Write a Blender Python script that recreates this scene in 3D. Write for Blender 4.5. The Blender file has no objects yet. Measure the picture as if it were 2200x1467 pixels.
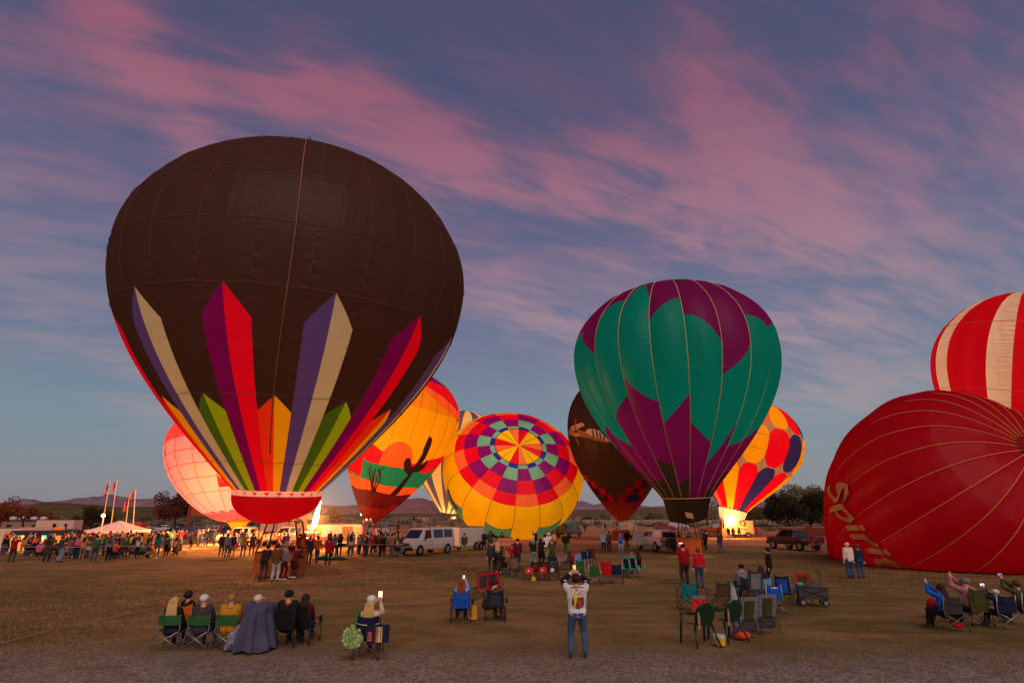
import bpy, bmesh, math, random
import numpy as np
from mathutils import Vector, Matrix

random.seed(7)
R = math.radians
sc = bpy.context.scene
COL = sc.collection
CAM_H = 3.15
PITCH = R(17)
F = 1222.0          # focal length in pixels of a 2200 px wide frame

# ------------------------------------------------------------------ camera
cam = bpy.data.cameras.new("camera")
cam.sensor_width = 36; cam.lens = 36 * F / 2200
cam.clip_end = 20000; cam.clip_start = .1
co = bpy.data.objects.new("camera", cam); COL.objects.link(co)
co.location = (0, 0, CAM_H); co.rotation_euler = (R(90) + PITCH, 0, 0)
sc.camera = co
sc.view_settings.view_transform = 'Standard'
sc.view_settings.look = 'None'
sc.view_settings.exposure = 0
sc.view_settings.gamma = 1
sc.cycles.max_bounces = 6
sc.cycles.transparent_max_bounces = 8
sc.cycles.sample_clamp_indirect = 4
sc.cycles.use_denoising = True

# ------------------------------------------------------------------ sky
def lin(r, g, b):
    f = lambda c: (c / 255 / 12.92) if c <= 10 else ((c / 255 + .055) / 1.055) ** 2.4
    return (f(r), f(g), f(b), 1)

world = bpy.data.worlds.new("World"); sc.world = world; world.use_nodes = True
NT = world.node_tree; NT.nodes.clear()
def wn(t, **k):
    n = NT.nodes.new(t)
    for a, v in k.items(): setattr(n, a, v)
    return n
def wm(op, a, b=None, c=None):
    n = wn('ShaderNodeMath', operation=op)
    for i, v in enumerate((a, b, c)):
        if v is None: continue
        if isinstance(v, (int, float)): n.inputs[i].default_value = v
        else: NT.links.new(v, n.inputs[i])
    return n.outputs[0]
def wmix(fac, a, b):
    n = wn('ShaderNodeMix', data_type='RGBA')
    for i, v in ((0, fac), (6, a), (7, b)):
        if hasattr(v, 'links') or hasattr(v, 'is_linked'): NT.links.new(v, n.inputs[i])
        else: n.inputs[i].default_value = v
    return n.outputs[2]
tc = wn('ShaderNodeTexCoord'); sx = wn('ShaderNodeSeparateXYZ'); NT.links.new(tc.outputs['Generated'], sx.inputs[0])
dx, dy, dz = sx.outputs
az = wm('DEGREES', wm('ARCTAN2', dx, dy)) if False else wm('MULTIPLY', wm('ARCTAN2', dx, dy), 57.2958)
el = wm('MULTIPLY', wm('ARCSINE', dz), 57.2958)
# cloud plane coordinates (an overhead sheet of cirrus)
den = wm('ADD', wm('MAXIMUM', dz, 0.0), .16)
cpx = wm('DIVIDE', dx, den); cpy = wm('DIVIDE', dy, den)
def noise(x, y, z, scale, detail=6, rough=.55, dist=0.0):
    cb = wn('ShaderNodeCombineXYZ')
    for i, v in enumerate((x, y, z)):
        if isinstance(v, (int, float)): cb.inputs[i].default_value = v
        else: NT.links.new(v, cb.inputs[i])
    n = wn('ShaderNodeTexNoise'); n.inputs['Scale'].default_value = scale
    n.inputs['Detail'].default_value = detail; n.inputs['Roughness'].default_value = rough
    n.inputs['Distortion'].default_value = dist
    NT.links.new(cb.outputs[0], n.inputs['Vector']); return n.outputs[0]
def ss(x, a, b):
    n = wn('ShaderNodeMapRange', interpolation_type='SMOOTHSTEP')
    NT.links.new(x, n.inputs[0]); n.inputs[1].default_value = a; n.inputs[2].default_value = b
    return n.outputs[0]
ramp = wn('ShaderNodeValToRGB'); NT.links.new(wm('DIVIDE', el, 90.0), ramp.inputs[0])
cr = ramp.color_ramp
stops = [(0, (128, 126, 138)), (.035, (124, 132, 142)), (.09, (110, 134, 150)), (.17, (100, 112, 140)),
         (.28, (84, 94, 128)), (.42, (70, 78, 112)), (.62, (62, 68, 98)), (1, (58, 64, 100))]
while len(cr.elements) < len(stops): cr.elements.new(.5)
for e, (p, c) in zip(cr.elements, stops): e.position = p; e.color = lin(*c)
base = ramp.outputs[0]
# slow warping of the az/el plane so that cloud bands wander
w1 = wm('MULTIPLY', wm('SUBTRACT', noise(cpx, cpy, 0, 1.1, 3), .5), 26.0)
w2 = wm('MULTIPLY', wm('SUBTRACT', noise(cpx, cpy, 7.3, 1.1, 3), .5), 20.0)
azw = wm('ADD', az, w1); elw = wm('ADD', el, w2)
def band(x0, y0, x1, y1, wdt, amp):
    """soft streak of cirrus from (az,el) to (az,el)"""
    L2 = (x1 - x0) ** 2 + (y1 - y0) ** 2; L = math.sqrt(L2)
    ux, uy = (x1 - x0) / L, (y1 - y0) / L
    ax = wm('SUBTRACT', azw, x0); ay = wm('SUBTRACT', elw, y0)
    s = wm('ADD', wm('MULTIPLY', ax, ux), wm('MULTIPLY', ay, uy))
    d = wm('SUBTRACT', wm('MULTIPLY', ax, -uy), wm('MULTIPLY', ay, -ux))
    over = wm('ADD', wm('MAXIMUM', wm('SUBTRACT', wm('MULTIPLY', s, -1.0), 0.0), 0.0), wm('MAXIMUM', wm('SUBTRACT', s, L), 0.0))
    q = wm('ADD', wm('POWER', wm('DIVIDE', wm('ABSOLUTE', d), wdt), 2.0), wm('POWER', wm('DIVIDE', over, wdt * 1.6), 2.0))
    return wm('MULTIPLY', wm('EXPONENT', wm('MULTIPLY', q, -1.0)), amp)
bands = [(-46, 46, -33, 33, 2.6, 1.1), (-38, 37, -6, 36, 5.5, .85), (-22, 39, 16, 29.5, 4.0, 1.25), (16, 30, 30, 27, 6, .8),
         (22, 42, 26, 32, 4, .85), (30, 40, 46, 33, 7, .5), (-44, 16, -28, 9, 4, .65), (-48, 26, -30, 22, 4, .35),
         (0, 20, 30, 15, 4, .8), (14, 14, 44, 8, 5, .6), (30, 20, 48, 14, 6, .6), (-10, 28, 6, 20, 4, .45),
         (60, 30, 120, 20, 14, .8), (-70, 30, -130, 24, 14, .8), (150, 18, 210, 22, 12, .8)]
tot = None
for b in bands:
    o = band(*b); tot = o if tot is None else wm('ADD', tot, o)
# wisps, stretched along the streak direction
ang = R(-24)
rx = wm('ADD', wm('MULTIPLY', cpx, math.cos(ang)), wm('MULTIPLY', cpy, -math.sin(ang)))
ry = wm('ADD', wm('MULTIPLY', cpx, math.sin(ang)), wm('MULTIPLY', cpy, math.cos(ang)))
wisp = noise(wm('MULTIPLY', rx, .9), wm('MULTIPLY', ry, 2.0), 2.0, 1.5, 7, .56, .7)
fine = noise(wm('MULTIPLY', rx, 1.6), wm('MULTIPLY', ry, 5.5), 5.0, 2.6, 6, .6, .4)
wfac = ss(wm('ADD', wm('MULTIPLY', wisp, .6), wm('MULTIPLY', fine, .4)), 0.34, .66)
cov = wm('MULTIPLY', wm('ADD', wm('MULTIPLY', tot, .62), .30), wm('ADD', wm('MULTIPLY', wfac, .84), .17))
cov = ss(cov, -.05, 1.15)
cramp = wn('ShaderNodeValToRGB'); NT.links.new(wm('DIVIDE', el, 90.0), cramp.inputs[0])
cs = [(0, (150, 138, 150)), (.10, (156, 140, 148)), (.2, (160, 132, 144)), (.3, (160, 112, 130)), (.42, (154, 92, 112)), (.6, (122, 78, 104)), (1, (110, 78, 118))]
while len(cramp.color_ramp.elements) < len(cs): cramp.color_ramp.elements.new(.5)
for e, (p, c) in zip(cramp.color_ramp.elements, cs): e.position = p; e.color = lin(*c)
skycol = wmix(wm('MULTIPLY', cov, .92), base, cramp.outputs[0])
nish = wn('ShaderNodeTexSky', sky_type='NISHITA'); nish.sun_disc = False
nish.sun_elevation = R(4); nish.sun_rotation = R(200)
add = wn('ShaderNodeMix', data_type='RGBA', blend_type='ADD'); add.inputs[0].default_value = .012
NT.links.new(skycol, add.inputs[6]); NT.links.new(nish.outputs[0], add.inputs[7])
bg = wn('ShaderNodeBackground'); bg.inputs[1].default_value = 1.0
NT.links.new(add.outputs[2], bg.inputs[0])
wo = wn('ShaderNodeOutputWorld'); NT.links.new(bg.outputs[0], wo.inputs[0])

# the soft afterglow of the western sky behind the camera
sun = bpy.data.lights.new("sun", 'SUN'); sun.energy = 1.5; sun.angle = R(50); sun.color = (1, .73, .62)
so = bpy.data.objects.new("sun", sun); COL.objects.link(so)
so.rotation_euler = (R(52), 0, R(14))

# ------------------------------------------------------------------ projection helpers (photo pixel -> real place)
def ray(px, py):
    a = (px - 1100) / F; b = (733.5 - py) / F
    return Vector((a, math.cos(PITCH) - b * math.sin(PITCH), math.sin(PITCH) + b * math.cos(PITCH)))
def sstep(x, a, b):
    t = min(1, max(0, (x - a) / (b - a))); return t * t * (3 - 2 * t)
def GD(px, Y, py=1165):
    p = atY(px, py, Y); return Vector((p.x, Y, terrain(p.x, Y)))
def terrain(x, y):
    """height of the field: the far left part lies a little lower"""
    return -1.1 * sstep(x, -36, -50) * sstep(y, 54, 66)
def G(px, py, z=None):
    r = ray(px, py); h = z or 0.0
    for _ in range(12):
        t = (h - CAM_H) / r.z
        if z is None: h = lerp(h, terrain(r.x * t, r.y * t), .6)
    return Vector((r.x * t, r.y * t, h))
def lerp(a, b, t): return a + (b - a) * t
def atY(px, py, Y):
    r = ray(px, py); return Vector((r.x * Y / r.y, Y, CAM_H + r.z * Y / r.y))

# ------------------------------------------------------------------ materials
MATS = {}
def C(c):
    if isinstance(c, str): c = tuple(int(c[i:i + 2], 16) for i in (0, 2, 4))
    return lin(*c)
def mat(name, col, rough=.7, metal=0, noise=.0, nscale=8, emit=None, estr=1.0, bump=0, coord='Object', spec=.5, alpha=None):
    if name in MATS: return MATS[name]
    m = bpy.data.materials.new(name); m.use_nodes = True; MATS[name] = m
    nt = m.node_tree; p = nt.nodes['Principled BSDF']
    c = C(col); p.inputs['Base Color'].default_value = c
    p.inputs['Roughness'].default_value = rough; p.inputs['Metallic'].default_value = metal
    p.inputs['Specular IOR Level'].default_value = spec
    if noise or bump:
        t = nt.nodes.new('ShaderNodeTexCoord'); n = nt.nodes.new('ShaderNodeTexNoise')
        n.inputs['Scale'].default_value = nscale; n.inputs['Detail'].default_value = 5
        nt.links.new(t.outputs[coord], n.inputs['Vector'])
        if noise:
            mx = nt.nodes.new('ShaderNodeMix'); mx.data_type = 'RGBA'
            mx.inputs[6].default_value = tuple(max(0, v * (1 - noise)) for v in c[:3]) + (1,)
            mx.inputs[7].default_value = tuple(min(1, v * (1 + noise)) for v in c[:3]) + (1,)
            mr = nt.nodes.new('ShaderNodeMapRange'); mr.inputs[1].default_value = .3; mr.inputs[2].default_value = .7
            nt.links.new(n.outputs[0], mr.inputs[0]); nt.links.new(mr.outputs[0], mx.inputs[0])
            nt.links.new(mx.outputs[2], p.inputs['Base Color'])
        if bump:
            b = nt.nodes.new('ShaderNodeBump'); b.inputs['Strength'].default_value = bump
            b.inputs['Distance'].default_value = .03
            nt.links.new(n.outputs[0], b.inputs['Height']); nt.links.new(b.outputs[0], p.inputs['Normal'])
    if emit is not None:
        p.inputs['Emission Color'].default_value = C(emit); p.inputs['Emission Strength'].default_value = estr
    return m
def fabric(name, col, trans=.5, rough=.6, gain=1.0):
    """thin rip-stop nylon: reflects, and lets the burner light through"""
    if name in MATS: return MATS[name]
    m = bpy.data.materials.new(name); m.use_nodes = True; MATS[name] = m
    nt = m.node_tree; nt.nodes.clear()
    out = nt.nodes.new('ShaderNodeOutputMaterial')
    c = tuple(min(1, v * gain) for v in C(col)[:3]) + (1,)
    tcn = nt.nodes.new('ShaderNodeTexCoord'); n = nt.nodes.new('ShaderNodeTexNoise')
    mp = nt.nodes.new('ShaderNodeMapping'); mp.inputs['Scale'].default_value = (1, 1, .35)
    nt.links.new(tcn.outputs['Object'], mp.inputs[0]); nt.links.new(mp.outputs[0], n.inputs['Vector'])
    n.inputs['Scale'].default_value = .8; n.inputs['Detail'].default_value = 8; n.inputs['Roughness'].default_value = .65
    mx = nt.nodes.new('ShaderNodeMix'); mx.data_type = 'RGBA'
    mx.inputs[6].default_value = tuple(v * .8 for v in c[:3]) + (1,); mx.inputs[7].default_value = tuple(min(1, v * 1.15) for v in c[:3]) + (1,)
    nt.links.new(n.outputs[0], mx.inputs[0])
    d = nt.nodes.new('ShaderNodeBsdfDiffuse'); t = nt.nodes.new('ShaderNodeBsdfTranslucent'); g = nt.nodes.new('ShaderNodeBsdfGlossy')
    g.inputs['Roughness'].default_value = .45; g.inputs['Color'].default_value = (.5, .5, .5, 1)
    for s in (d, t): nt.links.new(mx.outputs[2], s.inputs['Color'])
    b = nt.nodes.new('ShaderNodeBump'); b.inputs['Strength'].default_value = .5; b.inputs['Distance'].default_value = .12
    n2 = nt.nodes.new('ShaderNodeTexNoise'); n2.inputs['Scale'].default_value = 2.2; n2.inputs['Detail'].default_value = 3
    nt.links.new(mp.outputs[0], n2.inputs['Vector']); nt.links.new(n2.outputs[0], b.inputs['Height'])
    # stitched load tapes pucker the cloth along both edges of every gore (UV: x across the gore, y metres along it)
    uv = nt.nodes.new('ShaderNodeUVMap'); sp = nt.nodes.new('ShaderNodeSeparateXYZ'); nt.links.new(uv.outputs[0], sp.inputs[0])
    def mth(op, a, bb):
        q = nt.nodes.new('ShaderNodeMath'); q.operation = op
        for i, v in enumerate((a, bb)):
            if isinstance(v, (int, float)): q.inputs[i].default_value = v
            else: nt.links.new(v, q.inputs[i])
        return q.outputs[0]
    ed = mth('POWER', mth('ABSOLUTE', mth('SUBTRACT', mth('MULTIPLY', sp.outputs[0], 2.0), 1.0), 0), 3.0)
    cb = nt.nodes.new('ShaderNodeCombineXYZ'); nt.links.new(mth('MULTIPLY', sp.outputs[0], .8), cb.inputs[0]); nt.links.new(mth('MULTIPLY', sp.outputs[1], 1.6), cb.inputs[1])
    n3 = nt.nodes.new('ShaderNodeTexNoise'); n3.inputs['Scale'].default_value = 1.6; n3.inputs['Detail'].default_value = 3; nt.links.new(cb.outputs[0], n3.inputs['Vector'])
    hh = mth('ADD', n2.outputs[0], mth('MULTIPLY', mth('MULTIPLY', ed, n3.outputs[0]), 2.6)); nt.links.new(hh, b.inputs['Height'])
    for s in (d, t, g): nt.links.new(b.outputs[0], s.inputs['Normal'])
    m1 = nt.nodes.new('ShaderNodeMixShader'); m1.inputs[0].default_value = trans
    nt.links.new(d.outputs[0], m1.inputs[1]); nt.links.new(t.outputs[0], m1.inputs[2])
    m2 = nt.nodes.new('ShaderNodeMixShader'); m2.inputs[0].default_value = .02
    nt.links.new(m1.outputs[0], m2.inputs[1]); nt.links.new(g.outputs[0], m2.inputs[2])
    nt.links.new(m2.outputs[0], out.inputs[0])
    return m

# ------------------------------------------------------------------ mesh helpers
class MB:
    def __init__(s): s.v = []; s.f = []; s.fm = []
    def add(s, vs, fs, m=0):
        o = len(s.v); s.v += [tuple(v) for v in vs]; s.f += [tuple(i + o for i in f) for f in fs]; s.fm += [m] * len(fs); return s
    def box(s, c, d, m=0, rz=0, top=None, rot=None):
        x, y, z = (k / 2 for k in d); tx, ty = top if top else (1, 1)
        vs = [Vector((i * x * (tx if k > 0 else 1), j * y * (ty if k > 0 else 1), k * z)) for k in (-1, 1) for j in (-1, 1) for i in (-1, 1)]
        M = rot if rot is not None else Matrix.Rotation(rz, 3, 'Z')
        vs = [M @ v + Vector(c) for v in vs]
        return s.add(vs, [(0, 2, 3, 1), (4, 5, 7, 6), (0, 1, 5, 4), (2, 6, 7, 3), (0, 4, 6, 2), (1, 3, 7, 5)], m)
    def tube(s, pts, r, n=6, m=0, cap=True):
        pts = [Vector(p) for p in pts]; rs = r if isinstance(r, (list, tuple)) else [r] * len(pts)
        vs = []; up = None
        for i, p in enumerate(pts):
            a = pts[max(i - 1, 0)]; b = pts[min(i + 1, len(pts) - 1)]; t = (b - a)
            t = t.normalized() if t.length > 1e-9 else Vector((0, 0, 1))
            if up is None: up = Vector((0, 0, 1)) if abs(t.z) < .9 else Vector((0, 1, 0))
            x = up.cross(t)
            if x.length < 1e-3: x = Vector((1, 0, 0)).cross(t)
            x.normalize(); y = t.cross(x); up = y if abs(y.dot(t)) < .9 else up
            for k in range(n):
                q = 2 * math.pi * k / n; vs.append(p + (x * math.cos(q) + y * math.sin(q)) * rs[i])
        fs = [(i * n + k, i * n + (k + 1) % n, (i + 1) * n + (k + 1) % n, (i + 1) * n + k) for i in range(len(pts) - 1) for k in range(n)]
        if cap: fs += [tuple(range(n - 1, -1, -1)), tuple((len(pts) - 1) * n + k for k in range(n))]
        return s.add(vs, fs, m)
    def grid(s, fn, nu, nv, m=0, wrap=False):
        vs = [fn(i / nu, j / nv) for j in range(nv + 1) for i in range(nu + (0 if wrap else 1))]
        w = nu if wrap else nu + 1
        fs = [(j * w + i, j * w + (i + 1) % w, (j + 1) * w + (i + 1) % w, (j + 1) * w + i) for j in range(nv) for i in range(nu)]
        return s.add(vs, fs, m)
    def ell(s, c, r, nu=12, nv=8, m=0):
        c = Vector(c); r = (r, r, r) if isinstance(r, (int, float)) else r
        def fn(u, v):
            a = 2 * math.pi * u; b = math.pi * v
            return c + Vector((r[0] * math.cos(a) * math.sin(b), r[1] * math.sin(a) * math.sin(b), -r[2] * math.cos(b)))
        return s.grid(fn, nu, nv, m, wrap=True)
    def cyl(s, c, r, h, axis='Z', n=16, m=0, r2=None):
        d = {'X': Vector((1, 0, 0)), 'Y': Vector((0, 1, 0)), 'Z': Vector((0, 0, 1))}[axis] * (h / 2)
        c = Vector(c); return s.tube([c - d, c + d], [r, r if r2 is None else r2], n, m)
    def poly(s, pts, m=0): return s.add(pts, [tuple(range(len(pts)))], m)
    def prism(s, pts, d, m=0):
        """closed polygon extruded by vector d"""
        n = len(pts); d = Vector(d); a = [Vector(p) for p in pts]
        return s.add(a + [p + d for p in a], [tuple(range(n - 1, -1, -1)), tuple(range(n, 2 * n))] + [(i, (i + 1) % n, n + (i + 1) % n, n + i) for i in range(n)], m)
    def mesh(s, name, smooth=False):
        me = bpy.data.meshes.new(name); me.from_pydata(s.v, [], s.f)
        if any(s.fm): me.polygons.foreach_set('material_index', s.fm)
        if smooth: me.polygons.foreach_set('use_smooth', [True] * len(me.polygons))
        me.update(); return me
def put(name, me, mats, parent=None, loc=None, rz=None):
    o = bpy.data.objects.new(name, me); COL.objects.link(o)
    if mats is not None:
        mats = mats if isinstance(mats, (list, tuple)) else [mats]
        if not me.materials:
            for m in mats: me.materials.append(m)
        else:
            for i, m in enumerate(mats): o.material_slots[i].link = 'OBJECT'; o.material_slots[i].material = m
    if parent: o.parent = parent
    if loc is not None: o.location = loc
    if rz is not None: o.rotation_euler = (0, 0, rz)
    return o
def B(name, mb, m, parent=None, smooth=False, loc=None, rz=None): return put(name, mb.mesh(name, smooth), m, parent, loc, rz)
def thing(name, label, cat, loc=(0, 0, 0), rz=0, group=None, obj=None):
    o = obj or bpy.data.objects.new(name, None)
    if not obj:
        COL.objects.link(o); o.location = loc; o.rotation_euler = (0, 0, rz); o.empty_display_size = .2
    o['label'] = label; o['category'] = cat
    if group: o['group'] = group
    return o
def kind(o, k): o['kind'] = k; return o
LABELS = {}
def lerp(a, b, t): return a + (b - a) * t
def interp(x, pts):
    if x <= pts[0][0]: return pts[0][1]
    for (a, b), (c, d) in zip(pts, pts[1:]):
        if x <= c: return lerp(b, d, (x - a) / (c - a))
    return pts[-1][1]
def plight(loc, power, radius, col):
    l = bpy.data.lights.new("burner_light", 'POINT'); l.energy = power; l.shadow_soft_size = radius; l.color = col
    o = bpy.data.objects.new("burner_light", l); COL.objects.link(o); o.location = loc; return o
# ------------------------------------------------------------------ people (figure builder)
def ik(a, c, l1, l2, pole):
    a = Vector(a); c = Vector(c); d = c - a; L = d.length
    if L > (l1 + l2) * .999: c = a + d.normalized() * (l1 + l2) * .999; d = c - a; L = d.length
    x = (l1 * l1 - l2 * l2 + L * L) / (2 * L); h = math.sqrt(max(0, l1 * l1 - x * x)); n = d.normalized()
    p = Vector(pole); p = p - n * p.dot(n); p = p.normalized() if p.length > 1e-4 else Vector((0, 1, 0))
    return a + n * x + p * h, c
POSES = dict(
    stand=dict(hz=.93, feet=((-.11, 0), (.11, .04)), hands=((-.27, .06, .80), (.27, .06, .80))),
    pocket=dict(hz=.93, feet=((-.13, 0), (.12, 0)), hands=((-.2, .12, .92), (.2, .12, .92)), pole=(0, -1, 0)),
    fold=dict(hz=.93, feet=((-.12, .02), (.13, 0)), hands=((.07, .27, 1.18), (-.07, .25, 1.14))),
    photo=dict(hz=.93, feet=((-.13, 0), (.12, .05)), hands=((-.07, .36, 1.6), (.08, .36, 1.6))),
    photohigh=dict(hz=.93, feet=((-.17, 0), (.17, .02)), hands=((-.10, .26, 1.73), (.09, .28, 1.70)), headp=-.25, pole=(-1, .2, -.5)),
    wave=dict(hz=.93, feet=((-.1, 0), (.14, .03)), hands=((-.27, .06, .82), (.2, .38, 1.56))),
    walk=dict(hz=.92, feet=((-.09, .26), (.09, -.24)), hands=((-.28, -.16, .86), (.26, .2, .9))),
    lean=dict(hz=.92, feet=((-.12, -.08), (.13, -.05)), lean=.42, hands=((-.2, .55, 1.02), (.2, .55, 1.02))),
    bend=dict(hz=.88, feet=((-.14, -.08), (.14, .1)), lean=1.0, hands=((-.12, .62, .72), (.14, .6, .74))),
    sit=dict(hz=.46, feet=((-.13, .5), (.13, .52)), lean=-.10, hands=((-.17, .34, .56), (.17, .34, .56)), sit=1),
    sitphoto=dict(hz=.46, feet=((-.13, .5), (.13, .46)), lean=-.06, hands=((-.02, .40, 1.16), (.14, .38, 1.16)), sit=1),
    sithigh=dict(hz=.46, feet=((-.13, .5), (.13, .52)), lean=.06, hands=((-.24, .30, 1.30), (-.13, .32, 1.27)), sit=1, pole=(-.6, 0, -1)),
    sitlean=dict(hz=.46, feet=((-.15, .44), (.15, .48)), lean=.5, hands=((-.1, .5, .62), (.12, .5, .6)), sit=1),
)
def skeleton(pz, build=1.0, female=False):
    hz = pz['hz']; ln = pz.get('lean', 0)
    sp = Vector((0, math.sin(ln), math.cos(ln))); pel = Vector((0, 0, hz))
    chest = pel + sp * .33; neck = pel + sp * .53
    hs = (sp + Vector((0, 0, .8))).normalized(); head = neck + hs * .152
    shw = .165 if female else .19
    S = dict(pel=pel, chest=chest, neck=neck, head=head, sp=sp)
    for i, sgn in ((0, -1), (1, 1)):
        sh = neck - sp * .06 + Vector((sgn * shw, 0, 0)); el_, ha = ik(sh, pz['hands'][i], .29, .27, (sgn * pz['pole'][0] * -1, pz['pole'][1], pz['pole'][2]) if 'pole' in pz else (sgn * .5, -.3, -1))
        S['sh%d' % i] = sh; S['el%d' % i] = el_; S['ha%d' % i] = ha
        hp = pel + Vector((sgn * .095, 0, -.02)); fx, fy = pz['feet'][i]
        kn, an = ik(hp, (fx, fy, .09), .43, .43, (sgn * .15, 1, .6 if pz.get('sit') else .0))
        S['hp%d' % i] = hp; S['kn%d' % i] = kn; S['an%d' % i] = an
    return S
def bones(S, build=1.0, female=False, dress=None, fat=0):
    """list of (label, p0, r0, p1, r1)"""
    sp = S['sp']; pel, chest, neck, head = S['pel'], S['chest'], S['neck'], S['head']; b = build; L = []
    side = Vector((1, 0, 0)); fw = sp.cross(side) * -1 if False else side.cross(sp)
    hip = .125 if not female else .135
    for sg in (-1, 1):
        L.append(('top', pel + side * sg * .055 * b + sp * .06, .118 * b, chest + side * sg * .085 * b, .118 * b))
        L.append(('top', chest + side * sg * .085 * b, .12 * b, neck - sp * .055 + side * sg * (.125 if not female else .105) * b, .082 * b))
    L.append(('top', pel + sp * .06 + Vector((0, .04 + fat, 0)), .11 * b + fat, chest + Vector((0, .03, 0)), .12 * b))
    L.append(('bottom', pel + side * -.06 * b, hip * b, pel + side * .06 * b, hip * b))
    L.append(('skin', neck - sp * .04, .064, head - Vector((0, 0, .05)), .056))
    L.append(('skin', head + Vector((0, .005, .03)), .096, head + Vector((0, .03, -.055)), .07))
    L.append(('skin', head + Vector((0, .1, -.01)), .018, head + Vector((0, .112, -.03)), .02))
    for i in (0, 1):
        sh, el_, ha, hp, kn, an = (S[k + str(i)] for k in ('sh', 'el', 'ha', 'hp', 'kn', 'an'))
        L.append(('top', sh, .066 * b, el_, .05 * b)); L.append(('top', el_, .05 * b, lerp(el_, ha, .86), .038))
        d = (ha - el_).normalized(); L.append(('skin', lerp(el_, ha, .84), .03, ha + d * .02, .034)); L.append(('skin', ha + d * .03, .036, ha + d * .085, .026))
        L.append(('bottom', hp, .098 * b, kn, .066 * b)); L.append(('bottom', kn, .064 * b, an + Vector((0, 0, .02)), .048 * b))
        L.append(('shoe', an + Vector((0, -.02, -.045)), .045, an + Vector((0, .15, -.055)), .038))
        if dress: L.append(('top' if dress != 'skirt' else 'bottom', hp, .12, lerp(hp, kn, .8), .13))
    return L
def capsules_mesh(L, infl=0.0, extra=None):
    mb = MB()
    for lb, p0, r0, p1, r1 in L:
        r0 += infl; r1 += infl; d = p1 - p0; n = 9
        if d.length < 1e-4: mb.ell(p0, r0, 10, 7); continue
        t = d.normalized()
        mb.tube([p0 - t * r0 * .96, p0 - t * r0 * .7, p0 - t * r0 * .3, p0 + t * .0, p1, p1 + t * r1 * .3, p1 + t * r1 * .7, p1 + t * r1 * .96],
                [r0 * .28, r0 * .71, r0 * .95, r0, r1, r1 * .95, r1 * .71, r1 * .28], n)
    if extra: extra(mb)
    return mb.mesh('tmp')
def remesh(me, vox, smooth=3, fac=.5):
    o = bpy.data.objects.new('tmp', me); COL.objects.link(o)
    md = o.modifiers.new('r', 'REMESH'); md.mode = 'VOXEL'; md.voxel_size = vox; md.use_smooth_shade = True
    s = o.modifiers.new('s', 'SMOOTH'); s.iterations = smooth; s.factor = fac
    dg = bpy.context.evaluated_depsgraph_get(); r = bpy.data.meshes.new_from_object(o.evaluated_get(dg))
    bpy.data.objects.remove(o); bpy.data.meshes.remove(me); r.materials.clear(); return r
def hairpart(S, style):
    """hair or headgear as its own closed shape"""
    mb = MB(); h = S['head']
    if style in ('short', 'long', 'blond', 'ponytail', 'bun'):
        mb.ell(h + Vector((0, -.014, .03)), (.114, .124, .115), 12, 8)
        if style in ('long', 'blond'):
            q = h + Vector((0, -.09, -.08)); rr = random.Random(5)
            for k in range(13):
                x = -.1 + .2 * k / 12; ln = .36 + .08 * rr.random()
                mb.tube([h + Vector((x * .8, -.07, .06)), q + Vector((x * 1.0, -.015, -.05)), q + Vector((x * 1.25 + rr.uniform(-.02, .02), -.04, -ln * .6)), q + Vector((x * 1.05 + rr.uniform(-.03, .03), -.03, -ln))], [.03, .035, .026, .006], 5)
        if style in ('ponytail', 'bun'): mb.ell(h + Vector((0, -.13, .03)), (.045, .05, .05), 8, 6)
        if style == 'ponytail': mb.tube([h + Vector((0, -.13, .03)), h + Vector((0, -.17, -.08)), h + Vector((0, -.15, -.22))], [.035, .035, .008], 6)
    elif style in ('cap', 'beanie', 'hood'):
        mb.ell(h + Vector((0, -.005, .05)), (.112, .122, .095), 12, 8)
        if style == 'cap': mb.ell(h + Vector((0, .15, .035)), (.075, .085, .012), 10, 6)
        if style == 'hood': mb.ell(h + Vector((0, -.03, .0)), (.125, .12, .14), 12, 8)
    elif style == 'cowboy':
        mb.ell(h + Vector((0, 0, .09)), (.1, .12, .085), 12, 8); mb.ell(h + Vector((0, 0, .06)), (.2, .22, .018), 16, 6)
    return mb.mesh('hair', True)
def hand_mesh(S, i):
    """palm with five curled fingers"""
    mb = MB(); el_, ha = S['el%d' % i], S['ha%d' % i]; d = (ha - el_).normalized(); sg = -1 if i == 0 else 1
    sd = d.cross(Vector((0, 1, 0)));
    if sd.length < .3: sd = d.cross(Vector((1, 0, 0)))
    sd.normalize(); nn = sd.cross(d) * -1; b0 = ha + d * .02
    mb.ell(b0 + d * .03, (.034, .034, .034), 8, 6)
    for k, ln in enumerate((.068, .078, .073, .058)):
        r0 = b0 + d * .055 + sd * (-.03 + .02 * k); mb.tube([r0 - d * .02, r0 + d * ln * .45, r0 + d * ln * .75 + nn * ln * .3, r0 + d * ln * .72 + nn * ln * .6], [.0105, .0095, .0085, .006], 6)
    r0 = b0 + d * .01 - sd * .032; mb.tube([r0, r0 - sd * .024 + d * .025, r0 - sd * .022 + d * .055 + nn * .02], [.012, .0105, .007], 6)
    return mb.mesh('hand', True)
KITS = {}
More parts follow.
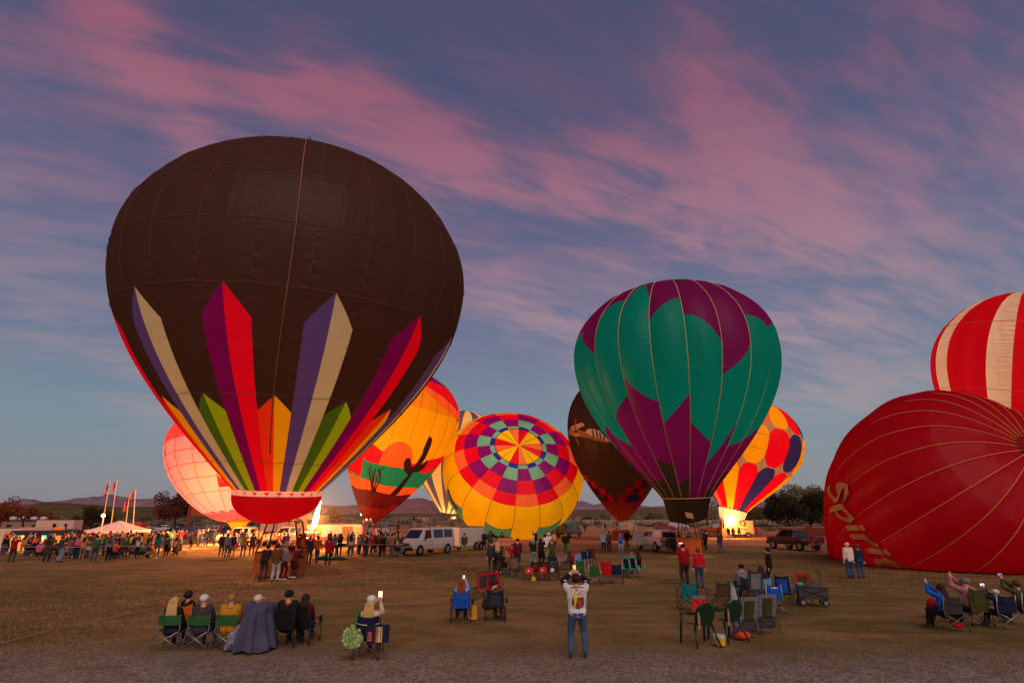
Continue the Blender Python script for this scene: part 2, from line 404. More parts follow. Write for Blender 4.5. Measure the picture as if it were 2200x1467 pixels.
def near_kit(pose, female=False, build=1.0, hair='short', coat=None, fat=0):
    """person as body + jacket + trousers + shoes + hair"""
    key = (pose, female, round(build * 10) / 10, coat, fat); hk = ('h', pose, female, hair)
    build = key[2]
    pz = POSES[pose]; S = skeleton(pz, build, female)
    if hair != 'none' and hk not in KITS: KITS[hk] = [({'cap': 'cap', 'beanie': 'beanie', 'hood': 'hood', 'cowboy': 'hat'}.get(hair, 'hair'), hairpart(S, hair), 'hair')]
    if key in KITS: return KITS[key] + KITS.get(hk, [])
    L = bones(S, build, female, coat, fat)
    parts = []
    parts.append(('body', remesh(capsules_mesh([(a, b, r0 * (.9 if a != 'skin' else 1), c, r1 * (.9 if a != 'skin' else 1)) for a, b, r0, c, r1 in L]), .024, 2), 'skin'))
    T = [l for l in L if l[0] == 'top']
    if coat == 'coat': T += [('top', S['hp%d' % i], .12, lerp(S['hp%d' % i], S['kn%d' % i], .75), .125) for i in (0, 1)] + [('top', (S['hp0'] + S['hp1']) / 2 + Vector((0, -.02, 0)), .12, (S['kn0'] + S['kn1']) / 2 * .6 + (S['hp0'] + S['hp1']) / 2 * .4, .12)]
    else: T += [('top', S['pel'] + Vector((sg * .06, 0, 0)), .13 * build, S['pel'] + S['sp'] * .1 + Vector((sg * .06, 0, 0)), .12 * build) for sg in (-1, 1)]
    parts.append(('jacket', remesh(capsules_mesh(T, .014), .022, 2), 'top'))
    Bt = [l for l in L if l[0] == 'bottom']; parts.append(('trousers', remesh(capsules_mesh(Bt, .01), .022, 2), 'bottom'))
    for l in [l for l in L if l[0] == 'shoe']: parts.append(('shoe', remesh(capsules_mesh([l], .006), .018, 2), 'shoe'))
    for i in (0, 1): parts.append(('hand', hand_mesh(S, i), 'skin'))
    col = MB(); col.tube([S['neck'] + Vector((.075 * math.cos(k * .7854), .07 * math.sin(k * .7854), -.03)) for k in range(9)], .02, 5); parts.append(('collar', col.mesh('collar', True), 'collar'))
    KITS[key] = parts; return parts + KITS.get(hk, [])
def crowd_kit(pose, female=False, hair='short', dress=None, fat=0):
    """one continuous body mesh with five colour zones for far figures"""
    key = ('c', pose, female, hair, dress, fat)
    if key in KITS: return KITS[key]
    S = skeleton(POSES[pose], 1.04, female); L = bones(S, 1.1, female, dress, fat)
    h = S['head']; L.append(('hair', h + Vector((0, -.02, .04)), .108, h + Vector((0, -.03, .02)), .105))
    if hair == 'long': L += [('hair', h + Vector((x, -.07, -.02)), .05, h + Vector((x, -.1, -.26)), .03) for x in (-.05, .05)]
    if hair == 'cap': L.append(('hair', h + Vector((0, .12, .04)), .035, h + Vector((0, .15, .035)), .03))
    if hair == 'hat': L += [('hair', h + Vector((.14 * math.cos(a), .14 * math.sin(a), .07)), .028, h + Vector((.14 * math.cos(a + .8), .14 * math.sin(a + .8), .07)), .028) for a in [k * .785 for k in range(8)]]
    me = remesh(capsules_mesh(L), .036, 2)
    order = ('skin', 'top', 'bottom', 'hair', 'shoe'); n = len(me.polygons)
    cen = np.empty(n * 3); me.polygons.foreach_get('center', cen); cen = cen.reshape(-1, 3); best = np.full(n, 1e9); lab = np.zeros(n, dtype=np.int32)
    for lb, p0, r0, p1, r1 in L:
        a = np.array(p0); d = np.array(p1) - a; t = np.clip(((cen - a) @ d) / max(d @ d, 1e-9), 0, 1)
        ds = np.linalg.norm(cen - (a + t[:, None] * d), axis=1) - (r0 + (r1 - r0) * t) + (.006 if lb == 'skin' else 0)
        w = ds < best; best[w] = ds[w]; lab[w] = order.index(lb)
    for _ in range(5): me.materials.append(None)
    me.polygons.foreach_set('material_index', lab); KITS[key] = me; return me
CN = dict(black=(30, 26, 28), charcoal=(62, 58, 62), grey=(122, 120, 124), white=(226, 222, 218), navy=(34, 38, 66), blue=(30, 90, 190), skyblue=(120, 165, 210), teal=(20, 120, 125),
          turquoise=(30, 190, 170), green=(50, 100, 50), olive=(76, 74, 40), lime=(170, 205, 50), yellow=(220, 180, 40), mustard=(190, 130, 30), orange=(225, 110, 40), red=(200, 20, 30),
          crimson=(150, 12, 22), maroon=(88, 20, 28), brown=(96, 60, 40), tan=(170, 125, 85), khaki=(150, 132, 98), beige=(206, 184, 154), cream=(228, 212, 184), pink=(220, 90, 130), magenta=(200, 20, 110), purple=(100, 50, 120),
          denim=(70, 92, 124), jeans=(56, 78, 112), paledenim=(128, 148, 172), blond=(206, 168, 106), auburn=(140, 60, 30), darkbrown=(48, 30, 24), greyhair=(150, 144, 140), lightgrey=(176, 176, 180))
CN['rose'] = (168, 112, 110)
def cm(n): return mat('cloth_plain_' + n, CN[n], .85, spec=.2, noise=.22, nscale=6, bump=.9)
SKINS = [mat('skin_light', (222, 164, 132), .6), mat('skin_tan', (196, 134, 98), .6), mat('skin_brown', (140, 90, 64), .6)]
HAIRM = lambda n: mat('hair_' + n, CN[n], .7, spec=.3)
def person(loc, rz, pose, top, bottom, hair, haircol, label, h=1.74, female=False, build=1.0, coat=None, fat=0, group=None, shoe='charcoal', skin=0, collar=None, near=True):
    s = h / 1.74
    if pose.startswith('sit') and near: s *= .97; build += .12
    if near:
        t = thing('person', label, 'person', loc, rz, group); t.scale = (s, s, s)
        M = dict(skin=SKINS[skin], top=cm(top), bottom=cm(bottom), shoe=cm(shoe), hair=HAIRM(haircol) if hair in ('short', 'long', 'blond', 'ponytail', 'bun') else cm(haircol), collar=cm(collar or top))
        for nm, me, sl in near_kit(pose, female, build, hair, coat, fat):
            if not me.materials: me.materials.append(None)
            put(nm, me, M[sl], t)
        return t
    me = crowd_kit(pose, female, {'blond': 'long', 'ponytail': 'long', 'bun': 'short', 'beanie': 'short', 'hood': 'short', 'none': 'short', 'cowboy': 'hat'}.get(hair, hair), coat, fat)
    o = put('person', me, [SKINS[skin], cm(top), cm(bottom), cm(haircol), cm(shoe)], None, loc, rz); o.scale = (s, s, s)
    o['label'] = label; o['category'] = 'person'
    if group: o['group'] = group
    return o
# build the figures first, while the scene is still small
for p_ in ('stand', 'pocket', 'fold', 'photo', 'wave', 'walk', 'sit', 'sitphoto', 'lean'):
    for fem, hr in ((False, 'short'), (False, 'cap'), (True, 'long')): crowd_kit(p_, fem, hr)
for k_ in (('sit', 1, 1, None), ('sit', 1, .9, None), ('sit', 0, 1.1, None), ('sitphoto', 1, 1, None), ('sitlean', 0, 1.1, None), ('photohigh', 0, 1.1, None), ('stand', 0, 1, None), ('stand', 1, 1, None), ('pocket', 0, 1, None), ('wave', 1, 1, None), ('photo', 1, 1, None), ('photo', 1, 1, 'coat'), ('fold', 0, 1, None), ('stand', 1, 1, 'skirt'), ('walk', 0, 1, None), ('pocket', 1, 1, 'coat'), ('photo', 0, 1, None), ('photo', 0, 1.3, None), ('stand', 0, 1.2, None), ('sithigh', 1, 1, None), ('sithigh', 0, 1.2, None), ('sithigh', 0, 1, None), ('lean', 0, 1.1, None), ('pocket', 0, 1.1, None), ('lean', 1, 1, 'coat'), ('wave', 0, 1, None), ('sit', 0, 1.2, None)):
    near_kit(k_[0], bool(k_[1]), k_[2], 'none', k_[3])
for a in ((True, 'hat', None), (False, 'short', 'coat')): crowd_kit('stand', a[0], a[1], a[2])
# ------------------------------------------------------------------ ground
def ground_material():
    m = bpy.data.materials.new('dry_turf'); m.use_nodes = True; nt = m.node_tree; p = nt.nodes['Principled BSDF']
    p.inputs['Roughness'].default_value = .95; p.inputs['Specular IOR Level'].default_value = .1
    N = nt.nodes.new; L = nt.links.new
    tcn = N('ShaderNodeTexCoord')
    def no(scale, det=6, rough=.6, mp=None, dist=0):
        n = N('ShaderNodeTexNoise'); n.inputs['Scale'].default_value = scale; n.inputs['Detail'].default_value = det; n.inputs['Roughness'].default_value = rough; n.inputs['Distortion'].default_value = dist
        if mp:
            q = N('ShaderNodeMapping'); q.inputs['Scale'].default_value = mp; L(tcn.outputs['Object'], q.inputs[0]); L(q.outputs[0], n.inputs['Vector'])
        else: L(tcn.outputs['Object'], n.inputs['Vector'])
        return n.outputs[0]
    def rng(x, a, b):
        n = N('ShaderNodeMapRange'); n.interpolation_type = 'SMOOTHSTEP'; n.inputs[1].default_value = a; n.inputs[2].default_value = b; L(x, n.inputs[0]); return n.outputs[0]
    def mix(f, a, b):
        n = N('ShaderNodeMix'); n.data_type = 'RGBA'
        L(f, n.inputs[0])
        for i, v in ((6, a), (7, b)):
            if isinstance(v, tuple): n.inputs[i].default_value = v
            else: L(v, n.inputs[i])
        return n.outputs[2]
    big = rng(no(.07, 5, .6, (1, 2.2, 1), .6), .34, .70)
    mid = rng(no(.5, 6, .65, (1, 1.8, 1)), .35, .65)
    fine = rng(no(9, 8, .75), .3, .7)
    green = mix(mid, C((100, 92, 46)), C((136, 112, 66))); straw = mix(mid, C((150, 114, 74)), C((176, 140, 96)))
    turf = mix(big, green, straw)
    turf = mix(rng(no(2.6, 8, .75), .52, .78), turf, C((150, 122, 84)))
    dk = N('ShaderNodeMix'); dk.data_type = 'RGBA'; dk.blend_type = 'MULTIPLY'; dk.inputs[0].default_value = .7
    L(turf, dk.inputs[6]); L(mix(fine, (.62, .6, .58, 1), (1.25, 1.22, 1.18, 1)), dk.inputs[7])
    # gravel apron near the viewer (y < 15.6 m) and dirt lot beyond 75 m
    sep = N('ShaderNodeSeparateXYZ'); L(tcn.outputs['Object'], sep.inputs[0])
    def math_(op, a, b):
        n = N('ShaderNodeMath'); n.operation = op
        for i, v in enumerate((a, b)):
            if isinstance(v, (int, float)): n.inputs[i].default_value = v
            else: L(v, n.inputs[i])
        return n.outputs[0]
    yy = math_('ADD', math_('ADD', sep.outputs[1], math_('MULTIPLY', sep.outputs[0], .02)), math_('MULTIPLY', math_('SUBTRACT', no(.5, 5), .5), 3.0))
    yy = math_('ADD', yy, math_('MULTIPLY', math_('SUBTRACT', no(6, 5, .7), .5), 2.0))
    gm = rng(yy, 17.2, 13.4)
    vor = N('ShaderNodeTexVoronoi'); vor.inputs['Scale'].default_value = 16; L(tcn.outputs['Object'], vor.inputs['Vector'])
    cr2 = N('ShaderNodeValToRGB'); L(vor.outputs['Color'], cr2.inputs[0])
    cr2.color_ramp.elements[0].color = C((106, 94, 82)); cr2.color_ramp.elements[1].color = C((196, 176, 154))
    grav = mix(rng(no(1.4, 6, .7), .45, .75), cr2.outputs[0], C((128, 108, 88)))
    c1 = mix(gm, dk.outputs[2], grav)
    dirt = mix(rng(no(.12, 6, .6, (1, 3, 1)), .35, .65), C((170, 104, 70)), C((204, 140, 92)))
    dm = rng(math_('ADD', sep.outputs[1], math_('MULTIPLY', math_('SUBTRACT', no(.09, 4), .5), 40.0)), 60, 78)
    c2 = mix(dm, c1, dirt)
    # desert flat with bands of scrub and pale wash
    far = mix(rng(no(.03, 7, .7, (1, 4, 1)), .42, .6), C((122, 100, 72)), C((178, 138, 104)))
    far = mix(rng(no(.35, 5, .7), .56, .66), far, C((74, 74, 44)))
    c3 = mix(rng(sep.outputs[1], 150, 190), c2, far)
    L(c3, p.inputs['Base Color'])
    bp = N('ShaderNodeBump'); bp.inputs['Strength'].default_value = .8; bp.inputs['Distance'].default_value = .05
    hsum = math_('ADD', math_('MULTIPLY', fine, .6), math_('MULTIPLY', vor.outputs['Distance'], gm)); L(hsum, bp.inputs['Height']); L(bp.outputs[0], p.inputs['Normal'])
    return m
gm_ = ground_material()
g = MB(); xs = [-9000, -2500, -700, -250] + [-120 + 8 * i for i in range(31)] + [250, 700, 2500, 9000]
ysl = [-60, -20, 0] + [4 + 4 * i for i in range(35)] + [150, 200, 300, 500, 900, 1800, 4000, 9000]
def gz(x, y):
    a = .05 * math.sin(x * .11 + 1) * math.sin(y * .09) + .03 * math.sin(x * .23) * math.cos(y * .17 + .4)
    return a * min(1, max(0, (y - 6) / 20)) * (1 if y < 140 and abs(x) < 121 else 0) - .06 + terrain(x, y)
g.v = [(x, y, gz(x, y)) for y in ysl for x in xs]; W0 = len(xs)
g.f = [(j * W0 + i, j * W0 + i + 1, (j + 1) * W0 + i + 1, (j + 1) * W0 + i) for j in range(len(ysl) - 1) for i in range(W0 - 1)]; g.fm = [0] * len(g.f)
kind(B('ground', g, gm_, None, True), 'structure')

# grass blades and loose stones of the near ground
rg = random.Random(3)
def scatter(name, n, ymin, ymax, mk, mats, label):
    mb = MB()
    for _ in range(n):
        y = ymin * (ymax / ymin) ** rg.random(); x = (rg.random() * 2 - 1) * (y * .98 + 2); mk(mb, x, y)
    o = B(name, mb, mats, None); kind(o, 'stuff'); o['label'] = label; return o
def blade(mb, x, y):
    h = rg.uniform(.0, .022) * (1 + .6 * (rg.random() < .08)); a = rg.random() * 6.28; s = .007 + y * .0005
    z = gz(x, y) if y > 6 else -.06; z = -.05
    c_, s_ = math.cos(a) * s, math.sin(a) * s; lx, ly = rg.uniform(-.03, .03), rg.uniform(-.03, .03)
    mb.add([(x - c_, y - s_, z - .02), (x + c_, y + s_, z - .02), (x + lx, y + ly, z + .012 + h)], [(0, 1, 2)], rg.choice((0, 0, 0, 1, 1, 1, 2)))
scatter('grass', 110000, 14, 42, blade, [mat('blade_green', (86, 80, 42), .9), mat('blade_straw', (128, 98, 62), .9), mat('blade_pale', (172, 144, 108), .9)], 'short dry turf covering the field')
def stone(mb, x, y):
    s = rg.uniform(.006, .015) * (1.5 if rg.random() < .04 else 1); z = -.055; a = rg.random() * 1.5
    vs = [(x + s * math.cos(a + k * 1.571) * rg.uniform(.7, 1.2), y + s * math.sin(a + k * 1.571), z) for k in range(4)] + [(x, y, z + s * 1.1)]
    mb.add(vs, [(0, 1, 4), (1, 2, 4), (2, 3, 4), (3, 0, 4)], rg.choice((0, 0, 1, 2)))
scatter('gravel', 42000, 8.5, 16.8, stone, [mat('stone_dark', (84, 74, 72), .9), mat('stone_grey', (136, 122, 118), .9), mat('stone_pale', (168, 154, 148), .9)], 'loose grey gravel along the near edge')

# ------------------------------------------------------------------ hills
def hill(name, Y, prof_px, depth, m, sm=1.0, amp=.12, seed=1, n=160):
    """ridge whose crest follows a profile of (photo x, photo y) at distance Y"""
    rr = np.random.RandomState(seed); ph = rr.rand(12) * 6.28
    x0, x1 = prof_px[0][0], prof_px[-1][0]; rows = 14
    def fn(u, v):
        px = lerp(x0, x1, u); py = interp(px, prof_px); top = atY(px, py, Y)
        s = math.sin(math.pi * v) if v <= .5 else math.sin(math.pi * v) ** .7
        h = top.z * s ** 1.1
        yy = Y + depth * (v - .5); xx = top.x * yy / Y if v < .5 else top.x
        ns = sum(math.sin(xx / Y * (28 + 19 * k) + yy / depth * (5 + 3 * k) + ph[k]) / (k + 1.5) for k in range(7))
        return Vector((xx, yy, -3 + max(0, h * (1 + amp * ns * (1 - abs(2 * v - 1)) * (.35 if abs(v - .5) < .05 else 1)))))
    return kind(B(name, MB().grid(fn, n, rows), m, None, True), 'structure')
def hillmat(name, a, b, c_, s1, s2):
    m = bpy.data.materials.new(name); m.use_nodes = True; nt = m.node_tree; p = nt.nodes['Principled BSDF']; p.inputs['Roughness'].default_value = 1; p.inputs['Specular IOR Level'].default_value = 0
    t = nt.nodes.new('ShaderNodeTexCoord'); pr = None
    def no(s, d=8):
        mp = nt.nodes.new('ShaderNodeMapping'); mp.inputs['Scale'].default_value = (1, .5, 3); nt.links.new(t.outputs['Object'], mp.inputs[0])
        n = nt.nodes.new('ShaderNodeTexNoise'); n.inputs['Scale'].default_value = s; n.inputs['Detail'].default_value = d; n.inputs['Roughness'].default_value = .7; nt.links.new(mp.outputs[0], n.inputs['Vector'])
        r_ = nt.nodes.new('ShaderNodeMapRange'); r_.inputs[1].default_value = .4; r_.inputs[2].default_value = .6; nt.links.new(n.outputs[0], r_.inputs[0]); return r_.outputs[0]
    m1 = nt.nodes.new('ShaderNodeMix'); m1.data_type = 'RGBA'; m1.inputs[6].default_value = C(a); m1.inputs[7].default_value = C(b); nt.links.new(no(s1), m1.inputs[0])
    m2 = nt.nodes.new('ShaderNodeMix'); m2.data_type = 'RGBA'; nt.links.new(m1.outputs[2], m2.inputs[6]); m2.inputs[7].default_value = C(c_)
    q = no(s2); mm = nt.nodes.new('ShaderNodeMath'); mm.operation = 'MULTIPLY'; mm.inputs[1].default_value = .6; nt.links.new(q, mm.inputs[0]); nt.links.new(mm.outputs[0], m2.inputs[0])
    nt.links.new(m2.outputs[2], p.inputs['Base Color']); return m
rock = hillmat('mountain_rock', (142, 112, 122), (170, 134, 136), (120, 102, 118), .012, .004)  # distance haze is put into this rock colour, greyed and faded
mesa = hillmat('mesa_rock', (146, 102, 98), (190, 134, 120), (120, 88, 92), .012, .003)
scrubm = hillmat('scrub_slope', (94, 84, 52), (128, 104, 70), (66, 64, 38), .06, .25)
farm = hillmat('far_slope', (112, 92, 70), (140, 108, 84), (88, 78, 56), .02, .08)
hill('mountain', 5200, [(-250, 1088), (0, 1080), (30, 1075), (50, 1072), (75, 1075), (100, 1076), (130, 1073), (150, 1070), (165, 1067), (185, 1069), (200, 1067), (215, 1071), (226, 1063), (235, 1066), (250, 1069), (265, 1067), (290, 1071), (340, 1069), (420, 1074), (600, 1082), (700, 1084), (800, 1088)], 1500, rock, seed=2, n=260)
hill('mountain', 4200, [(690, 1107), (740, 1086), (760, 1083), (800, 1084), (830, 1083), (850, 1077), (870, 1071), (900, 1069), (915, 1071), (935, 1078), (950, 1088), (985, 1098), (1040, 1104), (1100, 1107)], 1200, mesa, seed=4, n=160)
hill('mountain', 6000, [(1160, 1107), (1200, 1092), (1225, 1080), (1250, 1074), (1262, 1077), (1275, 1083), (1300, 1081), (1340, 1085), (1400, 1087), (1440, 1085), (1560, 1086), (1630, 1082), (1650, 1079), (1665, 1081), (1720, 1084), (1850, 1080), (2000, 1084), (2300, 1080), (2500, 1090)], 1500, rock, seed=5, n=260)
hill('foothill', 900, [(-500, 1078), (0, 1085), (30, 1082), (80, 1079), (140, 1077), (175, 1079), (210, 1084), (260, 1084), (330, 1083), (420, 1086), (520, 1092), (640, 1097), (720, 1100), (800, 1106)], 420, scrubm, seed=6, n=120)
hill('foothill', 2400, [(1150, 1100), (1250, 1092), (1330, 1091), (1400, 1090), (1460, 1093), (1560, 1090), (1640, 1087), (1760, 1092), (1900, 1088), (2300, 1086), (2600, 1098)], 800, farm, seed=8, n=140)
hill('foothill', 2600, [(700, 1107), (780, 1101), (880, 1100), (960, 1102), (1060, 1103), (1200, 1101), (1260, 1104)], 600, farm, seed=9, n=100)
# ------------------------------------------------------------------ balloons
class Env:
    def __init__(s, base, tx, ty, Rr, L, m, tm, q, n, bulge=.006, ng=24, u0=0, clamp=False):
        s.b = Vector(base); s.R = Rr; s.L = L; s.m = m; s.tm = tm; s.q = q; s.n = n
        s.bulge = bulge; s.du = 360 / ng; s.u0 = u0; s.clamp = clamp
        s.a = Vector((math.sin(tx), -math.sin(ty) * math.cos(tx), math.cos(ty) * math.cos(tx)))
        e = Vector((0, 1, 0)).cross(s.a) if abs(s.a.y) < .9 else Vector((1, 0, 0)).cross(s.a)
        s.e1 = e.normalized(); s.e2 = s.a.cross(s.e1)
    def r(s, t):
        t = min(max(t, 0), 1)
        if t < s.tm: return s.R * (s.m + (1 - s.m) * math.sin(math.pi / 2 * t / s.tm) ** s.q)
        return s.R * max(0, 1 - ((t - s.tm) / (1 - s.tm)) ** s.n) ** (1 / s.n)
    def P(s, u, t, off=0.0):
        f = ((u - s.u0) / s.du) % 1.0
        k = 1 - s.bulge * (1 - abs(math.sin(math.pi * f)) ** .8) * min(1, (1 - t) * 8) * (1 if t > 0 else 1)
        rr = s.r(t) * k; a = R(u)
        n = s.e1 * math.cos(a) + s.e2 * math.sin(a)
        p = s.b + s.a * (s.L * t) + n * rr
        if off:
            e = .004; t2 = min(t + e, 1); t1 = max(t - e, 0)
            dr = (s.r(t2) - s.r(t1)); dl = s.L * (t2 - t1); q = math.hypot(dr, dl) or 1
            p = p + (n * (dl / q) - s.a * (dr / q)) * off
        if s.clamp: p.z = max(p.z, .02)
        return p
def envpanel(E_, par, u0, u1, fb, ft, m, nu=5, nv=None, name='gore_panel'):
    fb_ = fb if callable(fb) else (lambda x: fb); ft_ = ft if callable(ft) else (lambda x: ft)
    h = max(abs(ft_(k) - fb_(k)) for k in (0, .5, 1))
    if h < 1e-4: return None
    nv = nv or max(2, int(h * 34) + 1)
    hi = max(ft_(.5), ft_(0)) > .9
    def fn(x, v):
        b, t = fb_(x), ft_(x)
        tt = t - (t - b) * (1 - v) ** 2 if hi else lerp(b, t, v)
        return E_.P(lerp(u0, u1, x), tt)
    g = MB().grid(fn, nu, nv)
    o = B(name, g, m, par, True); me = o.data; uvl = me.uv_layers.new(name='UVMap')
    f0 = ((u0 - E_.u0) / E_.du) % 1.0; f0 = 0 if f0 > .999 else f0; w = (u1 - u0) / E_.du
    vi = np.empty(len(me.loops), dtype=np.int32); me.loops.foreach_get('vertex_index', vi)
    i = vi % (nu + 1); j = vi // (nu + 1); x = i / nu
    tb = np.array([fb_(k / nu) for k in range(nu + 1)])[i]; tt = np.array([ft_(k / nu) for k in range(nu + 1)])[i]; vv = j / nv
    t_ = tt - (tt - tb) * (1 - vv) ** 2 if hi else tb + (tt - tb) * vv
    uvl.data.foreach_set('uv', np.stack([f0 + x * w, t_ * E_.L], 1).astype(np.float32).ravel())
    return o
def tape(E_, par, pts, w, m, off=.03, name='load_tape', n=4):
    mb = MB(); mb.tube([E_.P(u, t, off) for u, t in pts], w, n); return B(name, mb, m, par, True)
def vtape(E_, par, u, t0, t1, w, m, name='load_tape'):
    N = 34; pts = []
    for i in range(N + 1):
        x = i / N; t = t1 - (t1 - t0) * (1 - x) ** 1.6 if t1 > .9 else lerp(t0, t1, x); pts.append((u, t))
    return tape(E_, par, pts, w, m, name=name)
def htape(E_, par, t, w, m, sag=.006, ng=24, u0=0):
    N = 120; pts = [(i * 360 / N, t - sag * math.sin(math.pi * (((i * 360 / N - u0) * ng / 360) % 1))) for i in range(N + 1)]
    return tape(E_, par, pts, w, m)
def decal(E_, par, poly, m, name, off=.05, cuts=3, mesh=None, umap=None):
    bm = bmesh.new()
    if mesh: bm.from_mesh(mesh)
    else:
        vs = [bm.verts.new((u, t * 200, 0)) for u, t in poly]; bm.faces.new(vs)
    bmesh.ops.triangulate(bm, faces=bm.faces[:])
    if cuts: bmesh.ops.subdivide_edges(bm, edges=bm.edges[:], cuts=cuts, use_grid_fill=True)
    for v in bm.verts:
        u, t = (umap(v.co) if umap else (v.co.x, v.co.y / 200)); v.co = E_.P(u, t, off)
    me = bpy.data.meshes.new(name); bm.to_mesh(me); bm.free()
    return put(name, me, m, par)
def strokes(E_, par, lines, w, m, name, off=.05):
    """painted lines: ribbons in (u, t) space laid on the cloth"""
    mb = MB()
    for ln in lines:
        pts = [E_.P(u, t, off) for u, t in ln]
        mb.tube(pts, w if isinstance(w, (int, float)) else w, 5)
    return B(name, mb, m, par)
def basket_kit(par, c, w, d, h, wm_, fr, frame_h=1.9, rz=0, burner=True, env=None, cable_m=None, lean=(0, 0), cloth=None):
    """wicker basket, padded uprights, burner frame and cables to the mouth, all as parts of the balloon"""
    c = Vector(c); M = Matrix.Rotation(rz, 3, 'Z')
    def W(x, y, z): return c + M @ Vector((x + lean[0] * z, y + lean[1] * z, z))
    bk = MB()
    for sx_, sy_, dx_, dy_ in ((0, -1, w, .07), (0, 1, w, .07), (-1, 0, .07, d), (1, 0, .07, d)):
        bk.grid(lambda u, v: W((sx_ * w / 2 if sx_ else (u - .5) * w), (sy_ * d / 2 if sy_ else (u - .5) * d), .06 + v * h + (.06 * abs(2 * u - 1) ** 2 * v)), 10, 6)
    bk.add([W(x, y, .07) for x, y in ((-w / 2, -d / 2), (w / 2, -d / 2), (w / 2, d / 2), (-w / 2, d / 2))], [(0, 1, 2, 3)])
    bo = B('basket', bk, wm_, par)
    sol = bo.modifiers.new('thick', 'SOLIDIFY'); sol.thickness = .05
    rm = MB(); q = [W(x, y, h + .1) for x, y in ((-w / 2, -d / 2), (w / 2, -d / 2), (w / 2, d / 2), (-w / 2, d / 2))]
    rm.tube(q + [q[0]], .045, 6); B('rim', rm, MATS.get('suede') or mat('suede', (96, 60, 40), .9), bo)
    sk = MB()
    for y in (-d / 2 + .12, d / 2 - .12): sk.tube([W(-w / 2, y, .03), W(w / 2, y, .03)], .035, 6)
    B('runner', sk, mat('runner_wood', (190, 150, 90), .6), bo)
    top = []
    for x, y in ((-1, -1), (1, -1), (1, 1), (-1, 1)):
        p0 = W(x * w / 2, y * d / 2, h + .05); p1 = W(x * w * .33, y * d * .33, h + frame_h - 1.0 + .4); top.append(p1)
        B('upright', MB().tube([p0, p1], .05, 6), fr, bo)
    fm = MB(); fm.tube(top + [top[0]], .035, 6); B('burner_frame', fm, mat('steel', (170, 165, 160), .35, .8), bo)
    tc_ = sum(top, Vector()) / 4
    if burner:
        bn = MB()
        for dx_ in (-.22, .22):
            p = tc_ + M @ Vector((dx_, 0, .12)); bn.cyl(p, .14, .32, n=10, r2=.17)
            bn.tube([p + Vector((0, 0, .1 + .05 * k)) for k in range(2)], .19, 10)
        bn.tube([tc_ + Vector((-.4, 0, 0)), tc_ + Vector((.4, 0, 0))], .03)
        B('burner', bn, mat('burner_steel', (190, 180, 160), .3, .8), bo)
    if env:
        for k in range(8):
            u = k * 45 + 20; p1 = env.P(u, 0.0); p0 = top[k // 2]
            B('cable', MB().tube([p0, p1], .012, 4), cable_m or mat('cable_steel', (90, 86, 84), .5, .5), bo)
    return bo, tc_
def flame(par, p, h, w, tilt=(0, 0), estr=40, col=(255, 176, 90)):
    """tongue of burning gas"""
    p = Vector(p)
    def fn(u, v):
        a = 2 * math.pi * u; k = math.sin(math.pi * min(1, v * 1.0) ** .62) ** .8 * (1 - .25 * v)
        r = w * max(.03, k) * (1 + .22 * math.sin(3 * a + 7 * v) * v + .12 * math.sin(5 * a - 9 * v))
        return p + Vector((math.cos(a) * r + tilt[0] * h * v + .12 * w * math.sin(6 * v), math.sin(a) * r + tilt[1] * h * v, h * v))
    return B('flame', MB().grid(fn, 14, 16, wrap=True), mat('burner_flame_%d' % estr, (255, 255, 255), 1, emit=col, estr=estr), par, True)

GOLD_CORD = mat('load_tape_tan', (196, 150, 96), .8)
DARK_CORD = mat('seam_dark', (70, 30, 30), .8)
WICKER = mat('wicker', (168, 96, 40), .8, noise=.35, nscale=30, bump=.5)
SUEDE = mat('suede', (120, 70, 40), .9)
UPR = mat('padded_upright', (110, 60, 34), .8)
FIRE = (1, .52, .18)

# ---- A: big dark balloon with coloured spikes
EA = Env([-12.34, 31., 4.45], .03, .07, 9.233, 18.905, .243, .606, .995, 1.943, bulge=.012, ng=24, u0=263.5)
A = thing('hot_air_balloon', 'huge dark brown balloon with a ring of rainbow spikes and red scoop, largest of all', 'hot air balloon', G(578, 1245), group='hot air balloons on the field')
def child_world(o, par):
    o.parent = par; o.matrix_parent_inverse = par.matrix_world.inverted()
black = fabric('cloth_dark_brown', (70, 47, 42), .3)
ca = {k: fabric('cloth_' + k, v, .45) for k, v in dict(purple=(120, 8, 110), red=(235, 8, 50), violet=(88, 72, 160), pale=(190, 186, 168),
      green=(70, 112, 30), lime=(150, 185, 20), orange=(238, 60, 28), yellow=(240, 178, 10)).items()}
APAR = []
def addA(o): APAR.append(o); return o
for g in range(24):
    u0 = 263.5 + 15 * g
    if g % 2 == 0:
        sh, tp = .384, .455; cl, crr = (('purple', 'red'), ('violet', 'pale'))[(g // 2) % 2]
    else:
        sh, tp = .19, .226; cl, crr = (('orange', 'yellow'), ('green', 'lime'))[(g // 2) % 2]
    f1 = lambda x, sh=sh, tp=tp: lerp(sh, tp, x); f2 = lambda x, sh=sh, tp=tp: lerp(tp, sh, x)
    addA(envpanel(EA, None, u0, u0 + 7.5, 0, f1, ca[cl], 3)); addA(envpanel(EA, None, u0 + 7.5, u0 + 15, 0, f2, ca[crr], 3))
    for a, b, f in ((u0, u0 + 7.5, f1), (u0 + 7.5, u0 + 15, f2)):
        addA(envpanel(EA, None, a, b, f, .455 if tp == .226 else tp, black, 3)); addA(envpanel(EA, None, a, b, .455, .73, black, 3)); addA(envpanel(EA, None, a, b, .73, .985, black, 3))
cord = mat('tape_brown', (112, 70, 52), .8)
for t in (.075, .23, .457, .6, .73): addA(htape(EA, None, t, .014, cord, .004, 24, 263.5))
for g in range(24): addA(vtape(EA, None, 263.5 + 15 * g, .457, .985, .012, cord))
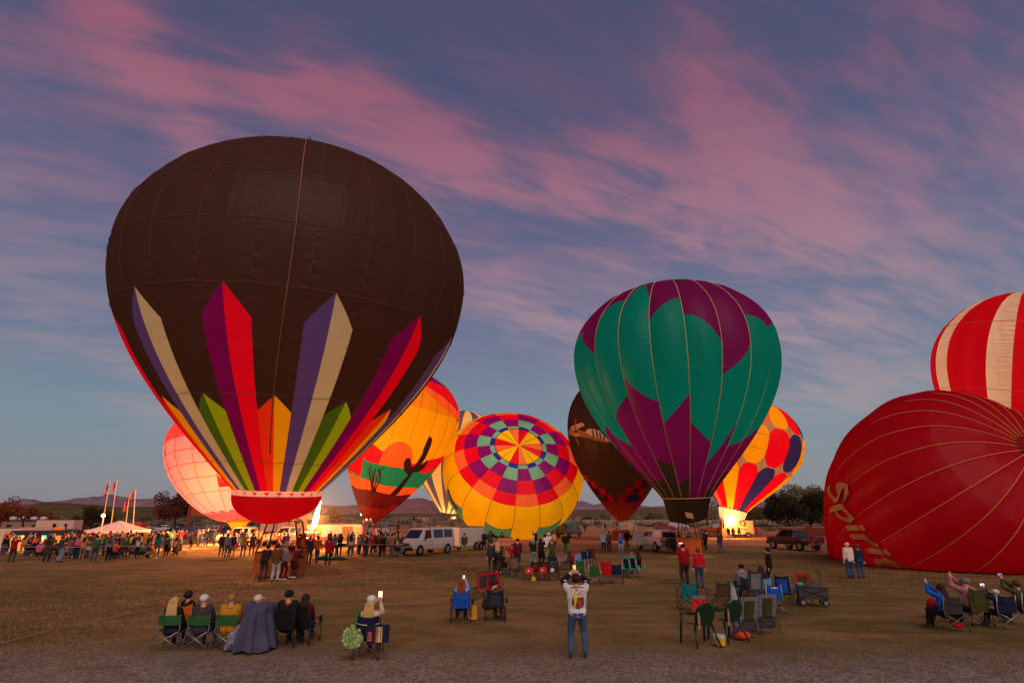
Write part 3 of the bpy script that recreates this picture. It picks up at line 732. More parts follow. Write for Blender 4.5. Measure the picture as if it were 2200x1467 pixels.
addA(tape(EA, None, [(285.5 + 3 * math.sin(k * .2), .98 - k * .049) for k in range(19)], .03, mat('crown_line_rope', (150, 92, 60), .8), off=.12, name='crown_line'))
# parachute vent ring at the crown
vr = MB(); vr.grid(lambda u, v: EA.P(u * 360, .985 + .015 * v, -.12 + .55 * math.sin(math.pi * v)), 48, 5, wrap=True); addA(B('parachute_vent', vr, fabric('cloth_vent_brown', (62, 40, 36), .3), None, True))
addA(tape(EA, None, [(k * 7.5, .984) for k in range(49)], .05, mat('vent_hem', (50, 34, 30), .8), off=.06, name='vent_hem'))
# white scalloped gap and the red scoop
scl = MB()
for g in range(24):
    u0 = 263.5 + 15 * g
    scl.grid(lambda x, v: EA.P(u0 + 15 * x, 0.0) + Vector((0, 0, lerp(-.02 - .2 * (1 - math.sin(math.pi * x)), -.27, v))), 8, 1)
addA(B('scalloped_hem', scl, fabric('cloth_white_hem', (250, 225, 215), .6), None))
sco = MB()
def scoopf(u, v):
    a = R(360 * u); rr = EA.R * EA.m; d = v * 1.5
    k = math.sqrt(max(0, 1 - (v * .94) ** 2.3)) ** .85
    p = EA.b + EA.e1 * (math.cos(a) * rr * k * .99) + EA.e2 * (math.sin(a) * rr * k * .99)
    return p + Vector((0, 0, -.25 - d * (.78 + .15 * math.sin(a) * -1)))
sco.grid(scoopf, 48, 10, wrap=True); addA(B('scoop', sco, fabric('cloth_scoop_red', (190, 8, 30), .45), None, True))
A_CENTER = G(586, 1240); A_CENTER.y += .9
bpy.context.view_layer.update()
for o in APAR: child_world(o, A)

# ---- B: white and pink balloon glowing behind A
def mkballoon(label, base, loc=None):
    return thing('hot_air_balloon', label, 'hot air balloon', loc or (base[0], base[1], 0), group='hot air balloons on the field')
def adopt(par, before):
    for o in list(COL.objects):
        if o.name in before or o is par or o.parent is not None or o.type == 'LIGHT' or o.type == 'CAMERA': continue
        child_world(o, par)
def names(): return {o.name for o in COL.objects}
bpy.context.view_layer.update()

EB = Env([-33.06, 72, 2.46], -.076, -.059, 8.805, 15.202, .13, .588, .614, 2.1, bulge=.02, ng=20, u0=4)
nb = names()
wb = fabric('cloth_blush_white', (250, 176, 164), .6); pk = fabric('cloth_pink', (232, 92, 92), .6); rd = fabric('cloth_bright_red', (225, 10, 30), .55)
for g in range(20):
    u0 = 4 + 18 * g
    hem = lambda x: .05 + .022 * math.sin(math.pi * x)
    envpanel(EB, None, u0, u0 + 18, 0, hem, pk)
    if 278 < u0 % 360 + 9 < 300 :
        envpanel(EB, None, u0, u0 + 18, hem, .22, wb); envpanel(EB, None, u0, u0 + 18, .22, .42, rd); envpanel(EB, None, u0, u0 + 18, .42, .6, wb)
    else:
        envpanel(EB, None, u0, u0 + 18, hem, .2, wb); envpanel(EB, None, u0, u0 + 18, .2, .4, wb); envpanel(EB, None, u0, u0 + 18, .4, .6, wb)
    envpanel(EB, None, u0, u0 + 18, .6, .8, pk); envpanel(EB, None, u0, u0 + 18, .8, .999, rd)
    vtape(EB, None, u0, 0, .95, .03, mat('seam_rose', (150, 84, 70), .8))
for t in (.2, .3, .4, .5, .6): htape(EB, None, t, .03, mat('seam_rose', (200, 120, 105), .8), .006, 20, 4)
for k in range(46):
    u = 180 + (k * 47.3) % 170; t = .05 + (k * .137) % .62
    decal(EB, None, [(u + 1.4 * math.cos(a * .785), t + .012 * math.sin(a * .785)) for a in range(8)], mat('spot_gold', (225, 170, 90), .6), 'round_spot', .05, 0)
ys = MB(); ys.grid(lambda u, v: Vector((EB.b.x + (1.5 - 1.25 * v) * math.cos(6.283 * u), 72 + (1.5 - 1.25 * v) * math.sin(6.283 * u), EB.b.z + .3 - 1.55 * v)), 20, 6, wrap=True)
B('scoop', ys, fabric('cloth_scoop_yellow', (215, 170, 20), .5), None, True)
basket_kit(None, G(512, 1163), 1.5, 1.2, 1.1, WICKER, UPR, 1.6, env=EB)
BB = mkballoon('glowing blush white and pink balloon with gold spots, low behind the huge dark one', EB.b, G(512, 1163))
bpy.context.view_layer.update(); adopt(BB, nb)

# ---- C: desert scene balloon
EC = Env([-19.1, 80, 2.51], .281, .116, 7.817, 21.042, .104, .716, .908, 2.009, bulge=.016, ng=20, u0=8)
nb = names()
cc = {k: fabric('cloth_desert_' + k, v, .5) for k, v in dict(purple=(120, 10, 110), red=(220, 16, 36), orange=(240, 96, 40), amber=(228, 140, 0), yellow=(240, 166, 8),
      teal=(30, 132, 96), brown=(92, 22, 22), maroon=(130, 30, 26), crimson=(150, 12, 26)).items()}
def per(pts):   # function of the angle, in degrees
    P_ = [(a, b) for a, b in pts]; P_ = [(a - 360, b) for a, b in P_] + P_ + [(a + 360, b) for a, b in P_]
    P_.sort(); return lambda u: interp(u, P_)
f_or = per([(200, .9), (300, .905), (323, .87), (350, .815), (380, .84), (470, .92)])
f_ye = per([(200, .86), (295, .882), (323, .802), (353, .752), (390, .8), (470, .86)])
f_am = per([(200, .755), (330, .765), (470, .75)])
f_rt = per([(200, .42), (245, .50), (261, .486), (276, .45), (300, .42), (318, .44), (330, .481), (360, .529), (367, .569), (400, .5), (470, .46), (540, .44)])
def f_sun(u):
    x = (u - 291) / 17.5; return .405 + .138 * math.sqrt(1 - x * x) if abs(x) < 1 else 0
f_tt = per([(190, .275), (250, .275), (252, .395), (258, .371), (283, .381), (304, .393), (338, .386), (358, .426), (400, .39), (500, .36), (540, .28)])
f_tb = per([(201, .263), (262, .263), (285, .258), (321, .276), (336, .283), (420, .27), (500, .26)])
f_br = per([(202, .193), (240, .19), (269, .208), (299, .211), (323, .218), (340, .231), (450, .2)])
f_bt = per([(202, .083), (283, .1), (323, .11), (324, .15), (400, .12), (500, .09)])
for g in range(20):
    u0 = 8 + 18 * g
    for h in (0, 1):
        a, b = u0 + 9 * h, u0 + 9 * h + 9
        w = lambda f: (lambda x: f(lerp(a, b, x) % 360 if lerp(a, b, x) % 360 > 185 else lerp(a, b, x) % 360 + 360))
        bs = [lambda x: 0.0, w(f_bt), w(f_br), w(f_tb), w(f_tt), w(f_rt), w(lambda u: max(f_rt(u), f_sun(u))), w(f_am), w(f_ye), w(f_or), lambda x: .945, lambda x: .999]
        ms = ['maroon', 'brown', 'orange', 'teal', 'red', 'orange', 'yellow', 'amber', 'orange', 'red', 'purple']
        for i, mn in enumerate(ms):
            if i == 4:
                lo, hi2 = bs[4], bs[5]
                su = w(lambda u: min(max(f_sun(u), f_tt(u)), f_rt(u)))
                envpanel(EC, None, a, b, lo, su, cc['orange']); envpanel(EC, None, a, b, su, hi2, cc['red']); continue
            envpanel(EC, None, a, b, bs[i], bs[i + 1], cc[mn], 4)
    vtape(EC, None, u0, 0, .98, .02, mat('seam_dark', (70, 30, 30), .8))
cact = [(301.5, 0.195), (307.5, 0.273), (312.0, 0.358), (303.5, 0.383), (299.5, 0.421), (299.5, 0.456), (303.5, 0.464), (308.0, 0.431), (310.0, 0.411), (314.0, 0.429), (315.0, 0.499), (313.5, 0.564), (313.5, 0.614), (316.5, 0.617), (319.0, 0.596), (320.0, 0.556), (321.0, 0.474), (319.5, 0.436), (322.5, 0.449), (324.5, 0.476), (327.0, 0.474), (328.0, 0.426), (323.0, 0.391), (316.5, 0.381), (316.5, 0.298), (316.0, 0.226)]
decal(EC, None, cact, mat('print_dark_brown', (58, 14, 16), .8), 'cactus_print', .06, 3)
strokes(EC, None, [[(271.0, 0.2), (267.0, 0.261), (263.0, 0.296), (262.5, 0.333), (264.5, 0.353)], [(272.0, 0.2), (270.0, 0.266), (270.0, 0.306), (270.5, 0.331), (268.5, 0.343)], [(273.0, 0.2), (274.5, 0.271), (274.5, 0.303), (277.0, 0.323), (274.0, 0.336), (273.5, 0.353)], [(274.0, 0.2), (278.5, 0.268), (279.5, 0.301), (276.0, 0.338), (279.0, 0.361)], [(272.5, 0.2), (268.0, 0.286), (266.5, 0.331)]], .09, mat('print_dark_brown', (58, 14, 16), .8), 'ocotillo_print', .04)
decal(EC, None, [(268, .195), (270, .235), (276, .235), (280, .2)], mat('print_dark_brown', (58, 14, 16), .8), 'bush_print')
basket_kit(None, G(789, 1166), 1.4, 1.1, 1.1, WICKER, mat('red_upright', (190, 16, 20), .7), 2.0, env=EC)
CC = mkballoon('tilted yellow balloon printed with desert sunset, tall cactus and green hills', EC.b, G(789, 1166))
bpy.context.view_layer.update(); adopt(CC, nb)

# ---- D: blue and cream striped balloon behind C and E
ED = Env([-11.36, 105, 3.66], .163, .058, 9.016, 18.158, .156, .606, 1.065, 2.118, bulge=.01, ng=24, u0=3)
nb = names()
for g in range(24):
    u0 = 3 + 15 * g; m = fabric('cloth_slate_blue', (98, 88, 118), .5) if g % 2 else fabric('cloth_cream', (240, 196, 120), .55)
    for a, b in ((0, .3), (.3, .6), (.6, .8), (.8, .999)): envpanel(ED, None, u0, u0 + 15, a, b, m, 4)
basket_kit(None, G(974, 1152), 1.6, 1.3, 1.1, WICKER, UPR, 2.2, env=ED, cable_m=mat('cable_lit', (200, 130, 60), .6))
DD = mkballoon('slate blue and cream striped balloon behind the checkered yellow one', ED.b, G(974, 1152))
bpy.context.view_layer.update(); adopt(DD, nb)

# ---- E: yellow balloon lying over, rainbow checks round its crown
EE = Env([-1.387, 93.451, 2.965], .145, .918, 10.282, 15.976, .12, .694, .627, 2.326, bulge=.008, ng=16, u0=279.5, clamp=True)
nb = names()
ce = {k: fabric('cloth_check_' + k, v, .5) for k, v in dict(yellow=(238, 180, 4), orange=(236, 104, 54), red=(222, 6, 36), purple=(128, 8, 110), teal=(110, 172, 140), blue=(52, 36, 150), green=(84, 140, 100)).items()}
def we(k): th = 22.5 * k; return 279.5 + th - 5.5 * math.sin(R(th))
for k in range(16):
    a, b = we(k), we(k + 1); A_ = k % 2 == 0
    seq = ('teal', 'purple', 'red', 'orange') if A_ else ('blue', 'teal', 'purple', 'red')
    for (t0, t1), cn in zip(((.9845, .9895), (.962, .9845), (.922, .962), (.872, .922)), seq): envpanel(EE, None, a, b, t0, t1, ce[cn])
    envpanel(EE, None, a, b, .9895, 1.0, ce[('orange', 'yellow', 'yellow', 'red')[k % 4]], name='parachute_panel')
    gt = .64 + .03 * math.cos(R(22.5 * k))
    if A_: envpanel(EE, None, a, b, .3, .872, ce['yellow'], nv=14)
    else:
        gf = lambda x, gt=gt: gt + .03 * (x - .5) ** 2 * 4 - .0
        envpanel(EE, None, a, b, gf, .872, ce['yellow'], nv=10); envpanel(EE, None, a, b, .3, gf, ce['green'])
    envpanel(EE, None, a, b, 0, .3, ce['yellow'])
    tape(EE, None, [(a, .872 - (.872 - .1) * i / 20) for i in range(21)], .03, DARK_CORD, .04)
    tape(EE, None, [(a, .9999 - (.9999 - .9895) * (i / 6) ** 2) for i in range(7)], .022, DARK_CORD, .05, name='vent_cord')
tape(EE, None, [(k * 6, .9897) for k in range(61)], .05, DARK_CORD, .05, name='vent_hem')
decal(EE, None, [(262, .50), (264, .60), (268, .55), (276, .50), (272, .47)], mat('print_black', (30, 20, 20), .8), 'bird_print')
decal(EE, None, [(306, .60), (312, .625), (318, .665), (311, .61)], mat('print_black', (30, 20, 20), .8), 'wing_print')
strokes(EE, None, [[(219, .70), (224, .655), (230, .62), (233, .60)]], .16, mat('print_maroon', (90, 10, 20), .8), 'stem_print')
EEo = mkballoon('yellow balloon lying over on the ground, crown ringed with red, purple and teal checks', (1.5, 80), G(1112, 1158))
bpy.context.view_layer.update(); adopt(EEo, nb)

# ---- F: black balloon with a checkered foot
EF = Env([14.25, 77, 2.52], .002, .033, 6.8, 19.271, .09, .617, .902, 2.096, bulge=.02, ng=26, u0=227)
nb = names()
bk_ = fabric('cloth_black_brown', (58, 36, 26), .35); mr = fabric('cloth_dark_maroon', (98, 26, 20), .45)
for g in range(26):
    a = 227 + 360 / 26 * g; b = a + 360 / 26
    envpanel(EF, None, a, b, 0, .125, mr); envpanel(EF, None, a, b, .125, .45, bk_); envpanel(EF, None, a, b, .45, .8, bk_); envpanel(EF, None, a, b, .8, .999, bk_)
ck = dict(r=fabric('check_red', (205, 12, 40), .4), p=fabric('check_purple', (100, 14, 70), .4), b=fabric('check_steel', (60, 80, 120), .4), v=fabric('check_violet', (60, 30, 120), .4), g=fabric('check_green', (50, 110, 20), .4), k=fabric('check_pink', (225, 20, 70), .4))
def sq(c, r_, k): a = 227 + 360 / 26 * c; t = .123 + .0435 * r_; decal(EF, None, [(a, t), (a + 13.85, t), (a + 13.85, t + .0435), (a, t + .0435)], ck[k], 'check_panel', .04, 1)
for c, r_, k in ((0, 0, 'r'), (-1, 1, 'r'), (-2, 2, 'r'), (-2, 1, 'p'), (-3, 1, 'p'), (-1, 0, 'p'), (2, 0, 'r'), (3, 1, 'r'), (4, 2, 'r'), (5, 1, 'r'), (6, 0, 'r'), (3, 0, 'p'), (4, 1, 'p'), (5, 0, 'p'), (4, 0, 'v'), (5, 2, 'p'), (3, 5, 'g'), (-3, 3, 'r'), (-3, 2, 'p')): sq(c, r_, k)
tan = mat('print_branch_brown', (150, 90, 30), .8); cream = mat('print_cream', (205, 160, 130), .8)
decal(EF, None, [(186, .60), (206.5, .594), (228, .556), (251.5, .486), (240, .494), (222, .530), (190, .561)], tan, 'branch_print', .05, 2)
strokes(EF, None, [[(208, .66), (207, .60)], [(206, .55), (209, .486)]], .08, tan, 'twig_print')
decal(EF, None, [(195.0, .609), (219, .628), (222.5, .607), (202.0, .581)], cream, 'sign_print', .08, 1)
decal(EF, None, [(200, .556), (206, .545), (214, .548), (214, .553), (206, .56)], cream, 'wheel_print', .08, 1)
decal(EF, None, [(222.5, .562), (226, .583), (233, .58), (236, .572), (240, .566), (244, .535), (251, .492), (244, .505), (232, .53), (226, .548)], cream, 'lizard_print', .08, 2)
strokes(EF, None, [[(232, .576), (232.5, .53)], [(236.5, .568), (237, .525)], [(240, .556), (240.5, .515)], [(244, .53), (244, .507)]], .09, mat('print_dark_slate', (48, 56, 58), .8), 'stripe_print', .1)
fc = bpy.data.curves.new('letters', 'FONT'); fc.body = 'ZOODOS'; fo = bpy.data.objects.new('letters', fc); COL.objects.link(fo)
dg = bpy.context.evaluated_depsgraph_get(); fm_ = bpy.data.meshes.new_from_object(fo.evaluated_get(dg)); bpy.data.objects.remove(fo)
w_ = max(v.co.x for v in fm_.vertices)
decal(EF, None, None, mat('print_dark_slate', (48, 56, 58), .8), 'sign_lettering', .12, 0, mesh=fm_, umap=lambda c_: (lerp(200.5, 219, c_.x / w_), lerp(.588, .6115, c_.x / w_) + c_.y * .014))
basket_kit(None, G(1336, 1160), 2.0, 1.4, 1.15, mat('basket_red_brown', (130, 44, 26), .85, noise=.3, nscale=20), mat('upright_tan', (190, 140, 110), .7), 2.2, env=EF)
FF = mkballoon('tall black balloon with red and purple check squares above its narrow foot', EF.b, G(1336, 1160))
bpy.context.view_layer.update(); adopt(FF, nb)

# ---- G: teal and purple balloon
EG = Env([14.78, 50, 4.54], -.027, .057, 8.9, 18.841, .222, .641, 1.066, 2.074, bulge=.05, ng=20, u0=261)
nb = names()
te = fabric('cloth_teal', (0, 118, 102), .4); pu = fabric('cloth_plum', (108, 14, 74), .4); ol = fabric('cloth_olive_black', (56, 40, 28), .35)
types = [(lambda x: .737 - .128 * x ** 1.8, lambda x: .311 - .083 * (1 - (1 - x) ** 1.4), lambda x: 0.0),
         (lambda x: .489 + .133 * x ** 1.3, lambda x: .145 + .173 * x ** 1.2, lambda x: 0.0),
         (lambda x: .742 - .063 * x ** 1.6, lambda x: .213 + .03 * x, lambda x: .04),
         (lambda x: .70 + .08 * x, lambda x: .236 + .1 * x, lambda x: .1 + .03 * x),
         (lambda x: .75 - .126 * x ** 1.5, lambda x: .33 - .1 * x ** .7, lambda x: .05 + .04 * x),
         (lambda x: .79 + .07 * math.sin(1.57 * x), lambda x: .351 + .085 * x ** 1.3, lambda x: .08),
         (lambda x: .80 + .125 * math.sin(math.pi * min(1, x * 1.05)) ** .8 + .035 * x, lambda x: .504 - .108 * (1 - (1 - x) ** 1.5), lambda x: .175 - .03 * x),
         (lambda x: .72 + .10 * (1 - (1 - x) ** 1.8), lambda x: .313 + .108 * x ** 1.4, lambda x: .06 + .035 * x)]
gold = mat('tape_pale_gold', (214, 180, 120), .7)
for g in range(20):
    u0 = 261 + 18 * g; T, Bm, O = types[g % 8 if g < 12 else (g - 12) % 8] if g < 12 else types[g - 12]
    if g in (12, 13, 14, 15): T, Bm, O = types[g - 12]
    if g >= 16: T, Bm, O = types[g - 12]
    envpanel(EG, None, u0, u0 + 18, 0, O, ol, 8); envpanel(EG, None, u0, u0 + 18, O, Bm, pu, 8)
    mid = lambda x, T=T, Bm=Bm: .5 * (T(x) + Bm(x))
    envpanel(EG, None, u0, u0 + 18, Bm, mid, te, 8); envpanel(EG, None, u0, u0 + 18, mid, T, te, 8); envpanel(EG, None, u0, u0 + 18, T, .93 if T(.5) < .92 else T, pu, 8)
    envpanel(EG, None, u0, u0 + 18, .93 if T(.5) < .92 else T, .999, pu if g % 5 else ol, 8)
    vtape(EG, None, u0, 0, .97, .035, gold)
sk = MB(); sk.grid(lambda u, v: EG.b + EG.e1 * math.cos(6.283 * u) * (1.95 - .42 * v) + EG.e2 * math.sin(6.283 * u) * (1.95 - .42 * v) - EG.a * (v * 1.65 + .25 * v * math.cos(6.283 * u) * .0) + Vector((0, 0, -.22 * v * (1 - math.cos(6.283 * u) ** 2) + .2 * math.cos(6.283 * u) * v)), 40, 6, wrap=True)
B('skirt', sk, ol, None, True)
tape(EG, None, [(k * 6, .004) for k in range(61)], .035, gold, .04, 'mouth_hem')
pa = EG.b + Vector((-.75, -1.72, -1.1)); B('patch', MB().add([pa, pa + Vector((.62, -.02, -.12)), pa + Vector((.72, .04, -.55)), pa + Vector((.14, .04, -.45))], [(0, 1, 2, 3)]), mat('patch_cloth', (190, 140, 100), .8), None)
basket_kit(None, G(1489, 1192) + Vector((0, .7, 0)), 1.75, 1.35, 1.25, mat('wicker_orange', (196, 84, 20), .8, noise=.3, nscale=14, bump=.4), UPR, 2.1, env=EG)
GG = mkballoon('teal and plum balloon with leaf shaped petals and ribbed gores', EG.b, G(1489, 1192))
bpy.context.view_layer.update(); adopt(GG, nb)

# ---- H: red, yellow and navy balloon glowing at the mouth
EH = Env([34.61, 93, 4.02], .244, .032, 9.011, 17.844, .237, .6, 1.173, 2.157, bulge=.012, ng=16, u0=251)
nb = names()
ch = dict(y=fabric('cloth_sun_yellow', (242, 166, 6), .5), r=fabric('cloth_signal_red', (228, 10, 32), .5), n=fabric('cloth_navy', (52, 44, 100), .45), b=fabric('cloth_beige', (176, 140, 96), .45), o=fabric('cloth_salmon', (235, 90, 60), .5))
for k in range(16):
    a = 251 + 22.5 * k; b = a + 22.5
    lo = ('r', 'n', 'r', 'y', 'n', 'r', 'y', 'n', 'r', 'y', 'n', 'r', 'n', 'o', 'r', 'y')[k]
    up = ('y', 'r', 'n', 'y', 'r', 'n', 'y', 'r', 'n', 'y', 'r', 'n', 'y', 'r', 'o', 'r')[k]
    tp = ('o', 'y', 'r', 'n', 'y', 'r', 'n', 'y', 'r', 'n', 'y', 'r', 'o', 'y', 'r', 'n')[k]
    f1 = lambda x: .375 - .06 * abs(2 * x - 1) ** 3.5; f2 = lambda x: .38 + .07 * abs(2 * x - 1) ** 3.5
    f3 = lambda x: .70 - .06 * abs(2 * x - 1) ** 3.5; f4 = lambda x: .705 + .06 * abs(2 * x - 1) ** 3.5
    for lo_, hi_, m in ((lambda x: 0.0, f1, ch[lo]), (f1, f2, ch['b']), (f2, f3, ch[up]), (f3, f4, ch['b']), (f4, lambda x: .93, ch[tp]), (lambda x: .93, lambda x: .999, ch['r'])):
        envpanel(EH, None, a, b, lo_, hi_, m, 8)
    vtape(EH, None, a, 0, .95, .02, DARK_CORD)
for t in (.11, .3, .5, .62): htape(EH, None, t, .02, DARK_CORD, .0, 16, 251)
sk = MB(); sk.grid(lambda u, v: EH.P(u * 360, 0) + (-EH.a * (v * 2.0)) - (EH.e1 * math.cos(6.283 * u) + EH.e2 * math.sin(6.283 * u)) * (.55 * v ** 1.3), 32, 5, wrap=True)
B('skirt', sk, fabric('cloth_white_skirt', (250, 232, 190), .6), None, True)
hm = MB()
for k in range(24):
    p = EH.P(k * 15, .002); hm.ell(p, (.28, .12, .1), 6, 4)
B('mouth_clips', hm, mat('clips_black', (20, 16, 16), .8), None)
basket_kit(None, G(1562, 1153), 1.7, 1.3, 1.2, mat('wicker_lit', (176, 90, 34), .8, noise=.35, nscale=14), UPR, 2.1, env=EH)
HH = mkballoon('red, yellow and navy panelled balloon leaning right with white glowing skirt', EH.b, G(1562, 1153))
bpy.context.view_layer.update(); adopt(HH, nb)

# ---- J: red balloon with cream stripes at the right edge
EJ = Env([60.09, 70, 6.72], .139, .209, 9.004, 23.275, .248, .617, 1.064, 1.963, bulge=.012, ng=24, u0=2)
nb = names()
for g in range(24):
    a = 172 + 15 * g + 8; m = fabric('cloth_stripe_red', (215, 10, 28), .5)
    cr_ = g % 3 == 2
    st = fabric('cloth_stripe_cream', (240, 214, 176), .5)
    for t0, t1 in ((0, .4), (.4, .8), (.8, .999)):
        envpanel(EJ, None, a, a + 15, t0, t1, st if g in (2, 5, 8, 11, 14, 17, 20, 23) else m, 4)
for t in (.45, .79): htape(EJ, None, t, .025, mat('tape_rust', (210, 110, 60), .8), .002)
JJ = mkballoon('red balloon with broad cream stripes rising behind the lying red one, at right edge', EJ.b, (60, 70, 0))
basket_kit(None, (60.2, 70, 0), 1.7, 1.3, 1.2, WICKER, UPR, 2.1, env=EJ)
bpy.context.view_layer.update(); adopt(JJ, nb)

# ---- I: red balloon lying on its side, half inflated
EI = Env([27.342, 51.2, -1.055], .196, 1.129, 7.213, 18.981, .12, .668, 1.148, 2.461, bulge=.05, ng=22, u0=229, clamp=True)
nb = names()
ri = fabric('cloth_spirit_red', (160, 3, 26), .45); ri2 = fabric('cloth_crimson', (165, 5, 20), .45)
for g in range(22):
    a = 229 + 360 / 22 * g; b = a + 360 / 22
    for t0, t1 in ((0, .15), (.15, .35), (.35, .5), (.5, .62), (.62, .74), (.74, .85), (.85, .93), (.93, .985), (.985, .9993)):
        envpanel(EI, None, a, b, t0, t1, ri, 6)
    tape(EI, None, [(a, .9993 - (.9993 - .35) * (i / 26) ** 2) for i in range(27)], .03, mat('tape_gold', (222, 130, 60), .7), .05)
envpanel(EI, None, 0, 360, .9993, .99999, ri2, 44, 6, 'parachute_panel')
tape(EI, None, [(k * 6, .9993) for k in range(61)], .06, mat('hem_dark_red', (90, 6, 14), .8), .04, 'vent_hem')
try:
    fc = bpy.data.curves.new('letters', 'FONT'); fc.body = 'Spirit'; fc.shear = .35; fc.offset = .02; fo = bpy.data.objects.new('letters', fc); COL.objects.link(fo)
    fm_ = bpy.data.meshes.new_from_object(fo.evaluated_get(bpy.context.evaluated_depsgraph_get())); bpy.data.objects.remove(fo)
    xs = [v.co.x for v in fm_.vertices]; W_ = max(xs)
    for nm_, mm, du_, dt_, of in (('lettering_shadow', mat('letter_shadow', (92, 20, 10), .8), .7, -.006, .13), ('lettering', mat('letter_tan', (205, 140, 84), .8), 0, 0, .22)):
        decal(EI, None, None, mm, nm_, of, 2, mesh=fm_, umap=lambda c_, du_=du_, dt_=dt_: (lerp(187, 243, (c_.x / W_) ** .92) + du_, .505 + dt_ + c_.y * .13 * (1.3 if c_.x < .6 else 1) + .05 * (c_.x / W_)))
except Exception as ex: print('text', ex)
II = mkballoon('big red balloon lying on the grass with slanted tan lettering, half inflated', (33, 42), G(1990, 1214))
bpy.context.view_layer.update(); adopt(II, nb)

# burner lights near the mouths, plus fill lights added mid-envelope for even glow
def inside(E_, t, power, rad=1.2, col=FIRE, off=(0, 0, 0)): return plight(E_.b + E_.a * (E_.L * t) + Vector(off), power, rad, col)
PW = 1.0
inside(EA, .5, 2600 * PW, 2.5); inside(EA, .1, 420 * PW, 1.0, (1, .4, .2)); inside(EA, -.03, 45, .5, (1, .35, .15))
inside(EB, .42, 3600 * PW, 2.5, (1, .42, .34)); inside(EB, .18, 750, 1.4, (1, .66, .5))
inside(EC, .62, 2500 * PW, 2.5, (1, .85, .62)); inside(EC, .3, 900, 1.2)
inside(ED, .5, 3200 * PW, 2.5, (1, .68, .42)); inside(ED, .05, 900, .5)
inside(EE, .5, 3500 * PW, 3, (1, .88, .7)); 
inside(EF, .45, 1600 * PW, 2); inside(EF, .08, 150, .5)
inside(EG, .5, 3300 * PW, 2.5, (1, .78, .6))
inside(EH, .5, 3600 * PW, 2.5, (1, .75, .5)); inside(EH, .1, 520, .6, (1, .75, .45))
inside(EJ, .55, 2600 * PW, 2.5, (1, .82, .66))
inside(EI, .6, 1500 * PW, 3, (1, .6, .35))
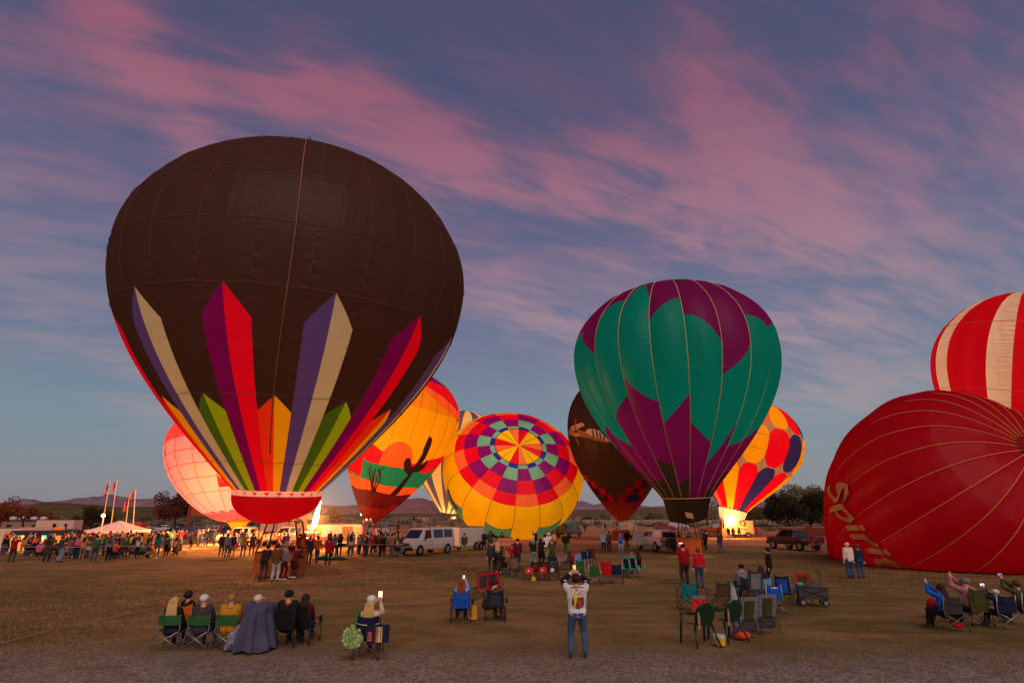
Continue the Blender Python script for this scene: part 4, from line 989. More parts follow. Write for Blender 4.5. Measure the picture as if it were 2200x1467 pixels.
# ------------------------------------------------------------------ chairs
CK = {}
def sheet(fn, nu=6, nv=6):
    mb = MB(); mb.grid(fn, nu, nv); return mb
def chair_kit(kind_):
    """facing +y; list of (name, mesh, slot)"""
    if kind_ in CK: return CK[kind_]
    P_ = []
    def add(n, mb, s, sm=True): me = mb.mesh(n, sm); me.materials.append(None); P_.append((n, me, s))
    V = Vector
    if kind_ in ('quad', 'quadhigh'):
        hb = .92 if kind_ == 'quad' else 1.08; w = .27
        bp = [V((s * .31, -.30, .02)) for s in (-1, 1)]; bt = [V((s * .25, -.36, hb)) for s in (-1, 1)]
        for s in (0, 1):
            add('leg', MB().tube([bp[s], lerp(bp[s], bt[s], .5), bt[s]], .011, 6), 'frame')
            sg = (-1, 1)[s]; add('leg', MB().tube([V((sg * .33, .26, .02)), V((sg * .33, .27, .62))], .011, 6), 'frame')
            add('armrest', MB().grid(lambda u, v: V((sg * (.30 + .07 * v), -.32 + .60 * u, .62 - .03 * math.sin(math.pi * u))), 6, 2), 'arm')
            add('brace', MB().tube([V((sg * .31, -.29, .05)), V((sg * .33, .25, .44))], .009, 5).tube([V((sg * .33, .26, .05)), V((sg * .31, -.31, .44))], .009, 5), 'frame')
        for y0, y1 in ((-.29, -.29), (.26, .26)): add('brace', MB().tube([V((-.31, y0, .04)), V((.29, y1, .42))], .009, 5).tube([V((.31, y0, .04)), V((-.29, y1, .42))], .009, 5), 'frame')
        add('seat', MB().grid(lambda u, v: V(((u - .5) * .56, -.28 + .52 * v, .43 - .07 * math.sin(math.pi * u) * math.sin(math.pi * min(1, v + .1)))), 8, 6), 'seat')
        add('backrest', MB().grid(lambda u, v: V(((u - .5) * lerp(.52, .52, v), -.27 - .09 * v - .05 * math.sin(math.pi * u) * (1 - .5 * v), lerp(.40, hb + .01, v) - .09 * math.sin(math.pi * u) * v ** 3 - 0.0)), 10, 8), 'back')
        add('back_panel', MB().grid(lambda u, v: V(((u - .5) * .34, -.285 - .08 * v - .05 * math.sin(math.pi * (.15 + .7 * u)), lerp(.46, hb - .14, v))), 6, 5), 'panel')
        add('foot', MB().box((-.31, -.30, .015), (.04, .05, .03)).box((.31, -.30, .015), (.04, .05, .03)).box((-.33, .26, .015), (.04, .05, .03)).box((.33, .26, .015), (.04, .05, .03)), 'rubber')
        add('cup_holder', MB().tube([V((.36, .16, .60)), V((.36, .16, .47))], .045, 8), 'arm')
    elif kind_ == 'director':
        for sg in (-1, 1):
            add('leg', MB().tube([V((sg * .29, -.34, .01)), V((sg * .26, -.20, .52)), V((sg * .26, -.24, .80))], .014, 6), 'frame')
            add('leg', MB().tube([V((sg * .29, .24, .01)), V((sg * .27, .20, .60))], .014, 6), 'frame')
            add('armrest', MB().box((sg * .275, 0, .61), (.045, .46, .022)), 'arm', False)
            add('brace', MB().tube([V((sg * .28, -.28, .2)), V((sg * .28, .22, .2))], .01, 5), 'frame')
        for y in (-.29, .2): add('brace', MB().tube([V((-.285, y, .08)), V((.265, y, .42))], .012, 6).tube([V((.285, y, .08)), V((-.265, y, .42))], .012, 6), 'frame')
        add('seat', MB().grid(lambda u, v: V(((u - .5) * .54, -.24 + .44 * v, .44 - .04 * math.sin(math.pi * u))), 8, 4), 'seat')
        add('backrest', MB().grid(lambda u, v: V(((u - .5) * .55, -.232 - .02 * v - .05 * math.sin(math.pi * u), lerp(.56, .79, v))), 10, 3), 'back')
    elif kind_ == 'bagchair':     # full cloth back on a wide steel frame
        for sg in (-1, 1):
            add('leg', MB().tube([V((sg * .29, -.36, .01)), V((sg * .27, -.22, .5)), V((sg * .26, -.30, .92))], .015, 6), 'frame')
            add('leg', MB().tube([V((sg * .29, .24, .01)), V((sg * .27, .2, .6))], .015, 6), 'frame')
            add('armrest', MB().box((sg * .28, 0, .62), (.05, .46, .025)), 'arm', False)
        for y in (-.3, .2): add('brace', MB().tube([V((-.285, y, .1)), V((.26, y, .40))], .012, 6).tube([V((.285, y, .1)), V((-.26, y, .40))], .012, 6), 'frame')
        add('foot', MB().cyl((-.29, -.36, .02), .025, .05).cyl((.29, -.36, .02), .025, .05), 'rubber')
        add('seat', MB().grid(lambda u, v: V(((u - .5) * .54, -.24 + .44 * v, .44 - .05 * math.sin(math.pi * u))), 8, 4), 'seat')
        add('backrest', MB().grid(lambda u, v: V(((u - .5) * .54, -.225 - .08 * v - .06 * math.sin(math.pi * u), lerp(.42, .92, v) - .05 * math.sin(math.pi * u) * v)), 10, 6), 'back')
        add('piping', MB().tube([V(((u - .5) * .54, -.30 - .06 * math.sin(math.pi * u), .74 - .03 * math.sin(math.pi * u))) for u in [k / 10 for k in range(11)]], .009, 5), 'panel')
    elif kind_ == 'rocker':
        for sg in (-1, 1):
            add('leg', MB().tube([V((sg * .27, -.30, .04)), V((sg * .26, -.12, .5)), V((sg * .25, -.34, 1.02))], .014, 6), 'frame')
            add('leg', MB().tube([V((sg * .27, .26, .04)), V((sg * .26, .1, .55))], .014, 6), 'frame')
            add('rocker_rail', MB().tube([V((sg * .27, -.42 + .09 * k, .02 + .004 * (k - 4) ** 2 * .3)) for k in range(10)], .014, 6), 'frame')
            add('armrest', MB().box((sg * .28, -.02, .62), (.05, .42, .025)), 'arm', False)
            add('side_panel', MB().grid(lambda u, v: V((sg * (.13 + .12 * u), -.17 - .19 * v - .02 * math.sin(math.pi * u), lerp(.44, 1.03, v))), 3, 6), 'back')
        add('brace', MB().tube([V((-.27, -.26, .1)), V((.26, -.14, .4))], .01, 5).tube([V((.27, -.26, .1)), V((-.26, -.14, .4))], .01, 5), 'frame')
        add('seat', MB().grid(lambda u, v: V(((u - .5) * .52, -.18 + .42 * v, .44 - .05 * math.sin(math.pi * u))), 8, 4), 'seat')
        add('backrest', MB().grid(lambda u, v: V(((u - .5) * .28, -.18 - .18 * v - .04 * math.sin(math.pi * u), lerp(.44, .94, v))), 6, 5), 'panel')
        add('head_band', MB().grid(lambda u, v: V(((u - .5) * .5, -.345 - .03 * v - .03 * math.sin(math.pi * u), lerp(.92, 1.04, v))), 8, 2), 'back')
        add('under_bag', MB().box((0, -.16, .27), (.44, .05, .26)), 'seat', False)
    elif kind_ == 'plastic':
        def shell(u, v):
            a = (u - .5) * 2; w = .25 * math.sqrt(max(.02, 1 - max(0, (v - .45) / .58) ** 2.4)) * (.78 + .22 * min(1, v * 3))
            return V((a * w, -.22 - .16 * v - .05 * (1 - a * a), lerp(.42, .90, v)))
        add('backrest', MB().grid(shell, 12, 10), 'seat')
        add('seat', MB().grid(lambda u, v: V(((u - .5) * lerp(.42, .5, v), -.24 + .50 * v, .42 + .015 * abs(2 * u - 1) - .02 * v)), 8, 6), 'seat')
        for sg in (-1, 1):
            add('leg', MB().tube([V((sg * .29, -.38, 0)), V((sg * .21, -.2, .42))], [.022, .035], 6), 'seat')
            add('leg', MB().tube([V((sg * .30, .30, 0)), V((sg * .29, .24, .40)), V((sg * .29, .21, .62))], [.024, .036, .034], 6), 'seat')
            add('armrest', MB().tube([V((sg * .28, .26, .63)), V((sg * .29, .05, .66)), V((sg * .27, -.16, .66)), V((sg * .20, -.30, .70))], [.028, .034, .032, .024], 6), 'seat')
    for n, me, s in P_:
        if n in ('seat', 'backrest', 'head_band', 'side_panel', 'back_panel', 'armrest'): pass
    CK[kind_] = P_; return P_
FRM = dict(black=mat('frame_black', (30, 28, 30), .4, .3), silver=mat('frame_silver', (178, 172, 168), .35, .75), bronze=mat('frame_bronze', (130, 112, 84), .45, .4), grey=mat('frame_grey', (90, 86, 84), .45, .4))
RUB = mat('rubber', (26, 24, 24), .8)
def chair(px, py, rz, kd, fabric_, frame, label, back=None, panel=None, arm=None, group='folding chairs on the grass', scale=1, loc=None, cat='chair'):
    t = thing({'plastic': 'plastic_chair', 'rocker': 'rocking_camp_chair', 'director': 'folding_chair', 'bagchair': 'folding_chair'}.get(kd, 'camp_chair'), label, cat, loc or G(px, py), rz, group)
    t.scale = (scale,) * 3
    f = cm(fabric_); M = dict(frame=FRM.get(frame) , seat=f, back=cm(back) if back else f, panel=cm(panel) if panel else (cm(back) if back else f), arm=cm(arm) if arm else f, rubber=RUB)
    if kd == 'plastic': M = {k: mat('green_resin', (22, 52, 34), .35) for k in M}
    for n, me, s in chair_kit(kd): put(n, me, M[s], t)
    return t
def phone(p, rz, label, w=.075, h=.15, horiz=False, col=(235, 240, 255), estr=2.2, tilt=0, cat='phone'):
    t = thing('phone' if cat == 'phone' else cat, label, cat, p, rz, None)
    if horiz: w, h = h, w
    B('phone_case', MB().box((0, .005, 0), (w, .009, h)), mat('phone_black', (14, 14, 16), .3), t); B('screen', MB().box((0, -.0015, 0), (w * .9, .003, h * .9)), mat('lit_screen_%d_%d' % (col[2], int(estr * 10)), col, .2, emit=col, estr=estr), t)
    t.rotation_euler = (tilt, 0, rz); return t
def local(p, rz, s, v): return Vector(p) + Matrix.Rotation(rz, 3, 'Z') @ (Vector(v) * s)

# ------------------------------------------------------------------ vehicles
GLASS = mat('tinted_glass', (22, 24, 34), .08, spec=.9); TYRE = mat('tyre_rubber', (24, 22, 24), .85); RIM = mat('steel_rim', (170, 165, 160), .35, .7)
CHROME = mat('chrome', (210, 205, 200), .15, .9); BLK = mat('black_trim', (24, 22, 24), .6); AMB = mat('amber_lens', (235, 120, 20), .3); LAMPW = mat('clear_lens', (225, 220, 205), .2)
TAILM = mat('tail_red', (200, 14, 22), .3); PLATE = mat('number_plate', (225, 205, 190), .5); YPLATE = mat('plate_tan', (222, 160, 60), .5)
def wheel(par, x, y, r, w=.2, rim=RIM, n=18):
    wn_ = B('wheel', MB().cyl((0, 0, 0), r * .4, w * .6, 'Y', 12), BLK, par, loc=(x, y, r))
    mb = MB()
    prof = [(r * .62, -w / 2), (r * .93, -w / 2), (r, -w * .32), (r, w * .32), (r * .93, w / 2), (r * .62, w / 2)]
    mb.grid(lambda u, v: Vector((math.cos(6.2832 * u) * prof[int(round(v * 5))][0], prof[int(round(v * 5))][1], math.sin(6.2832 * u) * prof[int(round(v * 5))][0])), n, 5, wrap=True)
    B('tyre', mb, TYRE, wn_, True)
    rb = MB(); rb.cyl((0, 0, 0), r * .63, w * .82, 'Y', n)
    for k in range(6):
        a = k * 1.047; rb.box((math.cos(a) * r * .36, w * .42 * (1 if y > 0 else -1), math.sin(a) * r * .36), (r * .34, .02, r * .12), rot=Matrix.Rotation(-a, 3, 'Y'))
    rb.cyl((0, w * .44 * (1 if y > 0 else -1), 0), r * .14, .05, 'Y', 10)
    B('rim', rb, rim, wn_); return wn_
def car(kd, loc, rz, paint, label, cat, name, group=None, detail=True, rim=RIM, s=1.0, under=(24, 22, 24), trim=None):
    """length along +x (front), width along y"""
    t = thing(name, label, cat, loc, rz, group); t.scale = (s, s, s)
    # (x, top z, half width at top) along the roofline; belt height; body half width; bottom
    SP = dict(
        van=dict(top=[(-2.75, 1.95, .80), (-2.7, 2.08, .84), (-1.5, 2.13, .86), (.9, 2.12, .85), (1.35, 2.06, .83), (2.02, 1.26, .9), (2.75, 1.10, .9), (2.85, .95, .88)], belt=1.22, hw=1.0, z0=.42, wx=(-1.7, 1.95), r=.38,
                 win=[(-2.45, -1.15), (-1.1, .28), (.48, 1.32)], slope=[(1.36, 2.0)]),
        suv=dict(top=[(-2.2, 1.0, .84), (-2.15, 1.5, .7), (-1.8, 1.72, .66), (.3, 1.74, .66), (.55, 1.68, .66), (1.15, 1.12, .82), (2.1, .96, .8), (2.28, .7, .76)], belt=1.05, hw=.92, z0=.36, wx=(-1.35, 1.42), r=.36,
                 win=[(-1.95, -1.0), (-.95, -.05), (0, .72)], slope=[(.6, 1.1)]),
        sedan=dict(top=[(-2.25, .86, .82), (-2.1, 1.02, .8), (-1.5, 1.06, .78), (-.95, 1.4, .62), (.1, 1.44, .6), (.35, 1.38, .62), (1.05, 1.0, .8), (2.1, .86, .78), (2.3, .62, .74)], belt=.98, hw=.88, z0=.3, wx=(-1.4, 1.4), r=.33,
                   win=[(-1.2, -.48), (-.44, .52)], slope=[(.4, 1.0)]),
        pickup=dict(top=[(-2.85, 1.16, .92), (-1.05, 1.18, .92), (-1.0, 1.72, .68), (-.8, 1.84, .68), (.45, 1.86, .68), (.7, 1.8, .68), (1.2, 1.24, .86), (2.5, 1.14, .86), (2.65, .85, .84)], belt=1.2, hw=.97, z0=.5, wx=(-1.75, 1.75), r=.42,
                    win=[(-.9, -.3), (-.24, .8)], slope=[(.72, 1.15)]),
    )[kd]
    top = SP['top']; belt, hw, z0 = SP['belt'], SP['hw'], SP['z0']
    xs_ = sorted(set([a for a, b_, c_ in top] + [lerp(top[0][0], top[-1][0], k / 18) for k in range(19)]))
    def Tp(x): return interp(x, [(a, b_) for a, b_, c_ in top]), interp(x, [(a, c_) for a, b_, c_ in top])
    def side(x, k, out=0.0):
        z, w = Tp(x); e = 1 - .06 * (abs(x) / top[-1][0]) ** 4; h = hw * e
        if z > belt + .04: return Vector((x, lerp(h, w, k) + out, lerp(belt, z, k)))
        return Vector((x, h + out, lerp(z0, z, k)))
    mb = MB(); ring = 12
    for x in xs_:
        z, w = Tp(x); e = 1 - .07 * (abs(x / top[-1][0])) ** 5; h = hw * e; bz = min(belt, z - .06); w = min(w, h - .03)
        half = [(h * .9, z0), (h, z0 + .12), (h * 1.012, (z0 + bz) / 2), (h, bz - .02), (w if z > belt + .04 else h * .985, z - .05), (w * .93, z)]
        for y_, z_ in half: mb.v.append((x, y_, z_))
        for y_, z_ in reversed(half): mb.v.append((x, -y_, z_))
    for i in range(len(xs_) - 1):
        for k in range(ring): mb.f.append((i * ring + k, (i + 1) * ring + k, (i + 1) * ring + (k + 1) % ring, i * ring + (k + 1) % ring))
    mb.f.append(tuple(range(ring))); mb.f.append(tuple((len(xs_) - 1) * ring + k for k in reversed(range(ring)))); mb.fm = [0] * len(mb.f)
    body = B('body', mb, paint, t)
    bv = body.modifiers.new('b', 'BEVEL'); bv.width = .025; bv.segments = 2; bv.limit_method = 'ANGLE'; bv.angle_limit = R(25)
    for sg in (-1, 1):
        for a, b_ in SP['win']:
            q = [side(a + .04, .12), side(b_ - .04 if b_ < SP['slope'][0][0] else b_, .12), side(b_ - .06, .86), side(a + .08, .86)]
            if b_ >= SP['slope'][0][0] - .5:   # front window follows the pillar
                q[1] = side(min(b_ + .12, SP['slope'][0][1] - .2), .12); q[2] = side(b_ - .1, .86)
            q = [Vector((p.x, (p.y + .012) * sg, p.z)) for p in q]; B('window', MB().poly(q if sg > 0 else q[::-1]), GLASS, t)
        B('wheel_arch', MB().cyl((SP['wx'][0], sg * (hw - .005), SP['r'] + .02), SP['r'] * 1.16, .03, 'Y', 20).cyl((SP['wx'][1], sg * (hw - .005), SP['r'] + .02), SP['r'] * 1.16, .03, 'Y', 20), mat('wheel_well', under, .9), t)  # dark discs stand in for the shade inside the wheel recesses
        for x in SP['wx']: wheel(t, x, sg * (hw - .07), SP['r'], .23, rim)
        B('mirror', MB().box((SP['slope'][0][0] + .1, sg * (hw + .12), belt + .12), (.1, .2, .2)), BLK if kd != 'van' else BLK, t)
        B('sill', MB().box((sum(SP['wx']) / 2, sg * (hw - .01), z0 + .02), (SP['wx'][1] - SP['wx'][0] - SP['r'] * 2.4, .07, .07)), trim or mat('sill_grey', (90, 80, 80), .5), t)
        seam = MB()
        for a, b_ in SP['win']: seam.box((a - .03, sg * (hw * 1.012 + .002), (z0 + belt) / 2 + .06), (.018, .012, belt - z0 - .22))
        seam.box(((SP['wx'][0] + SP['wx'][1]) / 2, sg * (hw * 1.012 + .002), z0 + .34), (SP['wx'][1] - SP['wx'][0] - SP['r'] * 2.6, .012, .02))
        B('door_seam', seam, BLK, t)
        for a, b_ in SP['win'][-1:]: B('door_handle', MB().box((a + .12, sg * (hw + .02), belt - .1), (.14, .03, .04)), BLK, t)
        fx = top[-1][0]; hz_ = top[-2][1] - .22
        B('headlight', MB().box((fx - .04, sg * (hw - .27), hz_), (.12, .3, .16)), LAMPW, t); B('indicator', MB().box((fx - .035, sg * (hw - .26), hz_ - .15), (.12, .34, .08)), AMB, t)
        B('taillight', MB().box((top[0][0] - .01, sg * (hw - .14), belt - .2), (.06, .14, .34)), TAILM, t)
    a, b_ = SP['slope'][0]
    (z1, w1_), (z2, w2_) = Tp(a + .05), Tp(b_ - .03)
    nrm = Vector((z1 - z2, 0, b_ - a)).normalized() * .012
    B('windscreen', MB().poly([Vector((b_ - .03, -w2_ * .9, z2)) + nrm, Vector((b_ - .03, w2_ * .9, z2)) + nrm, Vector((a + .05, w1_ * .86, z1)) + nrm, Vector((a + .05, -w1_ * .86, z1)) + nrm]), GLASS, t)
    fx = top[-1][0]
    B('grille', MB().box((fx - .02, 0, top[-2][1] - .24), (.09, hw * 1.12, .24)), mat('grille_dark', (54, 46, 42), .5), t)
    B('emblem', MB().box((fx + .035, 0, top[-2][1] - .23), (.03, .2, .07)), CHROME, t)
    B('bumper', MB().box((fx + .02, 0, z0 + .1), (.24, hw * 1.86, .24)), BLK, t); B('number_plate', MB().box((fx + .15, 0, z0 + .12), (.02, .3, .15)), PLATE, t)
    B('bumper', MB().box((top[0][0] - .05, 0, z0 + .08), (.16, hw * 1.86, .2)), CHROME if kd == 'pickup' else BLK, t)
    if kd in ('suv', 'sedan'):
        i = 1 if kd == 'suv' else 2; (x1, zz1, ww1), (x2, zz2, ww2) = top[i], top[i + 1]
        n_ = Vector((-(zz2 - zz1), 0, (x2 - x1))).normalized() * .012
        x1_, z1_ = (top[0][0], 1.08) if kd == 'suv' else (x1, zz1)
        B('rear_window', MB().poly([Vector((lerp(x1_, x2, .1), ww1 * .85, lerp(z1_, zz2, .12))) + n_, Vector((lerp(x1_, x2, .1), -ww1 * .85, lerp(z1_, zz2, .12))) + n_, Vector((lerp(x1_, x2, .7), -ww2 * .8, lerp(z1_, zz2, .8))) + n_, Vector((lerp(x1_, x2, .7), ww2 * .8, lerp(z1_, zz2, .8))) + n_]), GLASS, t)
    if kd == 'pickup':
        B('rear_window', MB().poly([(-1.075, .62, 1.26), (-1.075, -.62, 1.26), (-1.015, -.56, 1.68), (-1.015, .56, 1.68)]), GLASS, t)
        bd = MB(); bd.box((-1.94, 0, 1.175), (1.66, 1.66, .02)); B('cargo_bed', bd, mat('bed_liner', (34, 32, 34), .8), t)
    return t
def boxtrailer(loc, rz, L_, W_, H_, z0, paint, label, roofm=None, wheels=((-.4, .4),), name='cargo_trailer', cat='trailer', group=None, r=.33, door=True):
    t = thing(name, label, cat, loc, rz, group)
    b = MB().box((0, 0, z0 + H_ / 2), (L_, W_, H_)); bo = B('body', b, paint, t); bv = bo.modifiers.new('b', 'BEVEL'); bv.width = .06; bv.segments = 3
    rf = MB().box((0, 0, z0 + H_ + .03), (L_ - .1, W_ - .04, .1)); B('roof', rf, roofm or mat('roof_grey', (110, 96, 96), .6), t)
    for sg in (-1, 1):
        B('trim', MB().box((0, sg * (W_ / 2 + .004), z0 + .05), (L_ - .04, .02, .09)), mat('alu_trim', (180, 170, 160), .4, .5), t)
        for xs__ in wheels:
            for x in xs__: wheel(t, x, sg * (W_ / 2 - .02), r, .2)
        x0 = min(wheels[0]) - r - .12; x1 = max(wheels[0]) + r + .12; n = 10
        f = MB(); f.grid(lambda u, v: Vector((lerp(x0, x1, u), sg * (W_ / 2 - .08 + .26 * v), r + .05 + (r + .06) * math.sin(math.pi * u) ** .35)), n, 1); B('fender', f, BLK, t)
    B('tow_hitch', MB().tube([(L_ / 2, .5, .5), (L_ / 2 + 1.2, 0, .5)], .05).tube([(L_ / 2, -.5, .5), (L_ / 2 + 1.2, 0, .5)], .05).tube([(L_ / 2 + 1.1, 0, .05), (L_ / 2 + 1.1, 0, .7)], .035), BLK, t)
    if door:
        B('door', MB().box((L_ / 2 - 1.0, -(W_ / 2 + .008), z0 + H_ * .46), (.8, .02, H_ * .8)), paint, t)
        B('door_handle', MB().box((L_ / 2 - .7, -(W_ / 2 + .03), z0 + H_ * .45), (.05, .04, .16)), BLK, t)
    return t
# ------------------------------------------------------------------ vegetation
def tree(name, label, loc, h, cr_, leafc, n=1600, trunk_h=.35, seed=1, leaf=.22, flat=1.0, group=None, sparse=.0, cat='tree', barkc=(70, 50, 40)):
    rr = random.Random(seed); t = thing(name, label, cat, loc, rr.random() * 6, group)
    tr = MB(); limbs = []
    tr.tube([(0, 0, -.1), (.05, 0, h * trunk_h * .5), (0, .05, h * trunk_h), (.1, 0, h * .8)], [h * .035, h * .027, h * .02, h * .004], 7)
    for k in range(9):
        a = k * 2.4 + rr.random(); z = h * lerp(trunk_h * .8, .7, k / 9); ln = cr_ * rr.uniform(.55, .95)
        e = Vector((math.cos(a) * ln, math.sin(a) * ln, z + h * rr.uniform(.08, .25)))
        tr.tube([(0, 0, z), Vector((math.cos(a) * ln * .5, math.sin(a) * ln * .5, z + h * .06)), e], [h * .012, h * .008, h * .002], 5); limbs.append(e)
    B('trunk', tr, mat('bark_%d' % barkc[0], barkc, .95, noise=.3), t, True)
    cl = [(e * .95, cr_ * rr.uniform(.22, .4)) for e in limbs] + [(Vector((rr.uniform(-.5, .5) * cr_, rr.uniform(-.5, .5) * cr_, h * rr.uniform(trunk_h + .15, .93))), cr_ * rr.uniform(.25, .42)) for _ in range(12)]
    lf = MB()
    for _ in range(int(n * 1.5)):
        c, r_ = rr.choice(cl); d = Vector((rr.gauss(0, 1), rr.gauss(0, 1), rr.gauss(0, 1) * .8 * flat)); d = d.normalized() * r_ * rr.random() ** .35
        p = c + d
        if p.z < h * .08: continue
        s = leaf * rr.uniform(.6, 1.5); q = Vector((rr.gauss(0, 1), rr.gauss(0, 1), rr.gauss(0, 1))).normalized(); w = q.cross(Vector((0, 0, 1)) if abs(q.z) < .9 else Vector((1, 0, 0))).normalized()
        lf.add([p - w * s * .5, p + q.cross(w) * s * .35, p + w * s * .5, p - q.cross(w) * s * .35], [(0, 1, 2, 3)], rr.choice((0, 0, 1)))
    B('crown', lf, [mat('leaf_%d_%d_%d' % leafc, leafc, .9, spec=.1), mat('leaf2_%d_%d_%d' % leafc, tuple(int(c * 1.25) for c in leafc), .9, spec=.1)], t)
    return t
# ------------------------------------------------------------------ vehicles in the field
def fix(px, py, rz, lp):
    return G(px, py) - Matrix.Rotation(rz, 3, 'Z') @ Vector(lp)
def paint(n, c, r=.28): return mat('paint_' + n, c, r, spec=.5)
WHITE = paint('white', (206, 198, 192)); VG = 'vehicles on the field'
rz = R(-122)
car('van', fix(935, 1190, rz, (0, 1.0, 0)), rz, WHITE, 'white passenger van with dark side windows, parked beside the white trailer', 'van', 'passenger_van', VG, trim=mat('sill_silver', (150, 142, 138), .4))
boxtrailer(fix(986, 1184, rz, (2.0, 1.05, 0)), rz, 4.0, 2.1, 1.72, .36, mat('trailer_white', (208, 196, 184), .4), 'white cargo trailer with dark roof and twin wheels behind the van', wheels=((-1.45, -.72),), group=VG, r=.34)
rz = R(101)
wp = car('pickup', fix(1408, 1185, rz, (-1.75, .97, 0)), rz, WHITE, 'white pickup with open driver door and lowered tailgate', 'pickup', 'pickup_truck', VG)
dm = MB(); dm.add([(0, 0, .5), (.25, .95, .5), (.25, .95, 1.2), (.2, .8, 1.72), (.03, .1, 1.78), (0, 0, 1.2)], [(0, 1, 2, 3, 4, 5)])
dd = B('open_door', dm, WHITE, wp, loc=(.75, .98, 0)); dd.modifiers.new('t', 'SOLIDIFY').thickness = .06
B('window', MB().poly([(.02, .1, 1.22), (.22, .88, 1.22), (.18, .75, 1.62), (.05, .18, 1.68)]), GLASS, dd, loc=(-.04, .02, 0))
B('tailgate', MB().box((-3.15, 0, .92), (.62, 1.6, .08)), BLK, wp)
B('topper', MB().box((-1.95, 0, 1.5), (1.7, 1.62, .62), top=(.94, .86)), WHITE, wp)
B('topper_window', MB().poly([(-2.80, .66, 1.28), (-2.80, -.66, 1.28), (-2.775, -.60, 1.72), (-2.775, .60, 1.72)]), GLASS, wp)
bx = thing('storage_box', 'black storage chest with blue lid standing behind the white pickup', 'chest', G(1449, 1187), R(12))
B('body', MB().box((0, 0, .75), (1.1, .6, .8)), mat('chest_black', (36, 34, 36), .6), bx); B('lid', MB().box((0, 0, 1.2), (1.0, .55, .12)), mat('lid_blue', (50, 60, 110), .6), bx)
for x in (-.45, .45):
    for y in (-.25, .25): B('leg', MB().tube([(x, y, .36), (x * 1.15, y, 0)], .025, 5), BLK, bx)
rz = R(106)
car('pickup', fix(1719, 1183, rz, (-1.75, .97, 0)), rz, paint('plum', (74, 34, 50)), 'old plum coloured pickup with big tyres beside the lying red balloon', 'pickup', 'pickup_truck', VG, s=1.02)
rz = R(164)
car('pickup', fix(1545, 1152, rz, (0, 0, 0)), rz, paint('bronze', (110, 44, 20)), 'dark bronze crew pickup gleaming beside the glowing balloon mouth', 'pickup', 'pickup_truck', VG, s=1.1)
car('sedan', G(1429, 1139), R(-14), paint('rose_red', (170, 60, 84)), 'rose red sedan parked on the dirt behind the white pickup', 'car', 'parked_car', VG)
car('suv', G(1459, 1138), R(-12), paint('pearl', (190, 176, 190)), 'pearl white crossover parked next to the rose red sedan', 'car', 'parked_car', VG)
car('suv', G(800, 1163), R(195), paint('ink', (30, 20, 26)), 'dark estate car with raised tailgate behind the crowd, by the desert balloon basket', 'car', 'parked_car', VG)
car('pickup', G(618, 1170), R(185), paint('cream_lit', (200, 176, 130)), 'cream crew pickup lit orange by the gas flame', 'pickup', 'pickup_truck', VG, s=1.05)  # flame light on white paint is put into the base colour
car('pickup', G(522, 1172), R(172), paint('ivory', (210, 196, 170)), 'ivory pickup with open doors behind the yellow scoop of the pink balloon', 'pickup', 'pickup_truck', VG, s=1.05)
lot = [(150, 1158, 'pickup', 'steel blue', (82, 88, 108), 178), (204, 1170, 'suv', 'white', (206, 198, 192), 180), (218, 1152, 'pickup', 'silver grey', (130, 126, 130), 184), (110, 1156, 'pickup', 'navy', (30, 30, 48), 176),
       (316, 1149, 'suv', 'pale grey', (176, 168, 172), 5), (337, 1156, 'sedan', 'gold lit', (200, 160, 110), 0), (372, 1150, 'suv', 'dark red', (84, 30, 38), 182), (350, 1143, 'pickup', 'white', (200, 190, 190), 178), (388, 1156, 'sedan', 'silver', (150, 140, 146), 176),
       (410, 1150, 'sedan', 'mauve grey', (120, 104, 116), 180), (428, 1146, 'suv', 'rose silver', (158, 136, 144), 176), (450, 1154, 'sedan', 'grey violet', (128, 116, 134), 178), (461, 1146, 'suv', 'white', (196, 178, 180), 184), (486, 1147, 'suv', 'dark violet', (70, 46, 66), 180), (300, 1143, 'pickup', 'maroon', (80, 34, 40), 4), (396, 1142, 'pickup', 'slate', (64, 64, 82), 180), (268, 1158, 'suv', 'charcoal', (52, 46, 52), 178), (728, 1141, 'suv', 'sand', (150, 120, 96), 0), (765, 1140, 'sedan', 'rust', (130, 60, 40), 180)]
for i, (px, py, kd, cn, cc_, hd) in enumerate(lot):
    where = 'under the flagpoles' if px < 330 else ('left of the brown signboard posts' if px < 400 else 'below the glowing pink balloon')
    where = {0: 'by the food stand', 3: 'beside the dark awning', 17: 'beyond the mural trailer', 18: 'beyond the desert balloon basket', 4: 'right of the white canopy', 1: 'left of the white canopy', 2: 'behind the leftmost flagpole', 14: 'at the far right of the canopy'}.get(i, where)
    car(kd, G(px, py), R(hd), paint(cn.replace(' ', '_'), cc_), '%s %s parked %s' % (cn, {'suv': 'sport utility car', 'sedan': 'sedan', 'pickup': 'pickup'}[kd], where), 'car' if kd != 'pickup' else 'pickup', 'parked_car', 'cars parked along the far side')
def windowrow(t, items, y, m=GLASS):
    for x, z, w, h in items: B('window', MB().box((x, y, z), (w, .03, h)), m, t)
rv = mat('camper_cream', (206, 172, 152), .5)
t = boxtrailer(G(121, 1157), R(0), 7.2, 2.5, 2.7, .7, rv, 'cream camper with two dark windows and narrow door near the left trees', wheels=((-.5, .5),), name='camper', cat='camper', group='campers and box trailers', door=False)
windowrow(t, [(2.2, 2.3, .55, 1.0), (.0, 2.45, .6, .7)], -1.27); B('door', MB().box((.1, -1.27, 1.6), (.75, .03, 1.9)), mat('camper_door', (120, 84, 70), .5), t)
t = boxtrailer(G(52, 1156), R(2), 8, 2.5, 2.4, .6, mat('camper_tan', (142, 108, 90), .5), 'long tan camper with roof vents behind the yellow food stand', wheels=((-.5, .5),), name='camper', cat='camper', group='campers and box trailers', door=False)
windowrow(t, [(-2.5, 2.3, 1, .6), (2.5, 2.3, 1.2, .6)], -1.27)
